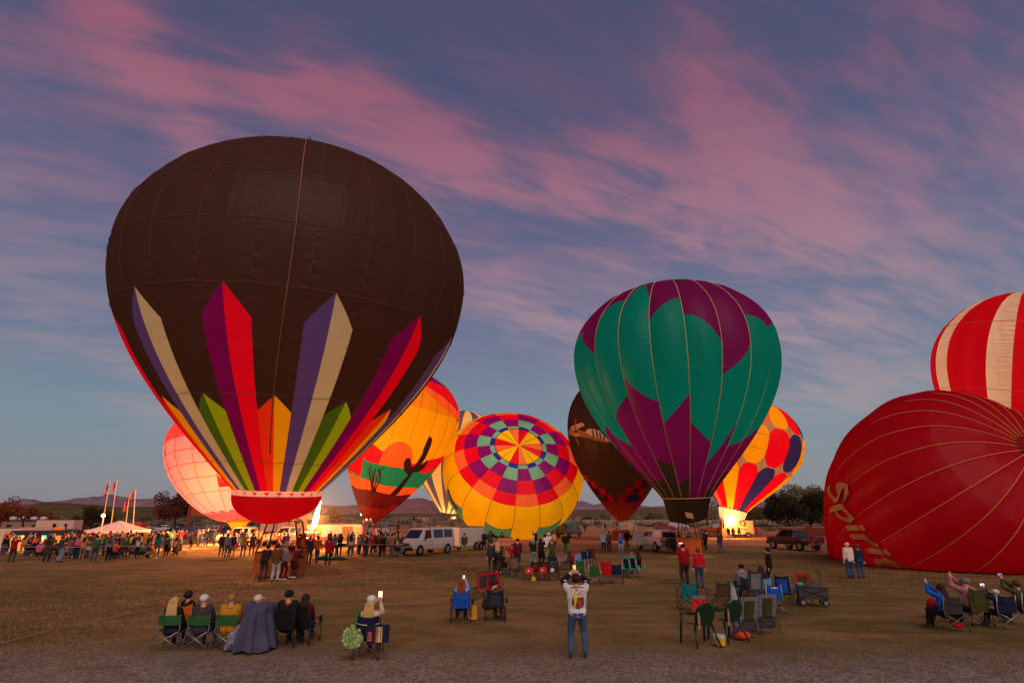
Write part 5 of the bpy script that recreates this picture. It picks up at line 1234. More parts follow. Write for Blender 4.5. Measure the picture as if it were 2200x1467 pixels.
for x in (-3, -1.2, 1.0, 2.8): B('roof_vent', MB().ell((x, 0, 3.7), (.7, .5, .4), 10, 6), mat('vent_white', (200, 186, 178), .6), t)
boxtrailer(GD(0, 66), R(4), 4.2, 2.2, 2.4, .5, mat('trailer_cream', (206, 186, 160), .5), 'cream box trailer cut by the left edge of the photo', wheels=((-.4, .4),), group='campers and box trailers')
t = boxtrailer(G(622, 1149), R(3), 9.5, 2.6, 3.0, .6, mat('motorhome_rose', (200, 160, 144), .5), 'pale motorhome with a row of square windows left of the gas flame', wheels=((-3, 3),), name='motorhome', cat='camper', group='campers and box trailers', door=False)
windowrow(t, [(-2.8, 2.6, .7, 1.0), (.4, 2.3, .7, .9), (1.5, 2.3, .7, .9), (2.5, 2.3, .7, .9)], -1.32)
t = boxtrailer(G(662, 1148), R(-2), 6, 2.5, 2.6, .6, mat('motorhome_gold', (210, 160, 100), .5), 'sand coloured motorhome right of the pale one, partly behind the flame', wheels=((-.5, .5),), name='motorhome', cat='camper', group='campers and box trailers', door=False)
windowrow(t, [(.5, 2.2, .8, .8), (-1.5, 2.2, .8, .8)], -1.27)
t = boxtrailer(G(600, 1150), R(0), 6.5, 2.4, 2.0, .3, mat('box_brick', (120, 40, 46), .7), 'brick red box trailer in front of the pale motorhome', wheels=((-.5, .5),), group='campers and box trailers', door=False)
boxtrailer(G(287, 1152), R(0), 3.6, 2.2, 2.5, .4, mat('box_orange', (196, 84, 40), .7), 'orange box trailer behind the white canopy and flagpoles', wheels=((-.4, .4),), group='campers and box trailers')
boxtrailer(G(250, 1151), R(0), 7, 2.2, 2.1, .4, mat('box_red', (170, 50, 40), .7), 'long low red box trailer behind the white canopy', wheels=((-.4, .4),), group='campers and box trailers')
# mural trailer
rz = R(-4); t = boxtrailer(G(722, 1173), rz, 6.0, 2.2, 1.85, .35, mat('mural_rose', (196, 140, 140), .5), 'open cargo trailer with painted hot air balloon and shelves in its door', wheels=((-.4, .4),), group='campers and box trailers', door=False)
yf = -1.115
mu = MB(); mu.grid(lambda u, v: Vector((-1.85 + .55 * math.cos(math.pi * 2 * u) * (1 if math.sin(math.pi * 2 * u) > 0 else (1 + math.sin(math.pi * 2 * u) * .75)) * v, yf, 1.62 + (.48 if math.sin(math.pi * 2 * u) > 0 else .8) * math.sin(math.pi * 2 * u) * v)), 28, 2)
B('balloon_mural', mu, mat('mural_gold', (226, 150, 30), .6), t)
B('balloon_mural', MB().add([(-2.15, yf - .01, 1.32), (-1.55, yf - .01, 1.32), (-1.8, yf - .01, .85), (-1.92, yf - .01, .85)], [(0, 1, 2, 3)]), mat('mural_brown', (90, 40, 30), .6), t)
B('mural_hills', MB().add([(-2.9, yf, .5), (.9, yf, .5), (.9, yf, 1.0), (0, yf, 1.1), (-1.2, yf, .95), (-2.9, yf, 1.0)], [(0, 1, 2, 3, 4, 5)]), mat('mural_plum', (96, 40, 66), .6), t)
B('door_opening', MB().box((1.5, yf, 1.3), (1.15, .03, 1.5)), mat('opening_dark', (96, 74, 40), .8), t)
for z in (.85, 1.25, 1.65): B('shelf', MB().box((1.5, yf - .04, z), (1.1, .08, .06)), mat('shelf_grey', (70, 60, 50), .7), t)
B('open_door', MB().box((2.75, yf - .35, 1.2), (.9, .06, 1.75), rz=.1), mat('mural_rose2', (190, 140, 120), .5), t)
for z in (.6, .9, 1.2, 1.5, 1.8): B('door_shelf', MB().box((2.75, yf - .42, z), (.7, .12, .05)), mat('shelf_orange', (180, 100, 60), .7), t)
# trailer behind the red yellow navy balloon
rz = R(-14); t = boxtrailer(G(1588, 1153), rz, 4.2, 2.2, 2.0, .4, mat('trailer_straw', (222, 176, 96), .5), 'straw coloured trailer with round emblem behind the glowing skirt balloon', wheels=((1.2,),), group='campers and box trailers', door=False)
B('emblem', MB().cyl((.6, -1.12, 2.0), .42, .02, 'Y', 20), mat('emblem_brown', (110, 70, 30), .6), t); B('emblem', MB().ell((.62, -1.14, 2.0), (.2, .02, .26), 10, 6), mat('emblem_straw', (222, 176, 96), .6), t); B('lettering', MB().box((.7, -1.12, 1.2), (.9, .02, .09)), mat('emblem_brown', (110, 70, 30), .6), t)
t = thing('utility_cart', 'small red cart with two white stripes right of the straw trailer', 'cart', G(1618, 1151), R(-14))
B('body', MB().box((0, 0, .95), (1.5, .9, 1.0)), mat('cart_red', (200, 16, 30), .5), t)
for x in (-.25, .25): B('stripe', MB().box((x, -.46, .95), (.07, .02, .8)), mat('cart_white', (220, 200, 190), .5), t)
for x in (-.6, .6): wheel(t, x, -.4, .22, .12)
# camera-facing vans with open doors
for px, py, hd, lb, c_ in ((1222, 1153, 60, 'grey blue van with open side door behind the yellow balloon', (110, 120, 120)), (1345, 1157, 84, 'white van with rear doors open behind the black balloon basket', (206, 190, 176))):
    v = car('van', G(px, py), R(hd), paint('van_%d' % px, c_), lb, 'van', 'passenger_van', VG)
    for sg in (-1, 1):
        o = B('open_door', MB().box((-2.95 - .45, sg * 1.1, 1.2), (.9, .06, 1.5), rz=0), paint('van_%d' % px, c_), v); B('door_window', MB().box((-2.95 - .45, sg * 1.14, 1.6), (.6, .03, .5)), GLASS, v)

# ------------------------------------------------------------------ stand, tents, flags
t = thing('food_stand', 'yellow lit food stand with white awning and hanging lamps at the left', 'food stand', GD(48, 66), R(4))
B('body', MB().box((0, 1.1, 1.6), (5.2, 2.0, 2.5)), mat('stand_yellow', (226, 150, 50), .6), t)
B('hatch', MB().box((.7, .08, 2.05), (3.2, .06, .95)), mat('stand_glow', (255, 200, 90), .6, emit=(255, 176, 60), estr=2.0), t)
B('roof', MB().box((0, 1.1, 2.92), (5.4, 2.2, .14)), mat('stand_roof', (190, 150, 130), .6), t)
B('awning', MB().add([(-1.6, .1, 2.85), (2.6, .1, 2.85), (3.4, -.9, 2.68), (-1.2, -.9, 2.68)], [(0, 1, 2, 3)]), mat('awning_rose', (206, 160, 150), .7), t)
for k in range(7): B('lamp', MB().ell((-1.1 + k * .6, -.2, 2.42), .09, 8, 6), mat('lamp_amber', (255, 210, 110), .5, emit=(255, 200, 90), estr=14), t)
B('sign', MB().box((2.2, -.02, 2.2), (.42, .05, .62)), mat('sign_mint', (90, 230, 200), .5, emit=(70, 230, 190), estr=2.0), t)
plight(GD(52, 66) + Vector((0, -1.2, 1.9)), 160, .4, (1, .6, .25))
t = thing('market_awning', 'long dark awning over a yellow lit counter beside the food stand', 'awning', GD(101, 66), R(3))
B('canvas', MB().box((0, 0, 2.45), (6.6, 2.6, .5), top=(1, .7)), mat('canvas_navy', (38, 32, 46), .8), t)
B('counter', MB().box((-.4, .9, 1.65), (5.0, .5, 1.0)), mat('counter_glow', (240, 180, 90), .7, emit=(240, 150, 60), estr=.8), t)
for x in (-3.1, 3.1):
    for y in (-1.1, 1.1): B('leg', MB().box((x, y, 1.15), (.07, .07, 2.3)), BLK, t)
t = thing('canopy_tent', 'white pop up canopy with pointed roof below the flagpoles', 'canopy', GD(250, 68), R(5)); w_c = 2.35
cv = MB(); cs_ = [(-w_c, -w_c), (w_c, -w_c), (w_c, w_c), (-w_c, w_c)]
for i in range(4):
    a, b = cs_[i], cs_[(i + 1) % 4]
    cv.grid(lambda u, v: Vector((lerp(a[0], b[0], u) * (1 - v), lerp(a[1], b[1], u) * (1 - v), 2.35 + 1.0 * v ** 1.25)), 6, 6)
    cv.grid(lambda u, v: Vector((lerp(a[0], b[0], u) * 1.0, lerp(a[1], b[1], u) * 1.0, 2.35 - .3 * v)), 2, 1)
B('canvas', cv, mat('canvas_white', (226, 196, 186), .8), t)
for x, y in cs_: B('leg', MB().tube([(x * .97, y * .97, 0), (x * .97, y * .97, 2.35)], .035, 6), mat('leg_white', (210, 190, 180), .5), t)
pole_m = mat('pole_cream', (226, 190, 140), .4); fred = mat('flag_red', (190, 26, 40), .8); fwh = mat('flag_white', (206, 140, 140), .8); fbl = mat('flag_blue', (40, 40, 90), .8)
for i, (bx_, by_, tx_, ty_, lb, up_) in enumerate(((214, 1182, 236, 1036, 'leftmost flagpole, leaning right, with a limp red white and blue flag', 1), (236, 1182, 251, 1033, 'second flagpole from left with a drooping striped flag', 1),
        (268, 1182, 277, 1070, 'short third flagpole carrying an orange red pennant above the canopy', 0), (286, 1182, 291, 1055, 'rightmost flagpole with a waving striped flag', 2))):
    b_ = GD(bx_, 74, 1160); tp_ = atY(tx_, ty_, b_.y); t = thing('flagpole', lb, 'flagpole', b_, 0, 'flagpoles above the canopy')
    d = tp_ - b_; B('pole', MB().tube([(0, 0, 0), d], [.075, .05], 8), pole_m, t); B('finial', MB().ell(d + Vector((0, 0, .12)), .12, 8, 6), mat('finial_gold', (220, 170, 70), .3, .8), t)
    fl = MB(); L_, Hh_ = (.55, 1.05) if up_ == 1 else ((.7, 1.2) if up_ == 0 else (.95, .9))
    for k in range(7):
        fl.grid(lambda u, v, k=k: d + Vector((-.12 - L_ * u * (.62 if up_ else .5) - .0, .14 * math.sin(7 * u), -.1 - Hh_ * (k + v) / 7 - (.5 * u if up_ != 2 else -.15 * u) + .06 * math.sin(9 * u + k))), 6, 1, k % 2)
    B('flag', fl, [fred if up_ else mat('flag_orange', (220, 70, 30), .8), fwh if up_ else mat('flag_orange', (220, 70, 30), .8)], t)
    B('canton', MB().grid(lambda u, v: d + Vector((-.12 - L_ * .3 * u * .7, .14 * math.sin(2.8 * u) - .03, -.1 - Hh_ * .5 * v - .2 * u)), 3, 2), fbl, t)
t = thing('floodlight', 'glaring floodlight on a short post at the left corner of the canopy', 'floodlight', GD(212, 64)); B('post', MB().tube([(0, 0, 0), (0, 0, 3.6)], .06, 6), pole_m, t)
B('lamp', MB().ell((0, -.1, 3.75), (.2, .12, .17), 10, 8), mat('flood_glow', (255, 244, 220), .4, emit=(255, 220, 150), estr=30), t); plight(GD(212, 64) + Vector((0, -.6, 3.7)), 50, .3, (1, .78, .45))
t = thing('floodlight', 'white floodlight on a thin mast just left of the desert balloon mouth', 'floodlight', G(778, 1152)); B('post', MB().tube([(0, 0, 0), (0, 0, 5.6)], .07, 6), pole_m, t)
B('lamp', MB().box((0, -.1, 3.4), (.9, .2, .45)), mat('flood_glow2', (240, 248, 255), .4, emit=(220, 240, 255), estr=8), t)
# signboard with three brown posts
t = thing('signboard', 'brown wooden signboard on three tall posts behind the glowing pink balloon', 'signboard', G(470, 1158))
b_ = G(470, 1158)
for px in (397, 472, 541):
    x = G(px, 1158).x - b_.x; B('post', MB().tube([(x, 0, 0), (x, 0, 6.2)], .24, 8), mat('post_brown', (120, 48, 26), .8), t)
B('board', MB().box((-.2, 0, 5.4), (11.6, .2, 2.4)), mat('board_brown', (150, 62, 36), .8), t)
# flame burner on its frame
fb = G(668, 1178); t = thing('flame_burner', 'open burner frame shooting a tall white hot gas flame', 'burner', fb)
for x in (-.75, .75):
    for y in (-.6, .6): B('upright', MB().tube([(x, y, 0), (x * .8, y * .8, 1.55)], .06, 6), mat('frame_rose', (200, 90, 70), .6), t)
for z in (.5, 1.0, 1.55): B('rail', MB().tube([(-.7, -.55, z), (.7, -.55, z), (.7, .55, z), (-.7, .55, z), (-.7, -.55, z)], .045, 6), mat('steel_lit', (200, 180, 150), .4, .6), t)
B('burner', MB().cyl((0, 0, 1.65), .28, .4, n=12, r2=.34), mat('burner_steel', (190, 180, 160), .3, .8), t)
flame(t, (0, 0, 1.8), 2.8, .28, (.2, 0), 22)
plight(fb + Vector((.35, -.4, 3.2)), 3000, .6, (1, .40, .11)); plight(G(634, 1180) + Vector((0, -1.2, 3.0)), 9000, .7, (1, .34, .08))  # second light has no flame of its own; added to spread the firelight
smk = bpy.data.materials.new('warm_smoke'); smk.use_nodes = True; nt = smk.node_tree; nt.nodes.clear()
so_ = nt.nodes.new('ShaderNodeOutputMaterial'); pv = nt.nodes.new('ShaderNodeVolumePrincipled'); pv.inputs['Color'].default_value = (.95, .9, .85, 1); pv.inputs['Density'].default_value = .008; pv.inputs['Anisotropy'].default_value = .2
nt.links.new(pv.outputs[0], so_.inputs['Volume'])
o = B('smoke', MB().ell(fb + Vector((1.2, .8, 4.2)), (4.4, 3.4, 3.6), 20, 12), smk, None, True); kind(o, 'stuff'); o['label'] = 'thin warm smoke hanging round the gas flame'  # smoke volume added to give the flame a halo of glow
for px, py, hh in ((592, 1149, .8),): pass
for px, py, tilt_, lb in ((590, 1170, (.15, 0), 'small pilot flame above the huge balloon basket'),):
    t = thing('flame_torch', lb + ', burning on a thin stand', 'torch', G(px, py)); B('stand', MB().tube([(0, 0, 0), (0, 0, 2.5)], .05, 6), BLK, t); flame(t, (0, 0, 2.5), 1.1, .14, tilt_, 30)
# low masonry wall, fences, pole
br = mat('brick_rust', (120, 52, 38), .9, noise=.25, nscale=12)
t = thing('brick_wall', 'low rust brown wall along the bank behind the plum pickup', 'wall', G(1738, 1152), R(-10))
me_b = MB().box((0, 0, 0), (.58, .4, .24)).mesh('block'); me_b.materials.append(br)
for r_ in range(5):
    for k in range(15):
        o = bpy.data.objects.new('block', me_b); COL.objects.link(o); o.parent = t; o.location = (-4.2 + k * .6 + (.3 if r_ % 2 else 0), random.uniform(-.01, .01), .14 + r_ * .26)
B('coping', MB().box((.1, 0, 1.46), (9.2, .5, .1)), mat('coping', (150, 90, 70), .9), t)
B('pillar', MB().box((.2, -.05, .8), (.7, .6, 1.7)), br, t)
def railfence(name, label, p0, p1, n, h, rails, m, r=.05, group=None):
    t = thing(name, label, 'fence', (p0 + p1) / 2, 0, group); c = (p0 + p1) / 2; a, b = p0 - c, p1 - c
    pm = MB().box((0, 0, h / 2), (r * 2, r * 2, h)).mesh('post'); pm.materials.append(m)
    for k in range(n + 1):
        o = bpy.data.objects.new('post', pm); COL.objects.link(o); o.parent = t; o.location = lerp(a, b, k / n)
    for z in rails: B('rail', MB().tube([a + Vector((0, 0, z)), b + Vector((0, 0, z))], r * .8, 4), m, t)
    return t
railfence('rail_fence', 'white rail fence crossing the plain behind the balloons on the right', G(1180, 1126), G(1560, 1124), 40, 1.3, (.5, .9, 1.3), mat('fence_white', (214, 190, 160), .7), .07)
railfence('rail_fence', 'white rail fence far right, beyond the tree and bank', G(1600, 1124), G(1790, 1125), 20, 1.3, (.6, 1.3), mat('fence_white', (214, 190, 160), .7), .07)
railfence('wire_fence', 'tall wire fence behind the parked cars and campers', G(280, 1131), G(860, 1131), 58, 2.6, (.1, 1.3, 2.6), mat('fence_rose_steel', (150, 116, 106), .6), .05)
railfence('wire_fence', 'wire fence with thin posts left of the white van roof', G(800, 1137), G(1000, 1128), 26, 2.0, (.1, 1.0, 2.0), mat('fence_rose_steel', (150, 116, 106), .6), .045)
t = thing('utility_pole', 'wooden utility pole between the black and teal balloons', 'utility pole', G(1378, 1124)); B('pole', MB().tube([(0, 0, 0), (0, 0, 7.6)], [.16, .11], 8), mat('pole_wood', (120, 74, 50), .9), t); B('crossarm', MB().box((0, 0, 7.0), (1.6, .12, .14)), mat('pole_wood', (120, 74, 50), .9), t)
for px, h_, lb in ((1422, 6, 'right of the tall wooden one'), (1516, 4.5, 'left of the glowing skirt balloon')):
    t = thing('thin_post', 'thin post standing on the plain ' + lb, 'post', G(px, 1128)); B('pole', MB().tube([(0, 0, 0), (0, 0, h_)], .09, 6), mat('pole_wood', (120, 74, 50), .9), t); B('cap', MB().box((0, 0, h_), (.3, .3, .1)), mat('pole_wood', (120, 74, 50), .9), t)
# pale far buildings and lights
for px, w_, c_, lb in ((905, 9, (200, 150, 110), 'low cream building far behind the desert balloon'), (745, 7, (190, 110, 50), 'low amber lit building on the plain behind the mural trailer'), (880, 6, (180, 130, 110), 'small rose shed left of the low cream building')):
    t = thing('far_building', lb, 'building', G(px, 1118)); B('wall', MB().box((0, 0, 1.4), (w_ * 1.6, 5, 2.8)), mat('far_wall_%d' % px, c_, .8), t); B('roof', MB().box((0, 0, 3.0), (w_ * 1.7, 5.6, .4)), mat('far_roof', (130, 90, 80), .8), t)
    for k in range(3): B('window', MB().box((-w_ * .5 + k * w_ * .5, -2.52, 1.5), (1.2, .05, 1)), GLASS, t)

# ------------------------------------------------------------------ trees and scrub
tree('tree', 'rust lit leafless tree at the left edge', G(-8, 1150), 7.8, 4.4, (120, 56, 28), 1500, seed=3, leaf=.4)
tree('tree', 'thin rust brown tree behind the tan camper', G(75, 1143), 6.0, 4.6, (112, 52, 26), 1100, seed=5, leaf=.35, flat=.7)
t = thing('dead_tree', 'bare forked dead trunk rising in front of the tan camper', 'tree', G(40, 1166)); B('trunk', MB().tube([(0, 0, 0), (.1, 0, 2.4), (-.2, 0, 3.6)], [.26, .18, .15], 7), mat('bark_dark', (46, 24, 18), .95), t)
for p_ in ([(-.2, 0, 3.5), (-1.0, 0, 4.3), (-2.2, 0, 4.6), (-3.2, .2, 4.9)], [(-.2, 0, 3.5), (.5, 0, 4.4), (.9, 0, 5.6)], [(-.6, 0, 4.0), (-.9, .1, 4.8)]): B('limb', MB().tube(p_, [.17, .13, .1, .06][:len(p_)], 6), mat('bark_dark', (46, 24, 18), .95), t)
tree('round_shrub_tree', 'round dark olive tree left of the flagpoles', G(196, 1146), 6.0, 4.2, (58, 42, 16), 2200, .2, 7, .35)
tree('tree', 'tall rust brown weeping tree left of the glowing pink balloon', G(374, 1139), 11.5, 6.2, (96, 52, 44), 5600, .25, 9, .46)
tree('tree', 'narrow orange lit willow right of the gas flame', G(716, 1139), 7.4, 2.6, (130, 70, 30), 2200, .15, 11, .3)
tree('tree', 'hazy bare tree between the teal and the glowing skirt balloons', G(1520, 1127), 11, 7.5, (110, 76, 56), 1500, .3, 12, .35)
tree('tree', 'hazy brown tree right beside the glowing skirt of the leaning balloon', G(1622, 1123), 6, 5, (100, 74, 48), 1300, .2, 13, .4)
tree('round_shrub_tree', 'round green mesquite right of the glowing skirt balloon', G(1629, 1121), 7.6, 9, (56, 60, 30), 2600, .1, 14, .6)
tree('tree', 'big dark tree left of the lying red balloon, nearest of its clump', G(1695, 1130), 8.6, 7.5, (52, 46, 30), 6500, .2, 15, .5)
tree('tree', 'pale olive airy tree crown rising over the dark clump', G(1742, 1128), 13.5, 9, (112, 96, 62), 6500, .3, 16, .5)
tree('tree', 'dark bushy tree touching the left flank of the lying red balloon', G(1772, 1130), 9.2, 7, (50, 44, 28), 6000, .2, 17, .5)
for k, (px, py, h_, c_) in enumerate(((835, 1113, 5, 5), (860, 1114, 3, 5), (1292, 1117, 3.6, 6), (1262, 1116, 3, 5), (1410, 1118, 4.5, 8), (1392, 1117, 3, 5), (1480, 1117, 3.2, 6), (1505, 1116, 4, 6), (960, 1112, 4, 7), (1345, 1116, 3, 5), (150, 1140, 3.0, 3.6), (232, 1128, 4, 5), (310, 1124, 4, 5), (350, 1126, 3.4, 4), (1655, 1142, 1.2, 2.6))):
    tree('desert_shrub', ['dark mesquite shrub left of the dome mountain', 'low shrub below the dome mountain', 'green shrub behind the black balloon foot, right of the yellow one', 'small shrub nearest the yellow balloon flank', 'broad shrub right of the black balloon foot',
        'little shrub by the utility pole', 'shrub under the teal balloon skirt', 'shrub right of the teal balloon skirt', 'shrub hidden at the stripes balloon foot', 'shrub right behind the black balloon basket', 'low shrub right of the cream camper', 'shrub behind the canopy peak', 'shrub right of the flagpoles', 'shrub left of the weeping tree', 'low shrub on the dirt bank right of the red cart'][k],
        G(px, py), h_, c_, (66, 64, 38), 420, .05, 30 + k, h_ * .13, .7, 'shrubs on the plain', cat='shrub')
rs = random.Random(9); sb = MB()
for _ in range(1800):
    Y = 170 * (5 ** rs.random()); x = rs.uniform(-1, 1) * Y * 1.05; s = rs.uniform(.5, 1.5) * (1 + Y / 500); z = -.05
    if x < -.0 and Y > 690 : z = (Y - 690) * .04
    vs = [(x + s * math.cos(k * 1.05 + 1) * rs.uniform(.8, 1.2), Y + s * math.sin(k * 1.05 + 1), z + s * .25) for k in range(6)]
    sb.add(vs + [(x, Y, z + s * rs.uniform(.6, 1.0)), (x, Y, z - .2)], [(k, (k + 1) % 6, 6) for k in range(6)] + [((k + 1) % 6, k, 7) for k in range(6)], rs.choice((0, 1)))
o = B('scrub', sb, [mat('scrub_dark', (70, 66, 40), .95), mat('scrub_straw', (120, 100, 66), .95)]); kind(o, 'stuff'); o['label'] = 'desert scrub dotting the plain'
# ------------------------------------------------------------------ near people, chairs and their things
def inhand(loc, rz, h, pose, between=True):
    s = h / 1.74 * (.97 if pose.startswith('sit') else 1); S = skeleton(POSES[pose])
    d = [S['ha%d' % i] + (S['ha%d' % i] - S['el%d' % i]).normalized() * .09 for i in (0, 1)]
    return Vector(loc) + Matrix.Rotation(rz, 3, 'Z') @ (((d[0] + d[1]) / 2 if between else d[1]) * s)
RW = 'chairs of the left front row'
SIT = .95
def sitp(px, py, rz=0, **k): return G(px, py) + Matrix.Rotation(rz, 3, 'Z') @ Vector((0, -.06, 0))
row = [(365, 1392, .04, 'first green folding chair of the left row, under the blonde woman'), (429, 1392, 0, 'second green folding chair of the left row, under the white capped man'), (489, 1391, -.03, 'third green folding chair, under the man in mustard jacket')]
for px, py, rz, lb in row: chair(px, py, rz, 'director', 'green', 'silver', lb, arm='charcoal', group=RW)
chair(548, 1391, 0, 'quad', 'navy', 'black', 'camp chair hidden under the blue grey blanket', group=RW, scale=.86)
chair(614, 1385, 0, 'quad', 'black', 'black', 'black camp chair under the man in long black coat', group=RW)
chair(651, 1379, -.15, 'quad', 'black', 'black', 'black camp chair under the long haired woman at the row end', group=RW)
chair(398, 1372, 0, 'quad', 'orange', 'black', 'orange camp chair of the dark haired person in front of the row', group=RW)
SP_ = 'spectators sitting in camp chairs'
person(sitp(365, 1392), .05, 'sit', 'black', 'navy', 'blond', 'blond', 'blonde long haired woman in black, seated first in the left row', 1.68, True, .95, group=SP_)
person(sitp(398, 1372), -.4, 'sit', 'black', 'denim', 'bun', 'darkbrown', 'dark haired person in black with pink collar, seated before the left row', 1.7, True, group=SP_, collar='magenta')
person(sitp(429, 1392), 0, 'sit', 'charcoal', 'jeans', 'cap', 'white', 'man in charcoal jacket and white mesh cap, second in the left row', 1.76, build=1.12, group=SP_)
person(sitp(489, 1391), 0, 'sit', 'mustard', 'charcoal', 'cap', 'tan', 'man in mustard jacket and tan cap, third in the left row', 1.76, build=1.15, group=SP_)
person(sitp(548, 1391), -.25, 'sit', 'navy', 'charcoal', 'cap', 'cream', 'person in cream and yellow cap wrapped in a blue grey blanket', 1.74, build=1.1, group=SP_)
person(sitp(614, 1385), -.05, 'sit', 'black', 'black', 'cap', 'darkbrown', 'man in long black coat with red scarf and dark cap, seated in left row', 1.84, build=1.15, group=SP_, collar='red')
person(sitp(651, 1379), .1, 'sit', 'maroon', 'jeans', 'long', 'darkbrown', 'woman with very long dark hair at the right end of the left row', 1.66, True, .92, group=SP_)
# blanket draped over the fifth chair
bc = G(548, 1391); t = thing('blanket', 'blue grey blanket draped over a seated person and the chair', 'blanket', bc)
rb = random.Random(4)
def blk(u, v):
    a = -2.55 + 5.1 * u; fold = .03 * math.sin(9 * a) * v + .02 * math.sin(17 * a + 3) * v
    r_ = interp(v, [(0, .09), (.08, .2), (.16, .27), (.35, .34), (.7, .40), (1, .50)]) + fold * 2 + (.16 * v * v if a < -1.2 else 0) + .04 * math.sin(3 * a + 5 * v); z = interp(v, [(0, 1.06), (.08, 1.02), (.16, .94), (.35, .74), (.7, .34), (1, .03)]) + .03 * math.sin(5 * a + 2) * v
    sh = .16 * math.exp(-((v - .1) / .12) ** 2) * abs(math.sin(a))
    return Vector(((r_ + sh * .8) * math.sin(a) * 1.02, -(r_ * 1.0 + .16 * min(1, v * 4)) * math.cos(a) - .02, z))
B('cloth', MB().grid(blk, 60, 24), mat('blanket_slate', (74, 72, 96), .9, noise=.15, nscale=3), t, True)
B('lining', MB().grid(lambda u, v: Vector((-.66 + .34 * u + .10 * v, -.30 - .1 * u - .03 * math.sin(8 * u), .02 + .62 * v * (1 - .55 * abs(u - .8)))), 8, 8), mat('lining_pattern', (130, 128, 146), .9, noise=.8, nscale=14), t, True)
# woman with the navy chair and bags
chair(792, 1408, 0, 'bagchair', 'navy', 'bronze', 'navy director chair with bronze legs hung with two bags', arm='charcoal', panel='cream', group='folding chairs on the grass')
person(sitp(792, 1406) + Vector((-.02, .04, 0)), -.08, 'sitphoto', 'beige', 'navy', 'blond', 'blond', 'blonde woman in beige cardigan and white cap holding up a bright phone', 1.7, True, .98, group=SP_)
t = thing('cap', 'white cap on the head of the blonde woman', 'cap', inhand(sitp(792, 1406) + Vector((-.02, .04, 0)), 0, 1.7, 'sitphoto') * 0 + sitp(792, 1406) + Vector((-.02, .05, 1.19))); B('crown', MB().ell((0, 0, .03), (.115, .125, .09), 12, 8), cm('white'), t, True); B('brim', MB().ell((0, .14, 0), (.075, .085, .012), 10, 6), cm('white'), t, True)
phone(inhand(sitp(792, 1406) + Vector((-.02, .04, 0)), -.08, 1.7, 'sitphoto') + Vector((.03, .03, .1)), 0, 'big bright phone held up by the blonde woman', .11, .17, col=(255, 238, 190), estr=1.3)
t = thing('shopping_bag', 'green floral shopping bag hanging from the left of the navy chair', 'bag', G(792, 1408) + Vector((-.31, -.42, .26)))
B('bag', MB().grid(lambda u, v: Vector(((.27 * math.sin(math.pi * min(.98, v + .12)) ** .5) * math.cos(6.283 * u), .13 * math.sin(6.283 * u), .48 * v - .04 * math.cos(12.566 * u) * v)), 20, 8, wrap=True), mat('floral_green', (130, 160, 84), .8, noise=.7, nscale=16), t, True)
B('handle', MB().tube([(-.02, -.06, .42), (.06, -.03, .62), (.10, .05, .76), (.12, .1, .6)], .022, 6), mat('strap_green', (10, 140, 50), .7), t, True)
for k in range(16): a = k * 2.4; B('printed_flower', MB().ell((.2 * math.cos(a) * .9, -.10, .06 + .024 * k), (.035, .02, .035), 8, 5), mat('flower_cream', (196, 200, 150), .8), t)
t = thing('striped_bag', 'navy tote bag with rainbow stripes hanging at the right of the chair', 'bag', G(792, 1408) + Vector((.27, -.42, .38)))
B('bag', MB().box((0, 0, .17), (.5, .16, .36)), cm('navy'), t)
for k, c_ in enumerate(('red', 'mustard', 'turquoise', 'white', 'orange', 'yellow')): B('stripe', MB().box((-.03 + k * .028, -.084, .16), (.024, .012, .32)), cm(c_), t)
B('side_pocket', MB().box((-.16, -.09, .12), (.1, .03, .2)), mat('pocket_print', (170, 90, 80), .8, noise=.9, nscale=30), t); B('handle', MB().tube([(-.1, 0, .34), (-.06, .02, .5), (.02, .02, .5), (.06, 0, .34)], .014, 6), cm('black'), t)
# red haired woman, bending man
chair(990, 1333, .06, 'quad', 'blue', 'black', 'bright blue camp chair of the red haired woman', arm='navy')
person(sitp(990, 1333), .05, 'sitphoto', 'skyblue', 'navy', 'long', 'auburn', 'red haired woman in sky blue shirt filming, seated in the blue chair', 1.7, True, group=SP_)
phone(inhand(sitp(990, 1333), .05, 1.7, 'sitphoto') + Vector((0, .02, .06)), 0, 'lit phone held by the red haired woman', .07, .14, col=(225, 232, 255), estr=1.2)
t = thing('paper_bag', 'yellow paper bag on the ground beside the bright blue chair', 'bag', G(1015, 1330), .3); B('bag', MB().box((0, 0, .19), (.26, .16, .36), top=(.9, .8)), mat('paper_gold', (214, 150, 50), .9, noise=.2), t); B('fold', MB().box((0, 0, .385), (.24, .1, .03)), mat('paper_gold', (214, 150, 50), .9, noise=.2), t)
chair(1064, 1331, .0, 'quad', 'charcoal', 'black', 'slate camp chair with navy top edge near the bending man', back='navy', panel='charcoal')
person(G(1047, 1332), -.9, 'sitlean', 'brown', 'brown', 'cap', 'maroon', 'man in brown with dark cap and pink hood, stooping beside the slate chair', 1.74, build=1.1, collar='pink', group=SP_)
chair(1030, 1286, .5, 'quadhigh', 'black', 'black', 'left one of two black and red camp chairs facing the balloons', back='red', panel='charcoal', arm='red', scale=.95)
chair(1061, 1282, -.1, 'quadhigh', 'black', 'black', 'right one of two black and red camp chairs facing the balloons', back='red', panel='charcoal', arm='red', scale=.95)
# the standing photographer
tee = person(G(1243, 1410), 0, 'photohigh', 'white', 'denim', 'short', 'darkbrown', 'man in white printed T-shirt and blue jeans taking a photo overhead, nearest of all', 1.8, build=1.1, shoe='olive', group='people standing on the grass')
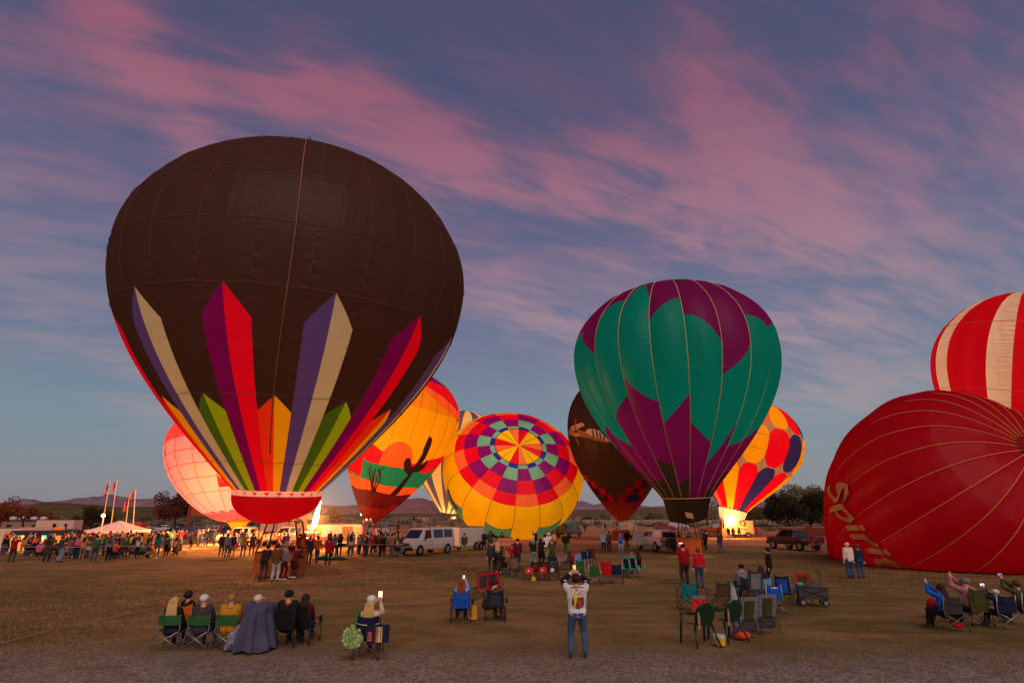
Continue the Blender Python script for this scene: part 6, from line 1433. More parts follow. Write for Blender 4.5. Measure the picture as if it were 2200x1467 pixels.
# his printed back
pr = G(1243, 1410); s_ = 1.8 / 1.74
def onback(x, z, d=0): return Vector((x, -.150 - d + .30 * x * x + .05 * abs(z - 1.2), z)) * s_
def backdecal(nm_, poly, m, d=0): B(nm_, MB().add([onback(x, z, d) for x, z in poly], [tuple(range(len(poly)))]), m, tee)
cr3 = mat('print_rust', (190, 56, 24), .8); gy = mat('print_gold', (232, 190, 50), .8); dk3 = mat('print_grey', (90, 74, 70), .8)
fcx = bpy.data.curves.new('letters', 'FONT'); fcx.body = 'T  DAD'; fox = bpy.data.objects.new('letters', fcx); COL.objects.link(fox)
fmx = bpy.data.meshes.new_from_object(fox.evaluated_get(bpy.context.evaluated_depsgraph_get())); bpy.data.objects.remove(fox); wx = max(v.co.x for v in fmx.vertices)
for v in fmx.vertices: v.co = onback(-.165 + .33 * v.co.x / wx, 1.26 + v.co.y * .13, .022)
put('shirt_lettering', fmx, cr3, tee)
backdecal('shirt_print', [(-.12, 1.20), (.14, 1.22), (.15, 1.06), (.08, .99), (-.04, 1.0), (-.13, 1.06)], dk3, .012)
backdecal('shirt_print', [(-.09, 1.33), (-.06, 1.35), (-.04, 1.32), (-.02, 1.24), (.10, 1.22), (-.01, 1.2), (-.02, 1.12), (-.05, 1.05), (-.06, .98), (-.09, 1.0), (-.07, 1.12), (-.1, 1.24)], gy, .026)
backdecal('shirt_print', [(0, 1.13), (.06, 1.16), (.09, 1.08), (.13, 1.02), (.02, 1.0)], cr3, .026)
backdecal('shirt_print', [(-.16, 1.42), (-.03, 1.435), (0, 1.425), (.15, 1.43), (.15, 1.41), (.0, 1.405), (-.16, 1.40)], dk3, .02)
B('belt', MB().tube([Vector((.148 * math.cos(k * .3927), .128 * math.sin(k * .3927), .985)) * s_ for k in range(17)], .018, 6), mat('belt_maroon', (90, 14, 30), .6), tee)
for i in (0, 1):
    S_ = skeleton(POSES['photohigh'], 1.06); B('sleeve', MB().tube([lerp(S_['sh%d' % i], S_['el%d' % i], .55), S_['el%d' % i], lerp(S_['el%d' % i], S_['ha%d' % i], .85)], [.088, .078, .056], 10), cm('black'), tee, True)
for sx__ in (-.075, .075): B('back_pocket', MB().box((sx__, -.158, .86), (.1, .012, .12)), cm('jeans'), tee)
phone(inhand(pr, 0, 1.8, 'photohigh') + Vector((0, .0, .07)), 0, 'phone held overhead by the man in white T-shirt', .075, .15, col=(255, 170, 60), estr=1.6)
# ---- middle group
MG = 'people standing on the grass'; MC = 'camp chairs in the middle cluster'
mid = [(1056, 1229, .1, 'stand', 'charcoal', 'charcoal', 'cap', 'charcoal', 'man in charcoal shirt and cap standing left of the hooded blonde', 1.76, False, None),
 (1069, 1231, -.1, 'stand', 'navy', 'black', 'blond', 'blond', 'blonde in navy hoodie with round badge on the back', 1.7, True, None),
 (1112, 1226, .2, 'pocket', 'maroon', 'charcoal', 'cap', 'charcoal', 'man in maroon plaid shirt standing beside the tan dog', 1.84, False, None),
 (1100, 1222, 2.2, 'wave', 'red', 'denim', 'short', 'brown', 'child in hot red top taking a photo beside the plaid man', 1.45, True, None),
 (1146, 1219, .2, 'photo', 'black', 'paledenim', 'hood', 'skyblue', 'person with sky blue hood and black vest taking photos', 1.7, True, None),
 (1163, 1216, -.3, 'photo', 'black', 'black', 'long', 'darkbrown', 'dark haired woman in ankle length black coat taking photos', 1.72, True, 'coat'),
 (1171, 1200, .6, 'fold', 'white', 'khaki', 'short', 'black', 'man in white hoodie standing before the yellow balloon', 1.78, False, None),
 (1180, 1196, -.4, 'stand', 'white', 'khaki', 'cap', 'white', 'man in white shirt and white cap beside the white hoodie man', 1.82, False, None),
 (1187, 1216, .1, 'photo', 'olive', 'black', 'beanie', 'red', 'person in camouflage coat and red knitted hat', 1.68, True, 'coat'),
 (1190, 1193, .5, 'stand', 'navy', 'green', 'long', 'blond', 'blonde woman in navy top and long green striped skirt', 1.68, True, 'skirt'),
 (1216, 1191, 3.0, 'walk', 'black', 'green', 'short', 'brown', 'man in black biker vest walking towards the viewer', 1.8, False, None),
 (1297, 1186, -.5, 'pocket', 'skyblue', 'navy', 'short', 'grey', 'person in sky blue jacket right of the yellow balloon', 1.74, False, None),
 (1310, 1185, .4, 'pocket', 'brown', 'black', 'short', 'darkbrown', 'man in brown jacket beside the sky blue jacket', 1.78, False, None),
 (1335, 1190, 3.0, 'fold', 'blue', 'paledenim', 'short', 'tan', 'bald man in bright blue sweatshirt facing the viewer', 1.7, False, None),
 (1348, 1176, .1, 'stand', 'black', 'black', 'short', 'darkbrown', 'person in black coat in front of the black balloon basket', 1.76, False, None),
 (997, 1195, 3.1, 'pocket', 'olive', 'khaki', 'short', 'charcoal', 'man in olive pullover standing before the white trailer', 1.78, False, None),
 (1040, 1180, 3.1, 'pocket', 'black', 'black', 'long', 'blond', 'blonde in long black coat at the left foot of the yellow balloon', 1.7, True, 'coat'),
 (1052, 1180, .4, 'stand', 'charcoal', 'charcoal', 'short', 'brown', 'person in dark jacket beside the blonde in black coat', 1.74, False, None),
 (1078, 1181, 3.0, 'stand', 'maroon', 'maroon', 'short', 'darkbrown', 'person in maroon behind the pink bench box', 1.62, False, None),
 (1152, 1178, 1.6, 'photo', 'black', 'black', 'cap', 'white', 'person in black with white cap filming against the yellow balloon', 1.7, False, None),
 (1549, 1187, .1, 'pocket', 'charcoal', 'denim', 'short', 'brown', 'man in charcoal fleece standing right of the orange basket', 1.8, False, None),
 (1461, 1187, .9, 'pocket', 'black', 'denim', 'short', 'brown', 'man in black jacket between the black chest and the orange basket', 1.8, False, None),
 (1512, 1176, -.6, 'fold', 'purple', 'navy', 'cap', 'navy', 'man in purple jacket right behind the orange basket', 1.78, False, None),
 (1518, 1180, .4, 'stand', 'maroon', 'black', 'short', 'darkbrown', 'person in maroon jacket right of the purple jacket', 1.76, False, None)]
def npx(px, py, label, rz, pose, top, bot, hair, hc, h, fem, coat, **k): return person(G(px, py), rz, pose, top, bot, hair, hc, label, h, fem, coat=coat, group=k.pop('group', MG), **k)
for px, py, rz, pose, top, bot, hair, hc, lb, h, fem, coat in mid: npx(px, py, lb, rz, pose, top, bot, hair, hc, h, fem, coat)
right = [(1474, 1256, .1, 'photo', 'crimson', 'charcoal', 'cap', 'maroon', 'heavy man in crimson fleece and maroon cap holding up a phone', 1.84, False, None, 1.28),
 (1506, 1262, -.1, 'stand', 'red', 'jeans', 'ponytail', 'brown', 'woman in bright red jacket and jeans beside the crimson man', 1.7, True, None, 1.02),
 (1659, 1262, 1.2, 'stand', 'black', 'black', 'short', 'black', 'young man in black T-shirt and black cap standing among the chairs', 1.74, False, None, 1.0),
 (1831, 1241, .1, 'stand', 'cream', 'jeans', 'cap', 'cream', 'man in cream T-shirt and jeans in front of the lying red balloon', 1.76, False, None, 1.18),
 (1853, 1241, -.1, 'stand', 'navy', 'jeans', 'short', 'brown', 'slim person in navy beside the cream T-shirt man', 1.68, True, None, .95)]
for px, py, rz, pose, top, bot, hair, hc, lb, h, fem, coat, bd in right: person(G(px, py), rz, pose, top, bot, hair, hc, lb, h, fem, bd, coat, group=MG)
phone(inhand(G(1474, 1256), .1, 1.84, 'photo') + Vector((.06, .02, .06)), 0, 'bright phone held flat between the crimson and red jackets', .08, .2, True, (255, 255, 235), 1.3)
seatp = [(1597, 1282, .1, 'sit', 'grey', 'charcoal', 'beanie', 'black', 'grey haired man in black knit hat seated at the tall grey chair', 1.76, False, 1.1, SP_),
 (1640, 1283, -.3, 'sit', 'maroon', 'black', 'long', 'darkbrown', 'dark haired person seated between the grey and blue chairs', 1.68, True, 1, SP_),
 (2036, 1350, .5, 'wave', 'blue', 'black', 'long', 'auburn', 'x', 1.7, True, 1, SP_)]
for px, py, rz, pose, top, bot, hair, hc, lb, h, fem, bd, g_ in seatp[:2]: person(sitp(px, py), rz, pose, top, bot, hair, hc, lb, h, fem, bd, group=g_)
RG = 'spectators sitting at the far right'
person(sitp(2037, 1350), .5, 'sithigh', 'blue', 'black', 'long', 'darkbrown', 'person in cobalt blue top with dark hair, seated leftmost at the right edge', 1.7, True, 1.05, group=RG)
person(sitp(2094, 1342), .3, 'sithigh', 'rose', 'navy', 'cap', 'grey', 'man in rose and cream plaid shirt with grey cap raising both hands', 1.86, build=1.2, group=RG)
person(sitp(2155, 1346), .6, 'sithigh', 'navy', 'charcoal', 'cap', 'cream', 'child in navy with cream cap and blond ponytail holding a lit phone', 1.45, True, .95, group=RG)
person(sitp(2204, 1340), .4, 'sithigh', 'olive', 'charcoal', 'short', 'brown', 'person in olive shirt raising a phone, cut by the right edge', 1.76, build=1.0, group=RG)
phone(inhand(sitp(2155, 1346), .6, 1.45, 'sithigh') + Vector((0, 0, .05)), 0, 'small lit phone raised by the child in navy', .07, .14, True, (190, 200, 255), 1.8)
phone(inhand(sitp(2204, 1340), .4, 1.76, 'sithigh') + Vector((0, 0, .05)), 0, 'pale blue phone raised at the right edge', .07, .14, True, (110, 160, 220), .7)
RC = 'chairs at the far right'
chair(2043, 1350, .05, 'bagchair', 'black', 'bronze', 'black folding chair with bronze legs under the cobalt blue top', back='charcoal', group=RC)
chair(2100, 1342, -.1, 'quadhigh', 'olive', 'black', 'dark olive high backed chair under the plaid shirt man', group=RC)
chair(2160, 1347, -.05, 'bagchair', 'navy', 'silver', 'slate navy folding chair with silver cross legs under the child', group=RC)
chair(2212, 1342, 0, 'bagchair', 'charcoal', 'silver', 'charcoal chair cut by the right edge', group=RC)
for px, py, lb, c_ in ((2008, 1322, 'red jacket hanging from the leftmost chair at the right edge', 'crimson'), (2062, 1348, 'red bag under the black folding chair at the right edge', 'red')):
    t = thing('red_bundle', lb, 'bundle', G(px, py + 4), .3); B('cloth', MB().ell((0, 0, .32 if px < 2050 else .12), (.2, .14, .26 if px < 2050 else .07), 12, 8), cm(c_), t, True); B('strap', MB().tube([(-.1, 0, .2), (0, -.05, .5), (.1, 0, .2)], .02, 5), cm('black'), t)
# ---- chairs
ch_ = [(1480, 1308, -.05, 'quad', 'teal', 'black', 'dark teal camp chair behind the crimson man', dict(arm='black')), (1547, 1306, .2, 'quad', 'charcoal', 'black', 'black mesh camp chair right of the red cooler bag', dict(panel='brown')),
 (1617, 1296, .15, 'quadhigh', 'charcoal', 'black', 'tall grey high backed chair beside the bearded man', dict(scale=1.15, panel='grey')), (1594, 1290, .3, 'quad', 'turquoise', 'black', 'black chair with turquoise straps left of the tall grey chair', dict(back='charcoal')),
 (1659, 1314, .0, 'quad', 'blue', 'silver', 'bright blue camp chair with white emblem', {}), (1688, 1300, -.5, 'quadhigh', 'blue', 'bronze', 'deep blue camp chair seen from its side', dict(back='navy', panel='blue')), (1640, 1292, .1, 'quad', 'skyblue', 'black', 'sky blue camp chair behind the bright blue one', {}),
 (1720, 1291, .1, 'quadhigh', 'red', 'black', 'red camp chair with dark panel beside the wagon', dict(panel='brown')), (1606, 1366, .1, 'rocker', 'charcoal', 'grey', 'left grey rocking camp chair with dark mesh panel', dict(back='grey', panel='olive')),
 (1646, 1358, .05, 'rocker', 'charcoal', 'grey', 'right grey rocking camp chair with dark mesh panel', dict(back='grey', panel='olive')),
 (1504, 1384, .25, 'plastic', 'green', 'black', 'left dark green plastic garden chair', dict(scale=1.15)), (1563, 1374, .35, 'plastic', 'green', 'black', 'right dark green plastic garden chair', dict(scale=1.15)),
 (1111, 1237, -.9, 'bagchair', 'khaki', 'black', 'tan folding chair standing beside the tan dog', {}), (1143, 1244, .5, 'quad', 'red', 'black', 'left black and red chair with red bags in the middle cluster', dict(back='black', panel='brown')), (1164, 1243, .4, 'quad', 'red', 'black', 'second black and red chair with red bags in the middle cluster', dict(back='black', panel='brown')),
 (1186, 1245, .2, 'quad', 'charcoal', 'black', 'dark chair with white label right of the red bags', {}), (1187, 1226, 0, 'director', 'navy', 'silver', 'navy banded folding chair before the camouflage coat', dict(arm='black')),
 (1214, 1222, 1.0, 'quadhigh', 'brown', 'black', 'brown camp chair beside the spotted dog', {}), (1234, 1222, .7, 'quad', 'skyblue', 'silver', 'sky blue camp chair under the child in red', {}),
 (1252, 1213, .1, 'quad', 'navy', 'silver', 'left one of two small navy chairs', {}), (1264, 1212, .1, 'quad', 'navy', 'silver', 'right one of two small navy chairs', {}), (1276, 1212, -.6, 'quadhigh', 'brown', 'black', 'dark brown camp chair right of the small navy chairs', {}),
 (1241, 1250, .3, 'quadhigh', 'green', 'silver', 'tall dark green chair left of the lime chair', {}), (1254, 1246, 1.2, 'quadhigh', 'green', 'silver', 'second dark green chair seen edge on', {}), (1276, 1256, .0, 'quad', 'lime', 'silver', 'lime green camp chair', dict(back='green')),
 (1302, 1253, -.1, 'quadhigh', 'red', 'grey', 'bright red camp chair with winged back', {}), (1325, 1252, -.2, 'quad', 'navy', 'grey', 'slate navy camp chair right of the bright red one', {}),
 (1357, 1240, -1.0, 'quadhigh', 'turquoise', 'silver', 'left turquoise and black tall chair', dict(panel='black')), (1371, 1238, -1.0, 'quadhigh', 'turquoise', 'silver', 'right turquoise and black tall chair', dict(panel='black')),
 (386, 1192, 0, 'quad', 'navy', 'black', 'navy and peach chair at the edge of the fire lit dirt', dict(panel='tan')), (267, 1195, .1, 'bagchair', 'khaki', 'black', 'left khaki chair facing the crowd', {}), (290, 1195, -.1, 'bagchair', 'khaki', 'black', 'right khaki chair facing the crowd', {}),
 (360, 1194, .2, 'quad', 'brown', 'black', 'brown chair left of the navy and peach chair', {}), (187, 1196, 0, 'director', 'white', 'silver', 'white folding chair before the seated crowd on the left', {}),
 (480, 1186, .3, 'quad', 'teal', 'black', 'teal chair beyond the five standing people', {}), (507, 1186, 0, 'quad', 'red', 'black', 'red chair beyond the five standing people', {})]
for px, py, rz, kd, fb_, fr_, lb, kw in ch_: chair(px, py, rz, kd, fb_, fr_, lb, group=MC if 1090 < px < 1400 else 'folding chairs on the grass', **kw)
o = thing('emblem', 'white emblem printed on the bright blue camp chair', 'emblem', G(1659, 1314) + Vector((0, -.40, .80))); 
B('emblem_wing', MB().ell((0, 0, 0), (.13, .006, .018), 10, 4), cm('white'), o); B('emblem_bird', MB().ell((.02, 0, .01), (.03, .008, .03), 8, 4), cm('white'), o)
t = thing('camp_table', 'small turquoise camp table left of the turquoise chairs', 'table', G(1342, 1240), .1)
B('table_top', MB().box((0, 0, .46), (.62, .5, .02)), cm('turquoise'), t); B('shelf', MB().box((0, 0, .3), (.5, .4, .015)), cm('turquoise'), t)
for x in (-1, 1):
    for y in (-1, 1): B('leg', MB().tube([(x * .28, y * .2, 0), (x * -.1, y * .2, .45)], .012, 5), FRM['black'], t)
t = thing('cooler_bag', 'bright red cooler bag with black straps before the dark teal chair', 'bag', G(1503, 1317), .05)
B('bag', MB().box((0, 0, .25), (.42, .28, .46)), mat('cooler_red', (220, 16, 26), .7), t); B('lid', MB().box((0, 0, .5), (.44, .3, .06)), cm('grey'), t)
B('strap', MB().tube([(-.18, -.15, .05), (0, -.155, .28), (.18, -.15, .46)], .012, 5).tube([(.18, -.15, .05), (0, -.155, .28), (-.18, -.15, .46)], .012, 5), cm('black'), t)
t = thing('plastic_bag', 'white plastic bag hanging from the chair left of the tall grey one', 'bag', G(1578, 1300) + Vector((0, 0, .1))); B('bag', MB().grid(lambda u, v: Vector(((.17 - .1 * v) * math.cos(6.283 * u) * (1 + .1 * math.sin(12 * u)), .08 * math.sin(6.283 * u), .55 * v)), 16, 6, wrap=True), cm('lightgrey'), t, True); B('handle', MB().tube([(-.06, 0, .5), (0, 0, .72), (.06, 0, .5)], .012, 5), cm('lightgrey'), t)
t = thing('orange_bag', 'orange bag lying under the left rocking chair', 'bag', G(1598, 1371), .4); B('bag', MB().ell((-.08, 0, .08), (.17, .13, .10), 7, 5).ell((.14, .03, .07), (.11, .1, .09), 6, 4).ell((.0, -.08, .05), (.12, .06, .06), 6, 4), mat('nylon_orange', (220, 70, 16), .7, noise=.2, bump=.4), t, True); B('handle', MB().tube([(-.15, 0, .22), (-.08, 0, .36), (0, 0, .22)], .012, 5), cm('black'), t)
for px, py, lb, c_, r_ in ((1549, 1385, 'clear jar of yellow snacks beside the left plastic chair', 'yellow', (.11, .09)), (1539, 1381, 'white thermos cup next to the snack jar', 'lightgrey', (.08, .1)), (1549, 1374, 'small white towel between the plastic chairs', 'lightgrey', (.13, .06))):
    t = thing('small_item', lb, 'cup' if 'thermos' in lb else ('jar' if 'jar' in lb else 'towel'), G(px, py), .2); B('body', MB().cyl((0, 0, r_[1]), r_[0], r_[1] * 2, n=12), cm(c_), t); B('lid', MB().cyl((0, 0, r_[1] * 2 + .01), r_[0] * .9, .025, n=12), cm('white'), t)
t = thing('patterned_blanket', 'purple and white patterned blanket bundled beside the left rocking chair', 'blanket', G(1586, 1368)); B('cloth', MB().ell((0, 0, .55), (.16, .14, .4), 14, 10), mat('blanket_pattern', (130, 120, 150), .9, noise=1.0, nscale=22), t, True); B('fringe', MB().box((0, -.05, .13), (.3, .1, .05)), cm('purple'), t)
# towels on the plastic chairs
for px, py, rz, lb in ((1504, 1384, .25, 'tan towel slung over the left plastic chair'), (1563, 1374, .35, 'tan towel slung over the right plastic chair')):
    t = thing('towel', lb, 'towel', G(px, py), rz); B('cloth', MB().grid(lambda u, v: Vector((-.24 + .09 * u, -.38 + .03 * u - .03 * v, .40 + .42 * v)), 4, 6), cm('tan'), t, True); B('hem', MB().box((-.2, -.375, .4), (.1, .012, .02)), cm('brown'), t)
# folding wagon
t = thing('folding_wagon', 'grey canvas folding wagon with raised pull handle at the right of the chairs', 'wagon', G(1748, 1300), -.25)
B('tub', MB().box((0, 0, .42), (.95, .5, .36), top=(1.06, 1.1)), mat('wagon_canvas', (74, 66, 62), .9), t); B('load', MB().ell((.1, 0, .62), (.38, .22, .18), 12, 8), mat('wagon_load', (84, 70, 62), .9, noise=.3), t, True)
for x in (-.38, .38):
    for y in (-.24, .24): wheel(t, x, y, .12, .07)
B('frame', MB().tube([(-.5, -.27, .6), (.5, -.27, .26)], .012, 5).tube([(.5, -.27, .6), (-.5, -.27, .26)], .012, 5).tube([(-.52, -.28, .62), (.52, -.28, .62)], .012, 5), FRM['black'], t)
B('pull_handle', MB().tube([(.42, .2, .5), (.38, .25, 1.02)], .014, 5).tube([(.38 + .07 * math.cos(a), .25, 1.1 + .07 * math.sin(a)) for a in [k * .7854 for k in range(9)]], .012, 5), FRM['black'], t)
t = thing('toy', 'turquoise and purple soft toy lying on the folding wagon', 'toy', G(1724, 1296) + Vector((0, 0, .62))); B('body', MB().ell((0, 0, .05), (.14, .09, .07), 12, 8), cm('turquoise'), t, True); B('tail', MB().ell((-.12, 0, .02), (.08, .07, .06), 10, 6), cm('purple'), t, True)
# red bags on the middle chairs
for px, py, lb in ((1137, 1248, 'red bag with white patch on the left black and red chair'), (1147, 1244, 'red bag slung between the two black and red chairs'), (1166, 1246, 'red bag on the second black and red chair'), ):
    t = thing('red_bag', lb, 'bag', G(px, py) + Vector((0, -.12, .36)), .3); B('bag', MB().box((0, 0, .14), (.4, .12, .28)), mat('bag_red', (214, 12, 30), .7), t); B('patch', MB().box((-.05, -.063, .15), (.1, .006, .1)), cm('white'), t)
t = thing('yellow_bag', 'yellow bag on the grass under the red bags', 'bag', G(1146, 1250)); B('bag', MB().ell((0, 0, .13), (.12, .1, .14), 10, 8), cm('yellow'), t, True); B('handle', MB().tube([(-.05, 0, .22), (0, 0, .32), (.05, 0, .22)], .01, 5), cm('yellow'), t)
t = thing('label_card', 'white tag hanging on the dark chair of the middle cluster', 'tag', G(1186, 1247) + Vector((0, -.42, .55)), .2); B('card', MB().box((0, 0, 0), (.16, .01, .16)), cm('white'), t); B('string', MB().tube([(0, 0, .08), (0, .02, .2)], .004, 4), cm('white'), t)
person(sitp(1236, 1222), .4, 'sit', 'red', 'denim', 'hood', 'red', 'child in red hooded top seated in the sky blue chair', 1.5, True, group=SP_)
person(G(1362, 1232), .5, 'stand', 'black', 'black', 'short', 'tan', 'x', 1.2) if False else None
person(sitp(1358, 1234), .2, 'sit', 'charcoal', 'black', 'cap', 'tan', 'person with tan cap seated in the left turquoise chair', 1.66, True, group=SP_)
person(sitp(1371, 1233), .2, 'sit', 'black', 'black', 'long', 'darkbrown', 'dark haired person seated in the right turquoise chair', 1.66, True, group=SP_)
# dogs
def dog(px, py, rz, m, m2, label, s=1.0, head=0):
    t = thing('dog', label, 'dog', G(px, py), rz, 'dogs'); t.scale = (s,) * 3; V = Vector; L = []
    L += [('b', V((.28, 0, .52)), .15, V((-.05, 0, .53)), .125), ('b', V((-.05, 0, .53)), .125, V((-.32, 0, .55)), .12), ('b', V((.3, 0, .58)), .11, V((.47, 0, .72)), .085), ('b', V((.52, 0, .76)), .085, V((.58, 0, .75)), .075), ('b', V((.58, 0, .73)), .055, V((.70, 0, .70)), .035)]
    for y in (-.08, .08):
        L += [('b', V((.3, y, .48)), .07, V((.29, y, .26)), .04), ('b', V((.29, y, .26)), .036, V((.31, y, .04)), .028), ('b', V((.31, y, .03)), .032, V((.36, y, .025)), .026)]
        L += [('b', V((-.32, y, .50)), .1, V((-.22, y, .33)), .055), ('b', V((-.22, y, .33)), .05, V((-.38, y, .22)), .034), ('b', V((-.38, y, .22)), .032, V((-.36, y, .04)), .026), ('b', V((-.36, y, .03)), .03, V((-.31, y, .025)), .025)]
        L += [('b', V((.52, y * .9, .82)), .03, V((.5, y * 1.25, .72)), .022)]
    L += [('b', V((-.42, 0, .58)), .035, V((-.58, 0, .48)), .026), ('b', V((-.58, 0, .48)), .026, V((-.68, 0, .36)), .016)]
    B_ = remesh(capsules_mesh(L), .024, 2); put('body', B_, m, t)
    put('nose', MB().ell((.735, 0, .71), .02, 8, 6).mesh('nose', True), BLK, t); put('collar', MB().tube([V((.40 + .03 * math.sin(a), .1 * math.cos(a), .66 + .09 * math.sin(a))) for a in [k * .7854 for k in range(9)]], .014, 5).mesh('collar', True), m2, t); return t
dog(1093, 1214, 1.9, mat('fur_tan', (190, 124, 76), .9, noise=.2, nscale=9), cm('black'), 'tan short haired dog seen from behind, beside the plaid man')
dog(1206, 1222, .7, mat('fur_merle', (150, 130, 124), .9, noise=.85, nscale=7), cm('red'), 'spotted brown and white dog between the cluster chairs', .95)
# pink bench box, stroller
t = thing('bench_box', 'salmon padded box with dark rope rail at the foot of the yellow balloon', 'box', G(1085, 1184)); B('panel', MB().box((0, 0, .68), (1.35, .7, .36)), mat('salmon', (220, 130, 100), .8), t); B('panel', MB().box((0, 0, 1.04), (1.35, .7, .32)), mat('salmon', (220, 130, 100), .8), t); B('rim', MB().box((0, 0, .86), (1.38, .73, .03)), cm('maroon'), t); B('rim', MB().box((0, 0, 1.22), (1.38, .73, .05)), cm('maroon'), t)
for x in (-.55, .55): wheel(t, x, -.3, .22, .1)
t = thing('stroller', 'dark pushchair right of the hooded blonde', 'stroller', G(1079, 1233), .4); B('seat', MB().box((0, 0, .5), (.4, .5, .3), top=(1, 1.2)), cm('black'), t); B('canopy', MB().ell((0, .1, .82), (.22, .26, .16), 12, 6), cm('black'), t, True)
for x in (-.22, .22):
    for y in (-.3, .3): wheel(t, x, y, .13, .06)
B('push_bar', MB().tube([(-.2, -.2, .5), (-.2, -.5, .95), (.2, -.5, .95), (.2, -.2, .5)], .014, 5), FRM['black'], t)
# ropes: crown line of A to the ground, barrier tape
def rope(name, label, pts, r, m, cat='rope'):
    o = B(name, MB().tube(pts, r, 5), m, None, True); o['label'] = label; o['category'] = cat; return o
rp = mat('rope_tan', (170, 128, 84), .8)
pA = [G(587, 1190) + Vector((.0, -1.2, 1.3)), G(560, 1232) + Vector((0, -.3, .5)), G(540, 1250) + Vector((0, 0, .06)), G(520, 1261), G(480, 1271), G(420, 1285), G(330, 1308), G(200, 1335), G(100, 1358), G(0, 1383), G(-120, 1405)]
rope('ground_rope', 'tan rope running from the huge balloon basket across the grass to the left edge', [p + Vector((0, 0, .02)) for p in pA], .02, rp)
tp = mat('tape_cream', (200, 150, 120), .7)
rope('barrier_line', 'pale barrier line strung before the left crowd', [G(-20, 1207) + Vector((0, 0, 1.0))] + [G(x, 1206 - k * 1.2) + Vector((0, 0, 1.0 - .06 * (k % 2))) for k, x in enumerate((60, 140, 220, 300, 345))], .02, tp)
rope('barrier_line', 'pale barrier line strung before the crowd left of the white van', [G(x, 1196 + k * .4) + Vector((0, 0, 1.05 - .1 * math.sin(math.pi * k / 5))) for k, x in enumerate((722, 755, 790, 820, 850, 874))], .02, tp)
t = thing('green_cloth', 'green ground cloth spread on the grass right of the fire lit people', 'ground cloth', G(708, 1200)); B('cloth', MB().grid(lambda u, v: Vector(((u - .5) * 2.4, (v - .5) * 1.4, .04 + .22 * math.sin(math.pi * u) * math.sin(math.pi * v) * (1 + .4 * math.sin(9 * u)))), 14, 10), mat('nylon_green', (30, 100, 50), .7), t, True); B('edge', MB().tube([(-1.2, -.7, .05), (1.2, -.7, .05), (1.2, .7, .05)], .02, 5), cm('green'), t)
# orange fan beside the lying red balloon
t = thing('inflation_fan', 'orange hooped inflation fan at the left foot of the lying red balloon', 'fan', G(1757, 1186), .5); B('hoop', MB().tube([(.55 * math.cos(a), 0, .6 + .55 * math.sin(a)) for a in [k * .3927 for k in range(17)]], .07, 8), mat('fan_orange', (190, 60, 24), .6), t, True); B('blades', MB().box((0, 0, .6), (.95, .04, .12)).box((0, 0, .6), (.12, .04, .95)), BLK, t); B('engine', MB().box((0, .25, .45), (.35, .35, .35)), BLK, t)
for x in (-.35, .35): B('leg', MB().tube([(x, -.1, 0), (x * .6, 0, .2)], .03, 5), BLK, t)
# ---- people round the huge balloon's basket
bp = [(563, 1246, -.1, 'lean', 'black', 'charcoal', 'short', 'darkbrown', 'person in black leaning on the left of the huge balloon basket', 1.78, False, None, 1.1),
 (589, 1249, .05, 'pocket', 'brown', 'lightgrey', 'short', 'darkbrown', 'man in rust brown jacket and pale trousers at the huge balloon basket', 1.8, False, None, 1.12),
 (605, 1246, -.2, 'stand', 'grey', 'maroon', 'cap', 'grey', 'person in long grey sweater right of the rust brown jacket', 1.74, True, None, 1.0),
 (628, 1241, -.7, 'lean', 'maroon', 'charcoal', 'short', 'black', 'person in long dark coat leaning on the right of the basket', 1.68, True, 'coat', 1.0)]
for px, py, rz, pose, top, bot, hair, hc, lb, h, fem, coat, bd in bp: person(G(px, py), rz, pose, top if top != 'brown' else 'brown', bot, hair, hc, lb, h, fem, bd, coat, group=MG, shoe='white' if px > 600 else 'charcoal')
person(A_CENTER + Vector((-.05, .1, .1)), 3.3, 'wave', 'grey', 'denim', 'short', 'brown', 'pilot in grey shirt standing inside the huge balloon basket', 1.76, group=MG, skin=1)
person(A_CENTER + Vector((.45, .2, .1)), 2.7, 'stand', 'maroon', 'denim', 'cap', 'white', 'passenger in white cap inside the huge balloon basket', 1.7, group=MG)
person(G(1489, 1192) + Vector((0, .7, .1)), .4, 'stand', 'charcoal', 'denim', 'short', 'brown', 'pilot in charcoal jacket standing in the orange wicker basket', 1.74, group=MG)
five = [(474, 1194, .3, 'pocket', 'maroon', 'charcoal', 'cap', 'charcoal'), (485, 1196, -.1, 'stand', 'grey', 'jeans', 'short', 'darkbrown'), (497, 1195, .1, 'pocket', 'charcoal', 'khaki', 'cap', 'charcoal'), (520, 1195, 0, 'photo', 'mustard', 'denim', 'hood', 'tan'), (539, 1194, .3, 'photo', 'brown', 'brown', 'short', 'darkbrown')]
for i, a in enumerate(five): person(G(a[0], a[1]), a[2], a[3], a[4], a[5], a[6], a[7], 'person in %s jacket, %s of five standing before the fire lit dirt' % (a[4], ('leftmost', 'second', 'middle', 'fourth', 'rightmost')[i]), 1.76, group=MG)
six = [(640, 1196, 0, 'stand', 'crimson', 'jeans', 'short', 'brown'), (651, 1203, .3, 'stand', 'orange', 'charcoal', 'short', 'darkbrown'), (661, 1211, -.1, 'stand', 'charcoal', 'charcoal', 'short', 'grey'), (679, 1208, 0, 'walk', 'orange', 'denim', 'short', 'brown'), (703, 1214, .1, 'pocket', 'red', 'charcoal', 'short', 'brown'), (716, 1196, -.3, 'photo', 'grey', 'charcoal', 'short', 'brown'), (728, 1195, .4, 'photo', 'black', 'black', 'long', 'darkbrown'), (752, 1196, .1, 'photo', 'cream', 'jeans', 'long', 'darkbrown')]
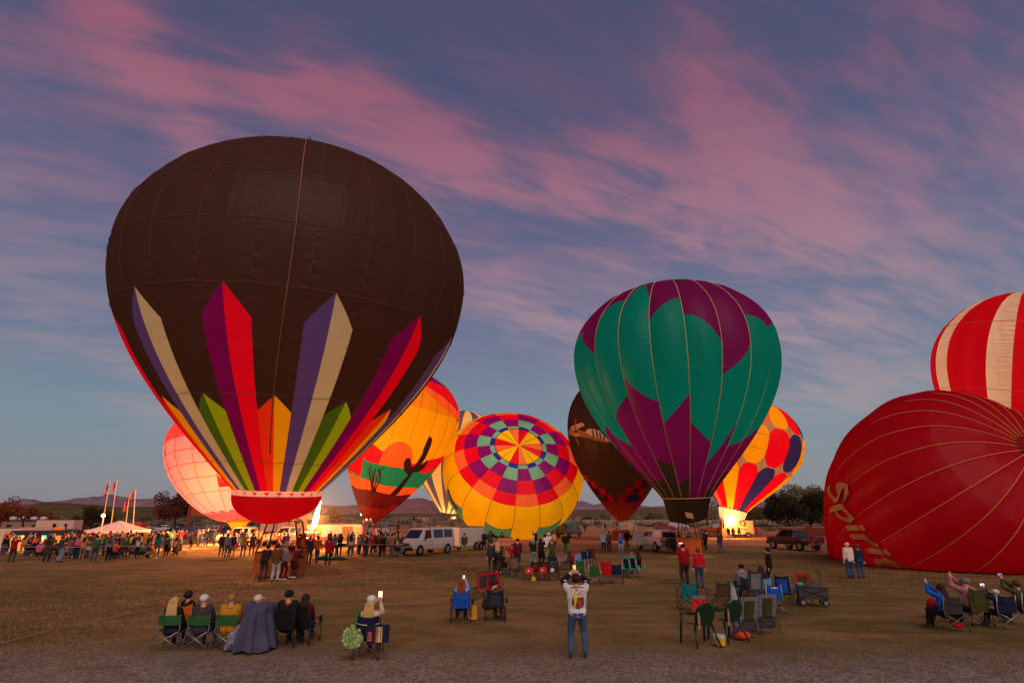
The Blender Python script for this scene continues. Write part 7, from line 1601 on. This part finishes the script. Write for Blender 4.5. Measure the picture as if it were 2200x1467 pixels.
wh = ('far left of the fire lit group', 'in front of the flame frame', 'in the middle of the fire lit group', 'stooping beside the green ground cloth', 'in front of the green ground cloth', 'left under the mural trailer', 'right under the mural trailer', 'with a dark backpack by the mural trailer door')
for a, w_ in zip(six, wh): person(G(a[0], a[1]), a[2], a[3], a[4], a[5], a[6], a[7], 'person in %s top %s' % (a[4], w_), 1.76, group=MG)

# ------------------------------------------------------------------ the crowd
rc = random.Random(21); used = set()
tops = ['black', 'charcoal', 'navy', 'maroon', 'red', 'crimson', 'brown', 'olive', 'grey', 'denim', 'purple', 'tan', 'beige', 'teal', 'pink', 'mustard', 'skyblue', 'orange', 'yellow', 'green']
wts = [9, 7, 7, 5, 6, 4, 5, 3, 5, 3, 2, 3, 3, 2, 2, 2, 2, 2, 1, 2]
bots = ['jeans', 'black', 'charcoal', 'denim', 'khaki', 'navy', 'brown', 'grey']; hrs = ['darkbrown', 'brown', 'blond', 'black', 'grey', 'auburn', 'red', 'white', 'navy']
PT = dict(stand='standing', pocket='hands in pockets', fold='arms folded', photo='taking a photo', wave='raising one arm', walk='walking', sit='seated', sitphoto='seated and filming')
def crowd(x0, x1, y0, y1, n, poses, anchors, group, hr=(1.55, 1.85)):
    placed = []
    for _ in range(n):
        for _try in range(30):
            px = rc.uniform(x0, x1); py = rc.uniform(y0, y1); p = G(px, py)
            if all((p - q).length > .62 for q in placed): break
        placed.append(p); pose = rc.choice(poses)
        an = interp_anchor(px, anchors); side_ = 'in the back rows' if py < y0 + (y1 - y0) * .4 else 'near the front'
        for _try in range(200):
            top = rc.choices(tops, wts)[0]; bt = rc.choice(bots); hc = rc.choice(hrs); fem = rc.random() < .45; hair = rc.choice(['short', 'cap']) if not fem else rc.choice(['long', 'short'])
            hd = ('%s cap' if hair == 'cap' else '%s hair') % {'darkbrown': 'dark brown'}.get(hc, hc)
            lb = '%s, %s top, %s trousers, %s %s' % (hd, {'skyblue': 'sky blue'}.get(top, top), bt, PT[pose], an)
            if lb not in used: break
        used.add(lb)
        # everybody looks towards the fires
        rz = rc.gauss(0, .8) + (0 if py > 1160 else 3.0)
        person(p, rz, pose, top, bt, hair, hc, lb, rc.uniform(*hr), fem, group=group, skin=rc.choice((0, 0, 1, 2)), near=False, shoe=rc.choice(('charcoal', 'white', 'brown')))
def interp_anchor(px, A_):
    for lim, a in A_:
        if px < lim: return a
    return A_[-1][1]
LA = [(70, 'before the food stand'), (135, 'before the dark awning'), (190, 'left of the canopy'), (235, 'by the canopy left corner'), (275, 'under the canopy peak'), (310, 'by the rightmost flagpole'), (360, 'left of the signboard posts'), (420, 'at the first signboard post'), (470, 'at the middle signboard post'), (560, 'at the pink balloon basket'), (640, 'beside the cream pickup'), (700, 'round the flame frame'), (790, 'before the desert balloon basket'), (870, 'left of the white van')]
ST = ['stand', 'pocket', 'photo', 'photo', 'fold', 'wave']; LC = 'crowd behind the barrier line'
crowd(0, 130, 1187, 1194, 15, ST, LA, LC); crowd(30, 190, 1194, 1200, 16, ['sit', 'sit', 'sitphoto'], LA, LC)
crowd(130, 330, 1182, 1194, 50, ST, LA, LC); crowd(120, 320, 1194, 1201, 16, ['sit', 'stand', 'photo', 'sit'], LA, LC)
crowd(300, 420, 1168, 1184, 24, ST, LA, LC); crowd(300, 380, 1186, 1196, 9, ['sit', 'sitphoto', 'stand'], LA, LC)
crowd(415, 470, 1166, 1176, 9, ST, LA, LC); crowd(480, 560, 1168, 1182, 13, ST, LA, LC)
crowd(590, 690, 1172, 1186, 20, ST, LA, LC); crowd(690, 760, 1180, 1190, 5, ST, LA, LC)
crowd(762, 862, 1184, 1196, 26, ST, LA, 'crowd left of the white van'); crowd(765, 860, 1168, 1178, 10, ST, LA, 'crowd left of the white van')
solo = [(22, 1207, 'photo', 'crimson', 'charcoal', 'cap', 'grey', 'in red check shirt and wide dark trousers, in front of the barrier line'), (97, 1206, 'photo', 'olive', 'black', 'long', 'darkbrown', 'in long olive coat with bare ankles, before the barrier line'), (124, 1207, 'photo', 'charcoal', 'paledenim', 'short', 'brown', 'in charcoal top and pale jeans before the line'),
        (200, 1204, 'pocket', 'green', 'jeans', 'short', 'darkbrown', 'in dark green jacket and jeans before the canopy'), (230, 1204, 'stand', 'grey', 'black', 'long', 'brown', 'in grey sweater with small black bag before the canopy'), (244, 1199, 'stand', 'navy', 'black', 'short', 'brown', 'in dark navy jacket right of the grey sweater'), (316, 1196, 'pocket', 'charcoal', 'jeans', 'short', 'grey', 'in charcoal shirt where the barrier line ends'), (6, 1186, 'wave', 'red', 'crimson', 'short', 'darkbrown', 'in bright red jacket at the left edge of the photo')]
for px, py, pose, top, bt, hr_, hc, lb in solo: person(G(px, py), .1 + rc.gauss(0, .3), pose, top, bt, hr_, hc, 'person ' + lb, 1.76, hr_ == 'long', coat='coat' if 'long olive' in lb else None, group=MG)
far_ = [(1232, 1145), (1239, 1145), (1246, 1146), (1257, 1145), (1301, 1142), (855, 1143), (892, 1140), (922, 1146), (940, 1146), (1692, 1119), (1706, 1118), (1713, 1120), (1737, 1119), (1742, 1118), (1728, 1119), (1567, 1160), (1577, 1158), (1545, 1151), (1318, 1158), (1590, 1155), (1665, 1112)]
fl_ = ['navy person first of four standing right of the yellow balloon', 'dark person second of four standing right of the yellow balloon', 'tan person third of four standing right of the yellow balloon', 'rust person last of four standing right of the yellow balloon', 'lone dark figure on the dirt left of the black balloon basket',
       'figure on the dirt left above the white van', 'figure in yellow above the crowd left of the white van', 'dark figure above the white van windscreen', 'glowing figure above the white van roof', 'figure in white and red on the right bank', 'figure in grey on the right bank', 'figure in yellow on the right bank', 'dark figure under the right tree', 'pale figure under the right tree', 'small turquoise figure on the right bank',
       'crew member left of the glowing skirt balloon basket', 'crew member bending at the glowing skirt basket', 'crew member beside the dark bronze pickup', 'crew member in yellow at the black balloon basket', 'crew member between basket and straw trailer', 'tiny yellow figure beyond the right fence']
for (px, py), lb, top in zip(far_, fl_, ['navy', 'black', 'tan', 'maroon', 'navy', 'maroon', 'mustard', 'brown', 'orange', 'white', 'grey', 'yellow', 'black', 'tan', 'turquoise', 'black', 'red', 'crimson', 'yellow', 'orange', 'yellow']):
    person(G(px, py), rc.uniform(-.8, .8), rc.choice(['stand', 'pocket', 'wave']), top, rc.choice(bots), rc.choice(['short', 'cap']), rc.choice(hrs), lb, 1.74, near=False, group='distant people')
# balloon A's basket
nb = names()
_, tca = basket_kit(None, A_CENTER, 2.3, 1.5, 1.15, mat('wicker_gold', (176, 92, 28), .8, noise=.35, nscale=12, bump=.4), mat('padded_brown', (120, 56, 26), .8), 2.3, env=EA, cable_m=mat('cable_red', (170, 20, 30), .6))
for x in (-.72, -.1, .55):
    B('strap', MB().tube([A_CENTER + Vector((x, -.82, .08)), A_CENTER + Vector((x * .97, -.81, 1.2))], .03, 6), mat('strap_gold', (220, 160, 90), .7))
bpy.context.view_layer.update(); adopt(A, nb)
plight(tca + Vector((0, 0, .5)), 60, .3, FIRE)
plight(G(512, 1163) + Vector((0, -2.8, 1.6)), 11000, .5, (1, .36, .09)); plight(G(392, 1176) + Vector((0, -1, 2.8)), 5500, .8, (1, .36, .09))  # orange fill lights added in front of basket and crowd for ground glow
plight(G(974, 1152) + Vector((0, -.6, 3.2)), 250, .4, (1, .6, .25)); plight(G(1562, 1153) + Vector((.3, -1.4, 2.3)), 1700, .5, (1, .6, .2)); plight(G(1340, 1160) + Vector((0, -.5, 3)), 60, .3, FIRE)
plight(G(400, 1168) + Vector((0, 0, 5)), 1100, 1.5, (1, .45, .15)) if False else None
